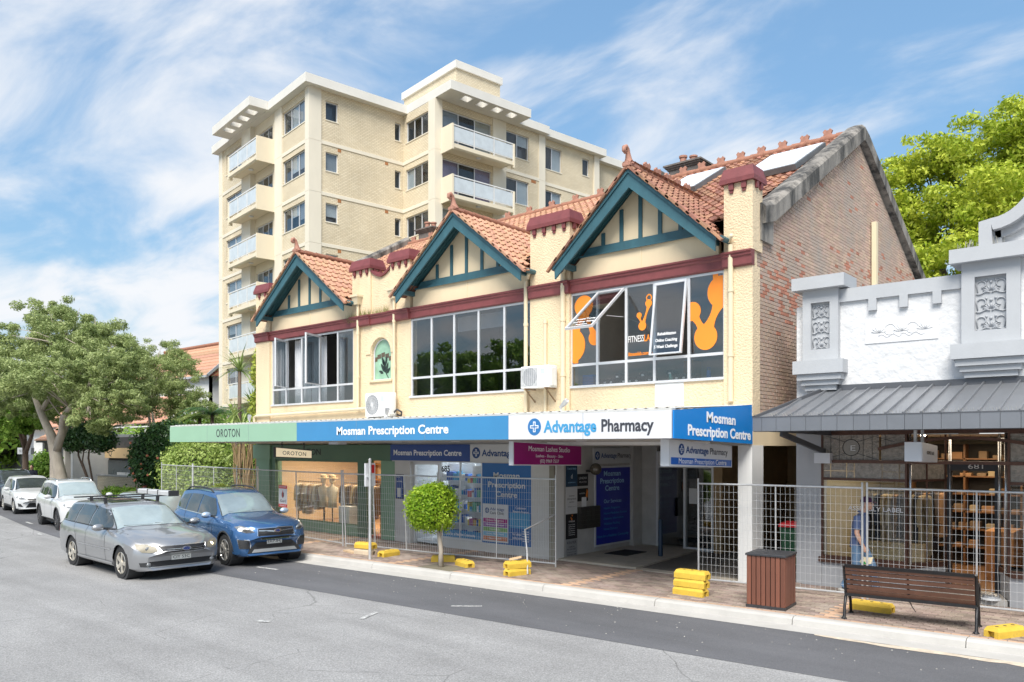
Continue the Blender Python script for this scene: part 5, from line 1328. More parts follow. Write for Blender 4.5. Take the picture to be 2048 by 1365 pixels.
# curved gable rising to the right
def curve_pts(n=14):
    pts = []
    for k in range(n+1):
        a = math.pi/2*k/n; pts.append((-2.62+.62*math.sin(a)*1.0, 6.42+ (1-math.cos(a))*1.05))
    return pts
cp = [(-2.72,6.26),(-2.72,6.66)] + [(-2.55,6.68)] + [(-2.55+.75*math.sin(math.pi/2*k/12), 6.68+1.15*(1-math.cos(math.pi/2*k/12))) for k in range(1,13)] + [(-1.72,8.3),(-1.2,8.75),(-.3,9.0),(1.0,9.0),(RX1,8.2)]
body = [(x,G,z) for x, z in cp] + [(RX1,G,3.1),(-2.4,G,3.1),(-2.4,G,6.0)]
MB().prism([(x+.12 if i < len(cp) else x,G-.02,z-.0) for i,(x,y,z) in enumerate(body)], (0,.3,0)).build('gable_wall', m_wr, rb_)
def rim(off0, off1, y0, y1, mat, name):
    c = MB(); P = [Vector((x,z)) for x, z in cp]
    def nrm(i):
        a = P[max(i-1,0)]; b = P[min(i+1,len(P)-1)]; d = (b-a).normalized(); return Vector((d.y,-d.x))
    for i in range(len(P)-1):
        a0, a1 = P[i]+nrm(i)*off0, P[i]+nrm(i)*off1; b0, b1 = P[i+1]+nrm(i+1)*off0, P[i+1]+nrm(i+1)*off1
        vs = [(a0.x,y0,a0.y),(a1.x,y0,a1.y),(b1.x,y0,b1.y),(b0.x,y0,b0.y)]
        c.prism(vs, (0,y1-y0,0))
    return c.build(name, mat, rb_)
rim(-.02,.18,G-.30,G+.32,m_lg,'gable_moulding'); rim(.181,.30,G-.14,G,m_lg,'gable_inner_moulding')
# bird spikes
sk = MB(); random.seed(3)
for i in range(46):
    x = -3.12+.75*random.random(); y = G-.25+.3*random.random(); sk.tube([(x,y,6.26),(x+random.uniform(-.05,.05),y+random.uniform(-.05,.05),6.40)],.003,3)
for i in range(40):
    x = -5.0+.6*random.random(); y = G+.1+.2*random.random(); sk.tube([(x,y,ZP),(x+random.uniform(-.03,.03),y,ZP+.05)],.003,3)
so_ = sk.build('bird_spikes', M('spike_steel', (.6,.58,.5), .4), rb_, fix=False); so_['kind'] = 'stuff'
# ---- metal awning: hipped at the left
GY = 13.62; gz0, gz1 = 3.12, 3.36; ze = 3.93
aw_ = MB().add([(-5.97,GY,gz1),(RX1,GY,gz1),(RX1,G-.02,ze),(-5.45,G-.02,ze),(-5.97,G-.02,gz1+.02)],[(0,1,2,3),(0,3,4)]).build('metal_awning', m_zinc, rb_)
nrm_ = Vector((0,-(ze-gz1),(G-GY))).normalized()
x = -5.62
while x < RX1:
    a = Vector((x,GY,gz1)); b = Vector((x,G-.02,ze))
    if x < -5.45:
        t_ = (x+5.97)/.52; b = a.lerp(b, t_)
    if (b-a).length > .1: MB().beam(a+nrm_*.02, b+nrm_*.02, .025, .05, up=nrm_).build('standing_seam', m_zinc, aw_)
    x += .265
MB().beam((-5.98,GY,gz1+.01),(-5.45,G-.03,ze+.02),.05,.07).build('hip_capping', m_zincd, aw_)
MB().box(-5.45,RX1,G-.05,G,ze-.02,ze+.10).build('apron_flashing', m_zincd, aw_)
MB().box(-5.98,RX1,GY-.05,GY+.05,gz0-.01,gz1-.02).build('gutter', m_zincd, aw_)
x = -5.985; k = 0
while x < RX1:
    w_ = .175 if k == 0 else .262
    MB().box(x,x+w_-.006,GY-.075,GY-.05,gz0,gz1).build('fascia_panel', M('fascia_zinc', (.20,.21,.23), .42, metal=.4, var=.06, obrand=.06), aw_); x += w_; k += 1
MB().box(-5.985,-5.96,GY-.05,G-.1,gz0,gz1).build('end_fascia', MATS['fascia_zinc'], aw_)
MB().box(-5.99,RX1,GY-.08,GY+.06,gz1,gz1+.02).build('gutter_lip', m_zincd, aw_)
MB().box(-5.9,RX1,GY+.05,G-.02,gz0+.06,gz0+.09).build('soffit', M('dark_soffit', (.22,.22,.225), .8), aw_)
MB().beam((-5.55,GY+.15,3.08),(-5.42,G+.0,2.74),.05,.10).build('strut', m_zincd, aw_)
MB().beam((-5.55,GY+.12,3.14),(-5.3,G+.0,3.10),.06,.08).build('outrigger', m_zincd, aw_)
MB().box(-5.56,-5.26,G-.18,G-.0,2.52,2.72).build('junction_box', m_signw, rb_)
sk = MB()
for i in range(90):
    x = -5.7+i*.05; sk.tube([(x,GY+.02,gz1+.02),(x+random.uniform(-.02,.02),GY-.02,gz1+.08)],.0025,3)
s2_ = sk.build('bird_spikes', MATS['spike_steel'], rb_, fix=False); s2_['kind'] = 'stuff'
# ---- shopfront
sx0 = -5.48
MB().box(RX0,sx0,G-.02,G+.3,FP-.05,3.2).build('shop_pier', m_shopg, rb_)
MB().box(sx0,-3.93,G,G+.25,FP-.05,.60).build('stall_riser', m_shopg, rb_)
MB().box(sx0-.04,-3.93,G-.06,G+.05,.60,.70).build('sill', m_copper, rb_)
DX0, DX1 = -3.44, -2.62                                     # recessed doorway
def shopwin(label, x0, x1, y, z0, z1, bars, ztr, mull=()):
    w = MB(); e = .035
    w.box(x0,x0+e,y-.03,y+.03,z0,z1); w.box(x1-e,x1,y-.03,y+.03,z0,z1); w.box(x0+e,x1-e,y-.03,y+.03,z0,z0+e); w.box(x0+e,x1-e,y-.03,y+.03,z1-e,z1)
    for z in ztr: w.box(x0+e,x1-e,y-.035,y+.025,z-.025,z+.025)
    for x in mull: w.box(x-.02,x+.02,y-.028,y+.028,z0+e,z1-e)
    o = w.build('shop_window', m_copper, rb_); o['label'] = label
    zs = [z0+e]+[q for z in ztr for q in (z-.025,z+.025)]+[z1-e]
    return o, zs
g_ass = glass('boutique_glass', (.88,.90,.88), .8); g_obs = M('textured_leadlight', (.30,.265,.225), .25, var=.3, vscale=14, bump=.7, bscale=28, spec=.7)
wn1, zs = shopwin('large bronze framed shop window with leadlight transoms', sx0, -3.93, G, .70, 3.10, None, (2.22,2.56))
MB().box(sx0+.035,-3.97,G-.003,G+.003,.735,2.195).build('pane', g_ass, wn1)
# band of small leadlights
x = sx0+.035
for w_ in (.14,.30,.14,.50,.30,.22,.28):
    x1_ = min(x+w_, -3.97); MB().box(x+.006,x1_-.006,G-.004,G+.004,2.245,2.37 if w_ < .45 else 2.535).build('leadlight_pane', g_obs, wn1)
    if w_ < .45: MB().box(x+.006,x1_-.006,G-.004,G+.004,2.38,2.535).build('leadlight_pane', g_obs, wn1)
    x = x1_
# upper transom: roundel panel then arched run
MB().box(sx0+.035,-4.42,G-.004,G+.004,2.585,3.065).build('leadlight_pane', g_obs, wn1)
MB().box(-4.38,-3.965,G-.004,G+.004,2.585,3.065).build('leadlight_pane', g_obs, wn1)
ld = MB(); yl = G-.008
cxr, czr, rr = -4.92, 2.825, .155
ld.tube([(cxr+rr*math.cos(2*math.pi*k/24),yl,czr+rr*math.sin(2*math.pi*k/24)) for k in range(25)],.006,5)
for sx in (-1,1):
    for sz in (-1,1): ld.tube([(cxr+sx*rr*.7,yl,czr+sz*rr*.7),(cxr+sx*.48,yl,czr+sz*.225)],.005,4)
for x in (cxr-.38,cxr-.22,cxr+.22,cxr+.38): ld.tube([(x,yl,2.59),(x,yl,3.06)],.004,4)
for z in (2.72,2.93):
    for s_ in (-1,1): ld.tube([(cxr+s_*.38,yl,z),(cxr+s_*.5,yl,z)],.004,4)
ld.tube([(cxr,yl,czr+rr),(cxr,yl,3.06)],.004,4); ld.tube([(cxr,yl,2.59),(cxr,yl,czr-rr)],.004,4)
lo_ = ld.build('lead_lines', m_black, wn1); lo_['kind'] = 'stuff'
MB().add([(cxr+(rr-.008)*math.cos(2*math.pi*k/24),G-.006,czr+(rr-.008)*math.sin(2*math.pi*k/24)) for k in range(24)],[tuple(range(24))]).build('roundel_pane', M('grey_roundel', (.25,.235,.215), .15), wn1)
text('reflected_numeral', 'E', frame((0,G-.006,0),(1,0,0)), cxr-.01, czr-.06, .09, .11, m_signg, wn1)
# curved head rail over the door bay
arcr = [(-4.42+ (2.75)*k/16, 2.80+.20*math.sin(math.pi*k/16)) for k in range(17)]
ah = MB()
for (a, za), (b, zb) in zip(arcr, arcr[1:]): ah.beam((a,G-.03,za),(b,G-.03,zb),.09,.055)
ah.build('arched_head_rail', m_copper, rb_)
ls_ = MB()
for k in range(6):
    x = -4.3+k*.46; ls_.tube([(x,yl,3.05),(x,yl,2.98 if 0 < k < 5 else 2.86)],.004,4); ls_.tube([(x-.16,yl,3.02),(x+.16,yl,2.93)],.004,4); ls_.tube([(x-.16,yl,2.93),(x+.16,yl,3.02)],.004,4)
lz = ls_.build('lead_lines', m_black, wn1); lz['kind'] = 'stuff'
MB().box(sx0-.06,RX1,G-.07,G+.04,2.53,2.59).build('transom_rail', m_copper, rb_); MB().box(sx0-.03,RX1,G-.05,G+.06,3.08,3.16).build('head_rail', m_copper, rb_)
# splayed side light into the recess
sl_ = MB().prism([(-3.93,G+.0,FP-.05),(-3.47,G+.75,FP-.05),(-3.47,G+.95,FP-.05),(-3.93,G+.25,FP-.05)], (0,0,.62)).build('stall_riser', m_shopg, rb_)
MB().prism([(-3.95,G-.05,.67-.06),(-3.45,G+.74,.67-.06),(-3.47,G+.95,.67-.06),(-3.93,G+.25,.67-.06)], (0,0,.09)).build('sill', m_copper, rb_)
sd = MB()
for t_ in (0,.5,1): 
    p = Vector((-3.93,G+.02,0)).lerp(Vector((-3.47,G+.77,0)),t_); sd.tube([(p.x,p.y,.70),(p.x,p.y,3.08)],.02,6)
for z in (2.22,2.56): sd.beam((-3.93,G+.02,z),(-3.47,G+.77,z),.04,.04)
sdo = sd.build('side_light', m_copper, rb_)
MB().quad((-3.93,G+.02,.70),(-3.47,G+.77,.70),(-3.47,G+.77,2.2),(-3.93,G+.02,2.2)).build('pane', g_ass, sdo)
MB().quad((-3.93,G+.025,2.24),(-3.47,G+.775,2.24),(-3.47,G+.775,2.54),(-3.93,G+.025,2.54)).build('leadlight_pane', g_obs, sdo)
for x, y in ((-3.88,G+.0),(-3.40,G+.80)): MB().tube([(x,y,.68),(x,y,3.08)],.022,8).build('chrome_mullion', M('polished_steel', (.62,.63,.65), .25, metal=.8), rb_, smooth=True)
# right hand window beyond the doorway
MB().prism([(-2.33,G,FP-.05),(RX1,G,FP-.05),(RX1,G+.25,FP-.05),(-2.62,G+.85,FP-.05)], (0,0,.62)).build('stall_riser', m_shopg, rb_)
MB().prism([(-2.64,G+.80,.62),(-2.31,G-.06,.62),(RX1,G-.06,.62),(RX1,G+.1,.62),(-2.6,G+.85,.62)], (0,0,.08)).build('sill', m_copper, rb_)
wn2, _ = shopwin('bronze framed shop window right of the doorway', -2.36, RX1, G, .70, 3.10, None, (2.22,2.56), (.2,))
MB().box(-2.32,.18,G-.003,G+.003,.735,2.195).build('pane', g_ass, wn2); MB().box(.22,RX1-.04,G-.003,G+.003,.735,2.195).build('pane', g_ass, wn2)
MB().box(-2.32,RX1-.04,G-.004,G+.004,2.245,2.535).build('leadlight_pane', g_obs, wn2); MB().box(-2.32,RX1-.04,G-.004,G+.004,2.585,3.065).build('leadlight_pane', g_obs, wn2)
MB().quad((-2.34,G+.02,.70),(-2.62,G+.80,.70),(-2.62,G+.80,3.0),(-2.34,G+.02,3.0)).build('pane', g_ass, wn2)
for x, y in ((-2.40,G+.1),(-2.60,G+.76)): MB().tube([(x,y,.68),(x,y,3.08)],.025,8).build('chrome_mullion', MATS['polished_steel'], rb_, smooth=True)
# door frame, step
df_ = MB().box(DX0,DX0+.06,G+.78,G+.9,FP,2.56).box(DX1-.06,DX1,G+.78,G+.9,FP,2.56).box(DX0+.06,DX1-.06,G+.78,G+.9,2.40,2.56).build('door_frame', M('ink_blue_paint', (.012,.014,.022), .4), rb_)
text('house_number', '681', frame((0,G+.78,0),(1,0,0)), -3.1, 2.44, .24, .09, m_signg, df_)
MB().prism([(-3.9,G-.02,FP-.02),(-2.36,G-.02,FP-.02),(-2.6,G+.85,FP-.02),(-3.47,G+.85,FP-.02)], (0,0,.10)).build('doorstep', m_conc, rb_)
# interior
MB().quad((-5.9,21,FP),(RX1,21,FP),(RX1,21,3.08),(-5.9,21,3.08)).quad((-5.9,G+.3,FP),(-5.9,21,FP),(-5.9,21,3.08),(-5.9,G+.3,3.08)).quad((RX1,G+.3,FP),(RX1,G+.3,3.08),(RX1,21,3.08),(RX1,21,FP)).build('interior_wall', M('olive_interior', (.40,.37,.28), .85), rb_)
MB().quad((-5.9,G+.26,FP+.01),(RX1,G+.26,FP+.01),(RX1,21,FP+.01),(-5.9,21,FP+.01)).build('interior_floor', M('oak_floor', (.22,.12,.06), .5, var=.2), rb_)
MB().quad((-5.9,G+.26,3.07),(-5.9,21,3.07),(RX1,21,3.07),(RX1,G+.26,3.07)).build('interior_ceiling', m_cl, rb_)
MB().quad((RX0,G+.3,0),(RX0,30,0),(RX0,30,5.6),(RX0,G+.3,5.6)).quad((RX0,G+.3,5.45),(RX1,G+.3,5.45),(RX1,30,5.3),(RX0,30,5.3)).build('rear_wall', m_shopg, rb_)
lamp('fashion_shop_light', (-3.6,17.6,3.0), 20, 3.0, (1,.82,.6), sy=2.5)
for x, y in ((-4.9,16.6),(-3.9,16.6),(-2.6,18.4)): MB().lathe([(.05,3.05),(.05,3.07)], (x,y,0), 10).build('downlight', m_glow, rb_)
# shelving seen through the door
sh = thing('timber_shelving', 'dark timber shelving with folded goods behind the open doorway', 'shelves', (-3.9,20.2,FP))
m_sh = M('walnut_shelf', (.16,.075,.03), .5, var=.2)
MB().box(-5.0,-2.2,20.55,20.6,FP,2.9).build('back_panel', M('shelf_black', (.02,.017,.015), .7), sh)
for x in (-5.0,-3.9,-2.8,-2.2): MB().box(x-.02,x+.02,20.2,20.55,FP,2.9).build('upright', m_sh, sh)
random.seed(9)
for k, z in enumerate((.55,.95,1.35,1.75,2.15,2.55)):
    MB().box(-5.0,-2.2,20.2,20.55,z,z+.03).build('shelf', m_sh, sh)
    x = -4.9
    while x < -2.4:
        w_ = random.uniform(.14,.24); h_ = random.uniform(.06,.18)
        if random.random() < .7: MB().cbox(x,x+w_,20.22,20.48,z+.031,z+.031+h_,.01).build('folded_goods', random.choice([GM[1],GM[5],GM[1],GM[7]]), sh)
        x += w_+random.uniform(.03,.15)
lamp('shelf_light', (-3.6,19.4,2.9), 6, 1.6, (1,.75,.45), sy=.3)
ct = MB().cbox(-3.15,-2.65,18.2,19.2,FP+.012,1.15,.01).build('shop_counter', m_wood); tag(ct, 'honey timber counter inside the fashion shop doorway', 'counter')
rack('rail of olive and black coats in the fashion shop window', -4.9, -3.7, 16.45, 1.98, 12, [GM[2],GM[7],GM[6],GM[0],GM[7],GM[1],GM[6]], 1.05)
rack('second rail of dark coats behind the splayed side light', -4.3, -3.7, 17.6, 1.98, 6, [GM[6],GM[2],GM[1]], 1.05)
bx = MB().cbox(-5.02,-3.75,16.0,16.5,FP+.012,1.02,.008).build('timber_bench_box', M('pale_ply', (.60,.46,.29), .6, var=.08, vscale=2, streak=.2)); tag(bx, 'pale timber display box standing in the fashion shop window', 'display box')
text('lettering', 'ASSEMBLY LABEL', frame((0,G-.003,0),(1,0,0)), -4.98, 1.63, .98, .085, m_txtw, wn1, bold=.012)
# hanging lightbox
t, fh, L_ = hung('hanging_sign', 'white lightbox hung under the charcoal metal awning', -3.35, 14.15, 15.2, 2.92, .32, .26, .06, m_signw, (), m_signw)
text('lettering', 'ASSEMBLY LABEL', fh, L_/2, .13, .5, .06, m_txtd, t, align='CENTER')
for y in (14.3,14.75): MB().box(-3.50,-3.46,y-.03,y+.03,2.9,3.2).build('hanger_strap', MATS['guard_grey'], t)
bwl = thing('pet_bowl', 'steel bowl standing on the fashion shop doorstep', 'bowl', (-2.62,G+.05,FP+.08), local=True)
MB().lathe([(.10,0),(.14,.07),(.15,.075),(.13,.065),(.09,.01)], (0,0,0), 18, caps=False).build('bowl', MATS['polished_steel'], bwl, smooth=True)
MB().lathe([(.16,-.002),(.155,.03),(.11,.032)], (0,0,0), 18, caps=False).build('base_ring', MATS['guard_grey'], bwl, smooth=True)
# wheelie bin in the passage
wb = thing('wheelie_bin', 'green wheelie bin with red lid in the passage', 'bin', (-6.62,17.3,FP), R(8), local=True)
MB().add([(-.22,-.26,.08),(.22,-.26,.08),(.22,.22,.08),(-.22,.22,.08),(-.29,-.36,.95),(.29,-.36,.95),(.29,.32,.95),(-.29,.32,.95)],[(3,2,1,0),(0,1,5,4),(1,2,6,5),(2,3,7,6),(3,0,4,7),(4,5,6,7)]).build('body', M('bin_green', (.02,.09,.045), .5), wb)
MB().cbox(-.31,.31,-.39,.36,.95,1.03,.03).build('lid', M('bin_red', (.50,.02,.03), .45), wb); MB().tube([(-.25,.38,.98),(.25,.38,.98)],.02,6).build('handle', m_black, wb)
for x in (-.27,.27): MB().lathe([(.1,x-.03),(.1,x+.03)], (0,.24,.1), 14, axis='x').build('wheel', m_black, wb)
# ================================================================== APARTMENT TOWER BEHIND
TA = (-37.38, 25.84); TROT = R(81.565)
m_tw = M('tower_cream', (0.72, 0.64, 0.49), 0.75, var=0.05, vscale=0.6, streak=0.4, stain=(0.5,0.4,0.26), stain_scale=0.5, stain_lo=.7, stain_hi=.95)
m_tws = M('tower_pale_slab', (0.72, 0.665, 0.55), 0.7, var=0.05, vscale=0.8, streak=.4)
m_twr = M('tower_roof_edge', (0.68, 0.66, 0.61), 0.65, var=0.06, vscale=0.7)
def brickmat(name, c1, c2, mort, w, h, ms):
    m = bpy.data.materials.new(name); m.use_nodes = True; nt = m.node_tree; b = nt.nodes['Principled BSDF']; L = nt.links.new
    tc = _node(nt, 'ShaderNodeTexCoord'); sp = _node(nt, 'ShaderNodeSeparateXYZ'); L(tc.outputs['Object'], sp.inputs[0])
    ad = _node(nt, 'ShaderNodeMath', operation='ADD'); L(sp.outputs[0], ad.inputs[0]); L(sp.outputs[1], ad.inputs[1])
    cb = _node(nt, 'ShaderNodeCombineXYZ'); L(ad.outputs[0], cb.inputs[0]); L(sp.outputs[2], cb.inputs[1])
    bt = _node(nt, 'ShaderNodeTexBrick'); L(cb.outputs[0], bt.inputs['Vector']); bt.inputs['Scale'].default_value = 1
    bt.inputs['Brick Width'].default_value = w; bt.inputs['Row Height'].default_value = h; bt.inputs['Mortar Size'].default_value = ms; bt.inputs['Bias'].default_value = 0.0
    bt.inputs['Color1'].default_value = (*c1,1); bt.inputs['Color2'].default_value = (*c2,1); bt.inputs['Mortar'].default_value = (*mort,1)
    nz = _node(nt, 'ShaderNodeTexNoise'); L(tc.outputs['Object'], nz.inputs['Vector']); nz.inputs['Scale'].default_value = .5; nz.inputs['Detail'].default_value = 8
    mr = _node(nt, 'ShaderNodeMapRange'); L(nz.outputs[0], mr.inputs[0]); mr.inputs[1].default_value = .3; mr.inputs[2].default_value = .7; mr.inputs[3].default_value = .9; mr.inputs[4].default_value = 1.1
    hs = _node(nt, 'ShaderNodeHueSaturation'); L(bt.outputs[0], hs.inputs['Color']); L(mr.outputs[0], hs.inputs['Value']); L(hs.outputs[0], b.inputs['Base Color'])
    b.inputs['Roughness'].default_value = .9
    bp = _node(nt, 'ShaderNodeBump'); bp.inputs['Strength'].default_value = .3; bp.inputs['Distance'].default_value = .01; bp.invert = True; L(bt.outputs['Fac'], bp.inputs['Height']); L(bp.outputs[0], b.inputs['Normal'])
    MATS[name] = m; return m
m_tb = brickmat('blond_brick', (.73,.645,.485), (.65,.56,.40), (.48,.395,.27), .24, .086, .012)
m_win_dark = M('dark_backing', (.035,.042,.05), .04, spec=.9, var=.3, vscale=.4)
m_blind = [M('blind_white', (.62,.64,.64), .5, var=.05), M('blind_grey', (.36,.38,.40), .5), M('blind_cream', (.56,.50,.40), .6), M('curtain_lilac', (.36,.27,.36), .7), M('mesh_dark', (.05,.052,.055), .6)]
g_tw = glass('tower_pane', (.85,.88,.9), .6)
m_vent = M('vent_rust', (.38,.16,.06), .8)
tower = thing('apartment_tower', 'tall blond brick apartment tower with cream balconies behind the shops', 'building', (*TA,0), TROT, local=True)
ZF = [20.1,17.2,14.3,11.4,8.5,5.6,2.7]; ZTOP = 23.05
def swap(mb): mb.v = [(y,x,z) for x,y,z in mb.v]; return mb
random.seed(77)
def twin(face, plane, a0, a1, z0, z1, n=2, sty=None):
    """window set 10 cm into a wall; face 'y' looks along -y, face 'x' along -x"""
    d = .12; mb = MB(); e = .05; sw = swap if face == 'x' else (lambda m: m)
    mb.box(a0,a1,plane+d-.03,plane+d+.03,z0,z0+e); mb.box(a0,a1,plane+d-.03,plane+d+.03,z1-e,z1); mb.box(a0,a0+e,plane+d-.029,plane+d+.029,z0+e,z1-e); mb.box(a1-e,a1,plane+d-.029,plane+d+.029,z0+e,z1-e)
    for k in range(1,n): x = a0+(a1-a0)*k/n; mb.box(x-.025,x+.025,plane+d-.028,plane+d+.028,z0+e,z1-e)
    o = sw(mb).build('window', m_alu, tower)
    for k in range(n):
        x0 = a0+(a1-a0)*k/n+.02; x1 = a0+(a1-a0)*(k+1)/n-.02
        sw(MB().box(x0,x1,plane+d-.004,plane+d+.004,z0+.04,z1-.04)).build('pane', g_tw, o)
        st = sty if sty is not None else random.choice([0,0,1,2,4,5,5])
        if isinstance(st,(list,tuple)): st = st[k % len(st)]
        if st < 5:
            drop = 1 if st in (3,4) else random.choice([.45,.7,1,1])
            sw(MB().box(x0+.01,x1-.01,plane+d+.05,plane+d+.06,z1-.05-(z1-z0-.1)*drop,z1-.05)).build('blind', m_blind[st], o)
    sw(MB().box(a0,a1,plane+d+.25,plane+d+.27,z0,z1)).build('window_back', m_win_dark, o)  # dark sheet standing in for the dim room behind the pane
    sw(MB().box(a0-.03,a1+.03,plane-.03,plane+d,z0-.06,z0-.003)).build('sill', m_tws, o)
    return o
def face_wall(face, plane, a0, a1, zb, zt, holes, mat=m_tb, th=.3, name='brick_wall'):
    mb = wall_mesh(MB(), a0, a1, zb, zt, plane, plane+th, holes)
    return (swap(mb) if face == 'x' else mb).build(name, mat, tower)
# --- right face of the near block
hs = []
for z in ZF: hs += [(1.0,1.78,z+1.35,z+2.42),(5.6,6.02,z+1.35,z+2.42)]
face_wall('y', 0, .7, 6.21, 0, ZTOP, hs)
for i, z in enumerate(ZF): twin('y',0,1.0,1.78,z+1.35,z+2.42,1); twin('y',0,5.6,6.02,z+1.35,z+2.42,1,4)
# --- re-entrant face
hs = [(-2.65,-.3,z+1.2,z+2.45) for z in ZF]
face_wall('x', 6.21, -2.75, 0, 0, ZTOP, hs)
for z in ZF: twin('x',6.21,-2.65,-.3,z+1.2,z+2.45,3,[4,5,4] if random.random()<.5 else None)
# --- left face: window bay, then balcony bay, then far bay
hs = [(.5,3.45,z+1.15,z+2.5) for z in ZF]
face_wall('x', 0, .45, 4.45, 0, ZTOP, hs)
for z in ZF: twin('x',0,.5,3.45,z+1.15,z+2.5,3,[1,0,4])
hs = [(4.95,7.4,z+.15,z+2.35) for z in ZF]
face_wall('x', .02, 4.45, 9.0, 0, ZTOP, hs, m_tw, name='balcony_wall')
for z in ZF: twin('x',.02,4.95,7.4,z+.15,z+2.35,3,[4,4,1])
hs = [(9.5,12.4,z+1.15,z+2.5) for z in ZF]
face_wall('x', 0, 9.0, 13.0, 0, ZTOP, hs)
for z in ZF: twin('x',0,9.5,12.4,z+1.15,z+2.5,2,[0,1])
# --- right block, long face
q2 = -3.37
hs = []
for z in ZF: hs += [(6.7,10.4,z+.15,z+2.5),(11.6,13.5,z+1.0,z+2.5),(15.0,16.65,z+1.0,z+2.5),(18.65,19.3,z+1.35,z+2.5)]
face_wall('y', q2, 6.9-.7, 14.35, 0, ZTOP, [h for h in hs if h[1] < 14.3]); face_wall('y', q2+.25, 14.35, 19.75, 0, ZTOP-.02, [h for h in hs if h[0] > 14.3])
for i, z in enumerate(ZF):
    twin('y',q2,6.7,10.4,z+.15,z+2.5,3,[[1,4,2],[3,4,3],[2,4,2]][i%3]); twin('y',q2,11.6,13.5,z+1.0,z+2.5,2,[4,0]); twin('y',q2+.25,15.0,16.65,z+1.0,z+2.5,2,[4,0]); twin('y',q2+.25,18.65,19.3,z+1.35,z+2.5,1,4)
face_wall('y', q2+.9, 19.9, 24.5, 0, ZTOP-.05, [])
# --- columns
def colbox(x0,x1,y0,y1,name='column'):
    z = 0; L_ = [0]+sorted(ZF)+[ZTOP]
    for a, b in zip(L_, L_[1:]): MB().box(x0,x1,y0,y1,a+.012,b).build(name, m_tws, tower)
colbox(-.06,.7,-.06,.45); colbox(6.15,6.68,q2-.06,-2.75); colbox(-.06,.2,3.5,4.5); colbox(-.06,.2,13.0,13.6)
colbox(10.5,11.55,q2-.06,q2+.3,'balcony_pier'); colbox(14.35,14.9,q2-.05,q2+.2); colbox(19.75,20.25,q2+.15,q2+.9); colbox(-.3,.15,7.6,9.0,'balcony_pier')
# --- slab bands
for z in ZF:
    MB().box(.7,6.2,-.035,0,z-.10,z+.10).build('floor_band', m_tws, tower)
    swap(MB().box(.45,3.5,-.035,0,z-.10,z+.10)).build('floor_band', m_tws, tower); swap(MB().box(9.0,13.0,-.035,0,z-.10,z+.10)).build('floor_band', m_tws, tower)
    swap(MB().box(-2.75,-.04,6.175,6.21,z-.10,z+.10)).build('floor_band', m_tws, tower)
    MB().box(11.55,14.35,q2-.035,q2,z-.10,z+.10).build('floor_band', m_tws, tower); MB().box(14.9,19.75,q2+.215,q2+.25,z-.10,z+.10).build('floor_band', m_tws, tower)
    for x in (1.75,4.9): MB().box(x,x+.22,-.012,0,z-.32,z-.14).build('vent', m_vent, tower)
    MB().box(13.7,14.1,q2-.012,q2,z-.32,z-.14).build('vent', m_vent, tower)
# --- balconies
def balcony(face, wall, a0, a1, z, out):
    sw = swap if face == 'x' else (lambda m: m); f = wall-out; t = .12
    # slab with upturned, chamfered edge beam
    mb = MB(); sec = [(wall,z-.02),(wall,z+.12),(f,z+.12),(f,z-.10),(f+.10,z-.18),(f+.30,z-.06)]
    n = len(sec); vs = [(a,y,zz_) for a in (a0,a1) for y, zz_ in sec]
    mb.add(vs,[tuple(range(n)),tuple(range(2*n-1,n-1,-1))]+[(i,i+n,(i+1)%n+n,(i+1)%n) for i in range(n)])
    o = sw(mb).build('balcony', m_tw, tower)
    sw(MB().box(a0-t,a0,f-.02,wall,z-.22,z+1.25)).build('side_panel', m_tw, o); sw(MB().box(a1,a1+t,f-.02,f+.25,z-.25,z+1.2)).build('side_panel', m_tw, o)
    r_ = MB(); r_.box(a0,a1,f+.01,f+.07,z+1.16,z+1.22); r_.box(a0,a1,f+.02,f+.06,z+.26,z+.30); nn = 3
    for k in range(nn+1): x = a0+(a1-a0)*k/nn; r_.box(x-.025,x+.025,f+.015,f+.065,z+.12,z+1.16)
    sw(r_).build('balustrade', m_white, o)
    for k in range(nn): x0 = a0+(a1-a0)*k/nn+.05; x1 = a0+(a1-a0)*(k+1)/nn-.05; sw(MB().box(x0,x1,f+.03,f+.04,z+.32,z+1.10)).build('balustrade_glass', M('frosted_glass', (.55,.60,.63), .25, spec=.7), o)
    c = MB().lathe([(.16,-.05),(.15,-.09),(.05,-.11)], (0,0,0), 14); c.v = [((a0+a1)/2+p[0],(wall+f)/2+p[1],z+p[2]) for p in c.v]
    sw(c).build('ceiling_lamp', m_signw, o, smooth=True)
    return o
for z in ZF: balcony('x', 0, 4.62, 8.95, z, 1.15)
for z in ZF: balcony('y', q2, 6.7, 11.2, z, 1.15)
# --- roof slabs
def roof(x0,x1,y0,y1,z0=ZTOP,h=.5): return MB().box(x0,x1,y0,y1,z0,z0+h).build('roof_slab', m_twr, tower)
roof(-.45,7.0,-.45,13.9); roof(6.2,12.3,q2-.45,q2+8,ZTOP+.01,.52); roof(12.3,14.9,q2-.45,q2+8,ZTOP+.004,.5); roof(14.9,20.6,q2-.2,q2+8,ZTOP-.006,.49); roof(20.6,24.8,q2+.5,q2+8,ZTOP-.05,.49)
def holed_slab(face, a0, a1, b0, b1, holes):
    mb = wall_mesh(MB(), a0, a1, b0, b1, ZTOP+.012, ZTOP+.525, holes); mb.v = [(x,z,y) for x,y,z in mb.v]
    return (swap(mb) if face == 'x' else mb).build('roof_slab', m_twr, tower)
holed_slab('y', 6.2, 12.3, q2-1.55, q2-.45, [(7.4+k*1.15,8.0+k*1.15,q2-1.32,q2-.72) for k in range(4)])
holed_slab('x', 4.55, 10.6, -1.6, -.46, [(5.2+k*1.2,5.85+k*1.2,-1.38,-.75) for k in range(4)])
pe = MB().box(8.0,11.4,-3.0,2.7,ZTOP+.5,ZTOP+2.42).build('lift_room', m_tb, tower)
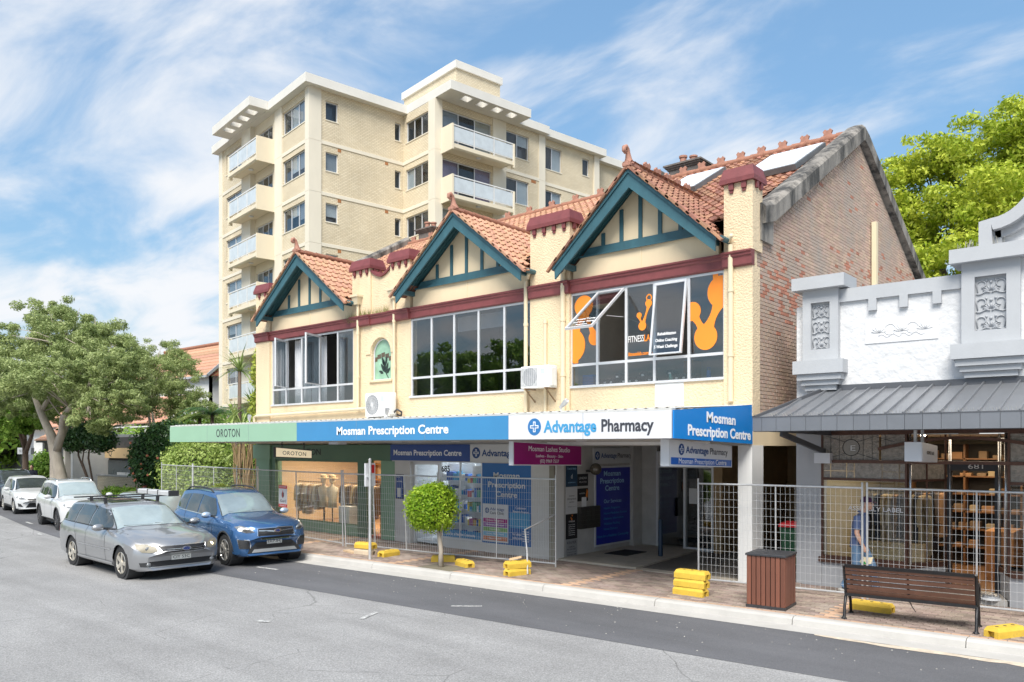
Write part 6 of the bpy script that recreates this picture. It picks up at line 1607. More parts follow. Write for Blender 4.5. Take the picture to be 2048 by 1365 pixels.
MB().box(7.88,11.52,-3.12,2.82,ZTOP+2.42,ZTOP+2.86).build('lift_room_roof', m_twr, pe)
# --- dark core so nothing shows through
MB().box(.5,6.3,.6,13.2,0,ZTOP).build('core', m_dark, tower); MB().box(6.9,24.4,q2+1.3,8,0,ZTOP-.1).build('core', m_dark, tower)
# ================================================================== PLANTS
def leaf_cloud(rng, centres, radii, n, size, flat=0.0, shell=0.55, asp=0.5, up=0.3, droop=0.0):
    """n four-sided leaves spread through clumps; returns vertex and face arrays"""
    centres = np.asarray(centres, float); radii = np.asarray(radii, float)
    if radii.ndim == 1: radii = np.stack([radii, radii, radii*0.8], 1)
    w = radii.prod(1)**(2/3); w /= w.sum()
    idx = rng.choice(len(centres), n, p=w)
    d = rng.normal(size=(n,3)); d /= np.linalg.norm(d, axis=1)[:,None]
    rad = shell + (1-shell)*rng.random(n)**0.5
    rad *= 1 + 0.12*rng.normal(size=n)
    pos = centres[idx] + d*rad[:,None]*radii[idx]
    pos[:,2] -= droop*rng.random(n)
    nrm = d*0.7 + rng.normal(size=(n,3))*0.55; nrm[:,2] += up
    nrm /= np.linalg.norm(nrm, axis=1)[:,None]
    t = rng.normal(size=(n,3)); t -= nrm*(t*nrm).sum(1)[:,None]; t /= np.linalg.norm(t, axis=1)[:,None]
    b = np.cross(nrm, t)
    s = size*(0.6+0.8*rng.random(n))
    L = t*s[:,None]; Wd = b*(s*asp)[:,None]
    V = np.empty((n,4,3)); V[:,0] = pos-L; V[:,1] = pos-Wd*0.9+nrm*(s*0.12)[:,None]; V[:,2] = pos+L; V[:,3] = pos+Wd*0.9+nrm*(s*0.12)[:,None]
    return V.reshape(-1,3)
def mesh_quads(name, V, mat, parent=None, kind=None):
    n = len(V)//4; me = bpy.data.meshes.new(name)
    me.vertices.add(len(V)); me.vertices.foreach_set('co', V.astype(np.float32).ravel())
    me.loops.add(n*4); me.loops.foreach_set('vertex_index', np.arange(n*4, dtype=np.int32))
    me.polygons.add(n); me.polygons.foreach_set('loop_start', np.arange(0, n*4, 4, dtype=np.int32)); me.polygons.foreach_set('loop_total', np.full(n, 4, dtype=np.int32))
    me.update(calc_edges=True); me.validate()
    o = put(name, me, mat, parent)
    if kind: o['kind'] = kind
    return o
m_bark = M('pale_bark', (.40,.35,.29), .9, var=.2, vscale=6, bump=.5, bscale=18, streak=.3)
m_barkd = M('brown_bark', (.14,.10,.075), .9, var=.25, vscale=6, bump=.5, bscale=20, streak=.3)
LF = {'ash': leafmat('street_tree_leaf', (.20,.27,.085), (.46,.53,.23), .38), 'mid': leafmat('mid_green_leaf', (.13,.27,.03), (.34,.50,.09), .38), 'lime': leafmat('lime_leaf', (.30,.41,.03), (.66,.71,.10), .42),
      'dark': leafmat('camellia_leaf', (.03,.085,.024), (.095,.19,.06), .18, .3), 'hedge': leafmat('hedge_leaf', (.19,.29,.05), (.46,.56,.17), .32), 'ball': leafmat('topiary_leaf', (.17,.32,.012), (.52,.66,.06), .36), 'strap': leafmat('strap_leaf', (.15,.24,.06), (.42,.50,.18), .28), 'yel': leafmat('yellow_green_leaf', (.30,.38,.05), (.48,.52,.10), .35)}
def tree(name, label, base, limbs, clumps, n, leaf, size, bark, seed, group=None, asp=.45, shell=.45, twigs=60, droop=0.0, sub=14, sq=.19):
    """limbs: list of (points, radii); clumps: list of (centre, radius) relative to base"""
    rng = np.random.default_rng(seed); random.seed(seed)
    t = thing(name, label, 'tree', base, 0, group, local=True)
    tb = MB()
    for pts, rr in limbs: tb.tube(pts, rr, 9)
    cs = [Vector(c[0]) for c in clumps]
    ends = [Vector(p[0][-1]) for p in limbs]
    for k in range(twigs):
        c = random.choice(clumps); tip = Vector(c[0])+Vector((random.uniform(-1,1),random.uniform(-1,1),random.uniform(-.6,.9)))*(c[1] if isinstance(c[1],(int,float)) else c[1][0])*.55
        pts, rr = random.choice(limbs); i = random.randint(max(1,len(pts)//2), len(pts)-1); a = Vector(pts[i])
        best = min((Vector(p) for l in limbs for p in l[0][2:]), key=lambda q: (q-tip).length); a = best
        mid = a.lerp(tip,.5)+Vector((random.uniform(-.2,.2),random.uniform(-.2,.2),random.uniform(-.05,.25)))
        tb.tube([a,mid,tip],[.035,.022,.008],5)
    tb.build('trunk', bark, t, smooth=True)
    # split each clump into smaller sprays so that gaps open up between them
    C = []; Rr = []
    for c, r_ in clumps:
        r3 = (r_,r_,r_*.7) if isinstance(r_,(int,float)) else r_
        for k in range(sub):
            d = rng.normal(size=3); d /= np.linalg.norm(d)
            C.append(np.array(c)+d*np.array(r3)*(.35+.65*rng.random())); q = sq*(.8+.9*rng.random()); Rr.append(np.array(r3)*q)
    V = leaf_cloud(rng, C, Rr, n, size, shell=shell, asp=asp, droop=droop)
    mesh_quads('crown', V, leaf, t)
    return t
# street tree left: forked pale trunk leaning apart, broad crown
limbs = [([(0,0,-.1),(.02,0,.8),(-.05,0,1.9),(-.25,-.1,2.9),(-.9,-.3,3.9),(-1.6,-.4,4.8)],[.30,.25,.22,.19,.14,.08]),
         ([(.55,.1,-.1),(.42,.1,.8),(.15,0,1.8),(-.02,0,2.5)],[.30,.26,.23,.16]),
         ([(-.05,0,2.3),(.15,.3,3.3),(.3,.6,4.3),(.2,.9,5.6)],[.19,.16,.11,.06]),
         ([(.05,0,2.2),(.6,.0,2.9),(1.3,-.2,3.6),(2.3,-.3,4.0),(3.5,-.2,4.3)],[.17,.14,.12,.09,.05]),
         ([(.2,.4,3.8),(1.2,.8,5.0),(2.2,1.0,5.9)],[.10,.08,.04]),([(-.9,-.3,3.9),(-1.0,.5,5.4),(-1.1,.9,6.9)],[.10,.07,.04])]
clumps = [((-2.6,0,6.8),1.7),((-1.2,.8,7.6),1.5),((.2,.6,6.9),1.7),((1.7,.3,6.5),1.6),((3.1,.3,5.9),1.5),((4.3,.0,5.4),1.2),((2.6,-.6,4.9),1.5),((.8,-.9,5.0),1.6),((-1.0,-1.0,5.2),1.6),((-2.9,-.6,5.0),1.5),((4.0,.4,4.3),1.1),((-3.6,.6,8.0),1.3),((.9,1.6,5.6),1.5),((-2.2,1.6,5.8),1.6)]
tr1 = tree('street_tree', 'spreading street tree with pale forked trunk and feathery grey green crown', (-41.0,14.1,FP), limbs, [((c[0]*1.25+.2,c[1]*1.2,c[2]*1.06-.1),r*1.12) for c,r in clumps]+[((5.6,0,4.9),1.2),((6.4,.2,4.2),1.0),((5.2,-.5,3.6),1.0),((-4.5,0,6.6),1.6),((-5.2,-.4,4.6),1.4),((.5,1.2,4.6),1.3),((2.0,.8,4.2),1.3),((-1.4,1.4,4.6),1.3),((3.6,.6,3.5),1.0),((-3.4,1.0,4.2),1.2)], 165000, LF['ash'], .068, m_bark, 11, asp=.32, shell=.2, sub=34, sq=.14, twigs=120); tr1.scale = (1.12,1.12,1.12)
# further street trees
limbs2 = [([(0,0,-.1),(.05,0,1.2),(0,0,2.4),(-.5,.1,3.6),(-1.0,.2,4.6)],[.22,.17,.15,.1,.05]),([(0,0,2.3),(.6,.1,3.2),(1.2,.2,4.4)],[.13,.1,.05]),([(0,0,2.4),(.1,-.4,3.8),(.2,-.6,5)],[.1,.08,.04])]
cl2 = [((-1.6,0,5.0),1.5),((0,0,5.6),1.6),((1.5,.2,5.2),1.5),((.4,-.8,4.3),1.4),((-1.0,-.6,4.0),1.3),((1.8,-.4,4.0),1.2)]
tree('street_tree', 'darker green street tree behind the forked one', (-50.0,15.6,FP), limbs2, cl2, 15000, LF['mid'], .12, m_barkd, 12, 'street trees further left')
tree('street_tree', 'leafy street tree at the far left edge above the dark parked car', (-57.5,16.2,FP), limbs2, [((c[0][0],c[0][1],c[0][2]-.3),c[1]*1.15) for c in cl2], 15000, LF['mid'], .13, m_barkd, 13, 'street trees further left')
tree('street_tree', 'farthest pale trunked street tree down the road', (-68,18.0,FP), limbs2, cl2, 9000, LF['mid'], .15, m_bark, 14, 'street trees further left')
# tall lime tree behind the white shop
limbs3 = [([(0,0,0),(.1,0,3),(0,0,6.5),(-.6,0,9),(-1.2,.2,11.5),(-1.3,.2,14)],[.55,.45,.38,.28,.2,.08]),([(0,0,6.2),(1.2,-.3,8.5),(2.2,-.5,11),(2.6,-.3,14)],[.3,.25,.18,.08]),([(0,0,6.5),(-1.8,-.6,8.2),(-3.2,-1.0,9.2),(-4.4,-1,10.6)],[.26,.2,.14,.07]),
          ([(1.2,-.3,8.5),(3.0,-.8,9.6),(4.6,-1.2,11)],[.2,.15,.07]),([(-.6,0,9),(-2.2,-.3,11),(-3.2,-.4,13)],[.18,.13,.06]),([(.1,0,5.5),(-1.2,-1.2,6.8),(-2.4,-2.0,7.3)],[.2,.15,.08]),([(.1,0,5),(1.8,-1.4,6.6),(3.4,-2,7.6)],[.2,.15,.08])]
cl3 = [((-1.5,0,15.4),1.5),((.6,-.3,15.2),1.9),((2.6,-.3,16.0),1.8),((4.2,-.6,14.4),2.1),((-3.4,-.4,14.2),1.5),((-4.7,-.6,12.3),1.6),((-2.2,-.8,12.4),2.0),((.4,-1.2,12.6),2.2),((2.8,-1.4,12.2),2.2),((5.2,-1.2,11.6),2.2),((-4.8,-1.2,9.8),1.8),((-2.6,-1.8,9.7),2.0),((0,-2.2,9.8),2.2),((2.6,-2.2,9.4),2.2),((4.9,-1.8,8.8),2.0),((-4.0,-1.4,7.4),1.7),((-1.4,-2.4,7.2),1.9),((1.4,-2.4,6.9),2.0),((3.8,-2.0,6.6),1.8),((-5.6,-1.4,8.4),1.8),((-5.4,-1.6,6.2),1.7),((-6.0,-1.0,10.6),1.5),((1.5,.5,13.6),2.0),((-3.0,-1.0,8.4),2.0),((6.5,-1,13.4),2.0),((6.6,-1.6,9.5),2.2)]
tree('lime_green_tree', 'tall yellow green tree rising behind the white shop', (-7.4,38.5,0), limbs3, [(c,r*1.12) for c,r in cl3], 190000, LF['lime'], .10, m_barkd, 15, asp=.5, shell=.25, twigs=150, sub=40, sq=.21)
# trees across the street, seen only mirrored in the upper windows
tree('roadside_tree', 'tree across the street mirrored in the upper middle window', (-33,-7.5,0), limbs2, [((c[0][0]*1.9,c[0][1]*1.5,c[0][2]*1.45),c[1]*1.6) for c in cl2], 14000, LF['mid'], .16, m_barkd, 16)
tree('roadside_tree', 'second tree across the street mirrored beside the first', (-41,-10,0), limbs2, [((c[0][0]*2.0,c[0][1]*1.5,c[0][2]*1.5),c[1]*1.7) for c in cl2], 14000, LF['mid'], .17, m_barkd, 17)
tree('garden_ash', 'feathery light green tree reaching up before the terracotta roof', (-42.0,19.4,FP), limbs2, [((-2.2,0,6.6),1.7),((-.6,.2,7.4),1.7),((1.0,0,7.2),1.6),((2.5,0,6.6),1.5),((3.6,0,5.6),1.3),((1.8,-.4,5.2),1.5),((0,-.5,5.4),1.6),((-1.8,-.4,5.0),1.5),((4.4,0,4.5),1.1),((3.0,-.4,4.0),1.2)], 52000, LF['ash'], .065, m_bark, 18, asp=.32, shell=.2, sub=30, sq=.15, twigs=60)
# --- shrubs
def shrub(name, label, base, blobs, n, leaf, size, seed, cat='shrub', stems=(), asp=.55, shell=.8, core=True, group=None):
    rng = np.random.default_rng(seed); t = thing(name, label, cat, base, 0, group, local=True)
    C = np.array([b[0] for b in blobs], float); Rr = np.array([b[1] if isinstance(b[1],(tuple,list)) else (b[1],)*3 for b in blobs], float)
    V = leaf_cloud(rng, C, Rr, n, size, shell=shell, asp=asp, up=.2)
    mesh_quads('foliage', V, leaf, t)
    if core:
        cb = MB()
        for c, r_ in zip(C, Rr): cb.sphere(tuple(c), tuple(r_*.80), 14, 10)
        cb.build('dark_core', M('shrub_inner', (.022,.032,.012), .95), t, smooth=True)  # solid near-black balls filling the leaf shell
    if stems:
        sb_ = MB()
        for pts, rr in stems: sb_.tube(pts, rr, 7)
        sb_.build('stem', m_barkd, t, smooth=True)
    return t
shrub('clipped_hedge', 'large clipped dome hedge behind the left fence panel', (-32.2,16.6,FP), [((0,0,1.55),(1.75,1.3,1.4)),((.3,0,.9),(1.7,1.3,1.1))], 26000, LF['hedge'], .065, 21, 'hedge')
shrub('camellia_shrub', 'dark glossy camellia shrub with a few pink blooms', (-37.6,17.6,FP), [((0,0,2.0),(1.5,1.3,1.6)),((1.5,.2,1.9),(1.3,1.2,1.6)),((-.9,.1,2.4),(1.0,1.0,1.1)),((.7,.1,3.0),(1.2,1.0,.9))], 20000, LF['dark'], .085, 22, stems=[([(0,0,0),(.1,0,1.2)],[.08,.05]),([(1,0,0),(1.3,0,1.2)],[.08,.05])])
bl = MB(); random.seed(8)
for k in range(10): bl.sphere((-38.6+3.2*random.random(),16.35+.15*random.random(),FP+.9+2.0*random.random()),.06,6,5)
tag(bl.build('camellia_blooms', M('pink_bloom', (.75,.25,.14), .7)), 'scattered coral blooms on the dark camellia', kind='stuff')
shrub('open_shrub', 'open twisting shrub with bare stems beside the far shop', (-44.5,16.5,FP), [((0,0,3.3),(1.1,.9,.7)),((1.5,0,3.5),(1.1,.9,.6)),((-.6,0,2.9),(.8,.7,.5)),((2.6,0,3.0),(.8,.8,.6))], 7000, LF['dark'], .09, 23, stems=[([(1.2,0,0),(1.1,0,.8),(.4,0,1.5),(-.3,0,2.2),(-.4,0,3)],[.07,.06,.05,.05,.03]),([(1.3,0,0),(1.5,0,1),(1.0,0,2.1),(1.3,0,3.3)],[.06,.05,.05,.03]),([(1.2,0,.8),(.2,0,1.9),(.6,0,3)],[.04,.04,.02])], core=False, shell=.3)
shrub('yellow_bush', 'small round yellow green bush in front of the strap leaf plants', (-25.1,13.75,FP), [((0,0,.98),(.42,.4,.42)),((0,0,.6),(.36,.34,.4))], 3600, LF['yel'], .045, 24, 'bush')
shrub('low_hedge', 'low bright hedge along the far garden wall', (-37.4,16.0,FP), [((-2.0+.7*k,0,.35),(.55,.4,.42)) for k in range(7)], 7000, LF['mid'], .07, 25, 'hedge')
shrub('street_bush', 'rounded green bush beside the far pedestrian', (-54.0,18.0,FP), [((0,0,1.2),(1.0,.9,1.1))], 4000, LF['mid'], .1, 26, 'bush')
shrub('garden_screen', 'tall mixed foliage filling the garden behind the clipped hedge', (-30.0,19.5,FP), [((-7.5,.8,1.9),(2.2,1.0,1.8)),((-4,.8,2.0),(2.4,1.0,1.8)),((-.5,.8,2.0),(2.4,1.0,1.8)),((2.8,.6,2.0),(1.9,1.0,1.9))], 20000, LF['mid'], .12, 27)
# --- strap-leaved plants and palms
def strap_plant(name, label, base, heads, leaf, seed, cat='plant', group=None, trunk_r=.05):
    """heads: (x,y,z, leaves, length, width)"""
    random.seed(seed); t = thing(name, label, cat, base, 0, group, local=True); fb = MB(); tb = MB(); any_t = False
    for hx, hy, hz, n, L, w in heads:
        if hz > .4: tb.tube([(hx*.5,hy*.5,0),(hx*.8,hy*.8,hz*.5),(hx,hy,hz)],[trunk_r*1.3,trunk_r,trunk_r*.8],7); any_t = True
        for k in range(n):
            a = random.uniform(0,2*math.pi); e = random.uniform(-.1,1.35); l = L*random.uniform(.7,1.1); dx, dy = math.cos(a), math.sin(a)
            P = []; 
            for i in range(6):
                s_ = i/5; r_ = l*s_*math.cos(e*(1-.25*s_)); z = l*s_*math.sin(e)-.55*l*s_*s_*(1.1-e*.6)
                P.append((Vector((hx+dx*r_,hy+dy*r_,hz+z)), w*(1-s_**2.2)*.5+.003))
            sd_ = Vector((-dy,dx,0))
            for (p,u),(q_,v) in zip(P,P[1:]): fb.quad(p-sd_*u,p+sd_*u,q_+sd_*v,q_-sd_*v)
    fb.build('leaves', leaf, t, fix=False)
    if any_t: tb.build('stem', m_barkd, t, smooth=True)
    return t
strap_plant('cordyline', 'tall strap leaved cordyline against the tower balconies', (-30.5,17.6,FP), [(0,0,5.9,70,1.4,.06),(.7,.2,4.4,60,1.2,.06),(-.5,.1,3.9,50,1.1,.05),(.9,.0,3.2,50,1.0,.05)], LF['strap'], 31, trunk_r=.09)
strap_plant('cordyline', 'bushy strap leaved plant beside the boutique corner', (-27.7,16.0,FP), [(0,0,1.5,60,1.0,.05),(.4,.1,.8,60,1.0,.05),(-.5,.0,.6,60,1.1,.05),(.1,0,3.4,60,1.0,.05),(-.7,.2,2.4,50,1.0,.05)], LF['strap'], 32)
strap_plant('cordyline', 'grassy strap leaved clump at the foot of the left fence', (-26.6,15.0,FP), [(0,0,.2,70,1.0,.035),(-.6,0,.2,60,.9,.035),(.4,.1,.2,60,.9,.035)], LF['yel'], 33)
strap_plant('red_bromeliad', 'red leaved garden plants behind the roof racks', (-36.0,15.9,FP), [(0,0,.55,34,.55,.06),(-.9,.2,.5,30,.5,.06)], leafmat('red_strap', (.30,.02,.05), (.45,.10,.09), .25), 34)
# dry cane bundle at the boutique corner
cn = MB(); random.seed(41)
for k in range(46):
    x = random.uniform(-.75,.55); cn.tube([(x*.6,random.uniform(-.2,.2),0),(x,random.uniform(-.2,.2),1.6),(x*1.3+random.uniform(-.15,.15),random.uniform(-.2,.2),random.uniform(2.4,3.3))],.018,4)
c_ = thing('cane_clump', 'clump of dry brown canes beside the green boutique pillar', 'plant', (-26.9,15.8,FP), local=True)
o = cn.build('canes', M('dry_cane', (.30,.21,.11), .9, island=.35, var=.2), c_, fix=False); o['kind'] = 'stuff'
def palm(label, base, h, n, L, seed, leaf):
    random.seed(seed); t = thing('palm', label, 'palm', base, 0, 'garden palms', local=True)
    MB().tube([(0,0,0),(.05,0,h*.5),(0,0,h)],[.12,.10,.08],9).build('trunk', m_barkd, t, smooth=True)
    fb = MB()
    for k in range(n):
        a = 2*math.pi*k/n+random.uniform(-.2,.2); e = random.uniform(.1,.95); dx, dy = math.cos(a), math.sin(a); pts = []
        for i in range(9): s_ = i/8; pts.append(Vector((dx*L*s_*math.cos(e*.6),dy*L*s_*math.cos(e*.6),h+L*s_*math.sin(e)-.75*L*s_*s_)))
        sd_ = Vector((-dy,dx,0))
        for i in range(1,9):
            for j in range(3):
                p = pts[i-1].lerp(pts[i],j/3); w = .42*L*(1-(i/9.5)**2)*.55
                for s_ in (-1,1): tip = p+sd_*s_*w+Vector((dx*.12,dy*.12,-.30*w-.05)); fb.add([p,p+Vector((dx*.05,dy*.05,0)),tip],[(0,1,2)])
        for p, q_ in zip(pts,pts[1:]): fb.quad(p-sd_*.012,p+sd_*.012,q_+sd_*.01,q_-sd_*.01)
    fb.build('fronds', leaf, t, fix=False); return t
palm('fan of dark palm fronds rising above the green awning', (-35.4,19.0,FP), 4.3, 15, 1.7, 51, LF['dark']); palm('paler young palm left of the dark fronds', (-37.0,19.2,FP), 4.2, 13, 1.5, 52, LF['strap'])
shrub('climbing_vine', 'light green climber at the left corner of the terrace', (-26.6,16.2,FP), [((0,0,5.4),(.35,.4,.7)),((-.1,0,4.2),(.35,.4,.8)),((0,0,6.1),(.3,.3,.3))], 1500, LF['yel'], .08, 28, 'climber', core=False, shell=.2)
# --- topiary standard in the footpath
tp = thing('topiary_tree', 'small ball topiary tree standing in the footpath by the kerb', 'tree', (-12.76,12.3,FP), local=True)
rng = np.random.default_rng(61)
MB().tube([(0,0,-.02),(.0,0,.4),(-.06,0,.75),(-.12,0,1.0)],[.065,.05,.045,.04],10).tube([(0,0,.72),(-.18,.05,.95)],[.03,.02],6).tube([(0,0,.78),(.14,-.08,.98)],[.03,.02],6).build('trunk', m_bark, tp, smooth=True)
V = leaf_cloud(rng, [(-.27,0,1.33),(-.1,-.1,1.5),(-.45,-.08,1.45),(-.42,-.1,1.18),(-.08,-.12,1.2),(-.27,-.2,1.38),(-.22,.1,1.55)], [(.55,.55,.51),(.40,.40,.36),(.40,.40,.36),(.38,.38,.34),(.39,.39,.34),(.42,.38,.42),(.38,.38,.34)], 17000, .030, shell=.86, asp=.55, up=.35)
V2 = leaf_cloud(rng, [(-.32,0,.95),(-.05,.1,.92)], [(.25,.25,.14)]*2, 900, .03, shell=.2, asp=.55)
mesh_quads('crown', np.concatenate([V, V2]), LF['ball'], tp)
MB().sphere((-.27,0,1.33),(.49,.49,.45),18,12).build('dark_core', MATS['shrub_inner'], tp, smooth=True)  # one solid near-black ball filling the crown
so2 = MB().box(-13.2,-12.15,11.98,12.6,FP+.0035,FP+.008).build('tree_pit', m_earth); so2['kind'] = 'structure'
# ================================================================== STREET FURNITURE
m_galv = M('galvanised_steel', (.56,.57,.58), .42, metal=.45, var=.12, vscale=8)
def fence_panel(label, a, b, lean=0.0, h=1.92, z0=FP+.06, stays=(), group='temporary fence panels', brace=None, posts=True, cell=(.062,.155), nv=1):
    """welded mesh panel from ground point a to ground point b; lean tips its top towards -Y"""
    a = Vector((*a,0)); b = Vector((*b,0)); d = (b-a); L = d.length; d.normalize(); nrm = Vector((d.y,-d.x,0))
    t = thing('temporary_fence', label, 'fence', (*((a+b)/2).xy, FP), 0, group)
    P = lambda s, z: a + d*s + nrm*(lean*(z-z0)/h) + Vector((0,0,z))
    fr = MB(); r_ = .019; z1 = z0+h
    fr.tube([P(0,z0-.05),P(0,z1+.10)], r_, 7); fr.tube([P(L,z0-.05),P(L,z1+.10)], r_, 7); fr.tube([P(0,z1),P(L,z1)], r_, 7); fr.tube([P(0,z0+.03),P(L,z0+.03)], r_, 7)
    for k in range(1,nv+1): fr.tube([P(L*k/(nv+1),z0+.03),P(L*k/(nv+1),z1)], r_*.8, 6)
    fr.build('tube_frame', m_galv, t, smooth=True, angle=50)
    w = MB(); random.seed(int(L*100)+int(abs(a.x)*10)); nx = int(L/cell[0]); nz = int((h-.1)/cell[1]); wr = .0027
    for i in range(1,nx):
        s = L*i/nx; wob = random.gauss(0,.004)
        pts = [P(s+wob*math.sin(k*1.7+i)*(1 if random.random()<.2 else .3), z0+.04+(h-.06)*k/6) for k in range(7)]
        w.tube(pts, wr, 4, caps=False)
    for k in range(1,nz+1):
        z = z0+.03+(h-.04)*k/(nz+1); w.tube([P(.02,z),P(L-.02,z)], wr, 4, caps=False)
    o = w.build('wire_mesh', M('bright_wire', (.60,.61,.62), .4, metal=.3), t, fix=False); o['kind'] = 'stuff'
    if brace:
        bp = MB(); bp.tube([Vector(p) for p in brace], .019, 7); bp.build('brace', m_galv, t, smooth=True, angle=50)
    return t
# left run, from the garden to the lobby
fence_panel('fence panel in front of the clipped hedge, farthest left', (-31.2,14.6), (-28.0,14.25), cell=(.10,.17))
fence_panel('fence panel beside the yellow bush, left of the boutique pillar', (-27.95,14.25), (-24.0,13.75), cell=(.09,.17), nv=1)
fence_panel('fence panel in front of the boutique window, carrying the red and white sign', (-22.35,13.55), (-17.4,13.1), lean=.05, nv=1, cell=(.09,.155))
fence_panel('short dim fence panel between the pillar panel and the boutique panel', (-23.95,13.72), (-22.40,13.56), nv=0, cell=(.09,.155))
fence_panel('fence panel in front of the boutique door, leaning on its neighbour', (-17.30,13.12), (-13.95,13.42), lean=.10, nv=2, cell=(.075,.155))
fence_panel('fence panel in front of the pharmacy posters, with a bent end brace', (-13.9,13.45), (-10.78,13.95), nv=1, brace=[(-10.8,13.90,1.30),(-11.05,13.2,1.02),(-10.70,12.85,.62),(-10.60,12.75,FP+.02)])
# right run in front of the passage and the white shop
fence_panel('fence panel in front of the passage, behind the timber bin', (-7.42,14.25), (-4.42,14.62), lean=.02, nv=1, cell=(.088,.15))
fence_panel('fence panel in front of the fashion shop, behind the bench', (-4.34,14.63), (-1.0,14.9), lean=.02, nv=1, cell=(.085,.15))
fence_panel('fence panel leaving the picture at the right edge', (-.95,14.9), (2.4,15.0), nv=1, cell=(.09,.15))
# red and white sign on the fence
sg = thing('fence_sign', 'red and white security sign hung on the boutique fence panel', 'sign', (-20.6,13.35,1.0))
fs2 = frame((-20.92,13.37,1.02),(.995,-.09,0)); A5 = np.array(fs2)
def T5(mb): mb.v = [tuple((A5 @ np.array([*p,1]))[:3]) for p in mb.v]; return mb
T5(MB().box(0,.52,0,.66,-.004,.004)).build('board', m_signw, sg); T5(MB().box(0,.52,.56,.66,.005,.007)).build('red_band', M('sign_red', (.62,.03,.035), .4), sg); T5(MB().box(0,.52,0,.09,.005,.007)).build('red_band', MATS['sign_red'], sg)
text('lettering', 'PROTECTED BY', fs2, .26, .59, .40, .05, m_txtw, sg, align='CENTER', lift=.008); text('lettering', 'iGuard', fs2, .26, .15, .36, .09, m_txtd, sg, align='CENTER'); text('lettering', '1300 448 273', fs2, .26, .025, .40, .045, m_txtw, sg, align='CENTER', lift=.008)
T5(MB().prism([(.26,.27,.006),(.33,.33,.006),(.33,.42,.006),(.26,.47,.006),(.19,.42,.006),(.19,.33,.006)],(0,0,.002))).build('shield_mark', m_txtd, sg); T5(MB().box(.245,.275,.30,.50,.0085,.0105)).build('shield_bar', MATS['sign_red'], sg)
# fence feet
m_yel = M('yellow_plastic', (.64,.43,.05), .75, var=.15, vscale=6, stain=(.45,.29,.06), stain_scale=6, stain_lo=.54, stain_hi=.76)
m_conf = M('concrete_foot', (.55,.45,.33), .9, var=.15, vscale=6, bump=.3, bscale=60)
def foot(label, x, y, a, z=FP, L=.56, w=.225, h=.15, mat=m_yel, group='yellow fence feet', tilt=0):
    t = thing('ballast_block', label, 'ballast block', (x,y,z), R(a), group, local=True)
    e = .03; b = MB(); n0 = .05
    # tapered block with hand-hold notches at both ends
    out = [(-L/2,-w/2),(L/2,-w/2),(L/2,-.05),(L/2-.06,-.05),(L/2-.06,.05),(L/2,.05),(L/2,w/2),(-L/2,w/2),(-L/2,.05),(-L/2+.06,.05),(-L/2+.06,-.05),(-L/2,-.05)]
    lo = [(px,py,0) for px,py in out]; mid = [(px,py,h*.62) for px,py in out]
    k = len(out); b.add(lo+mid,[tuple(range(k-1,-1,-1)),tuple(range(k,2*k))]+[(i,(i+1)%k,(i+1)%k+k,i+k) for i in range(k)])
    b.add([(-L/2,-w/2,h*.62),(L/2,-w/2,h*.62),(L/2,w/2,h*.62),(-L/2,w/2,h*.62),(-L/2+e,-w/2+e,h),(L/2-e,-w/2+e,h),(L/2-e,w/2-e,h),(-L/2+e,w/2-e,h)],[(4,5,6,7),(0,1,5,4),(1,2,6,5),(2,3,7,6),(3,0,4,7),(3,2,1,0)])
    b.build('block', mat, t)
    for s_ in (-.16,.0,.16): MB().lathe([(.026,h+.0005),(.026,h+.002)], (s_,0,0), 10).build('socket', M('socket_dark', (.05,.045,.03), .8), t)
    return t
foot('concrete fence foot under the yellow one beside the sign post', -15.75, 12.55, 12, mat=m_conf, group='concrete fence feet')
foot('yellow fence foot stacked on a concrete block by the sign post', -15.74, 12.55, 11, z=FP+.152)
foot('yellow fence foot end-on right behind the sign post', -15.05, 12.72, 95)
foot('yellow fence foot directly behind the topiary trunk', -13.35, 12.95, 40)
foot('yellow fence foot lying right of the topiary trunk', -12.45, 12.75, -20)
foot('lower yellow foot of the pair at the bent fence brace', -10.78, 12.62, 78); foot('upper yellow foot of the pair at the bent fence brace', -10.79, 12.64, 72, z=FP+.152)
for k, nm in enumerate(('bottom','middle','top')): foot(nm+' yellow foot of the stack of three before the driveway', -6.93+.01*k, 13.0+.012*k, -2+1.5*k, z=FP+.152*k, L=.62)
foot('yellow fence foot under the bench seat', -4.0, 13.72, -3, L=.66); foot('yellow fence foot at the right end of the bench', -2.02, 13.12, 62)
pk = MB().prism([(-16.6,12.5,FP),(-16.02,12.35,FP),(-15.98,12.5,FP),(-16.55,12.66,FP)], (0,0,.04)).build('timber_offcut', M('raw_pine', (.55,.40,.25), .8)); tag(pk, 'flat pine offcut beside the concrete fence foot', 'plank')
pk = MB().beam((-10.95,12.58,FP+.32),(-10.72,12.7,FP+.38),.10,.04).build('timber_offcut', MATS['raw_pine']); tag(pk, 'short pine offcut lying on the yellow feet at the brace', 'plank')
# parking sign post
sp_ = thing('parking_sign', 'grey parking sign post seen edge-on by the boutique door', 'sign', (-14.95,12.05,FP))
MB().tube([(-14.95,12.05,FP-.05),(-14.95,12.05,2.52)], .035, 10).sphere((-14.95,12.05,2.53),.037,10,6).build('post', m_galv, sp_, smooth=True, angle=50)
MB().box(-15.10,-15.06,12.0,12.30,1.88,2.44).build('plate', m_signw, sp_); MB().box(-15.056,-15.052,12.16,12.27,2.2,2.40).build('red_mark', MATS['sign_red'], sp_); MB().box(-15.06,-14.96,12.03,12.08,2.1,2.16).build('clamp', m_galv, sp_)
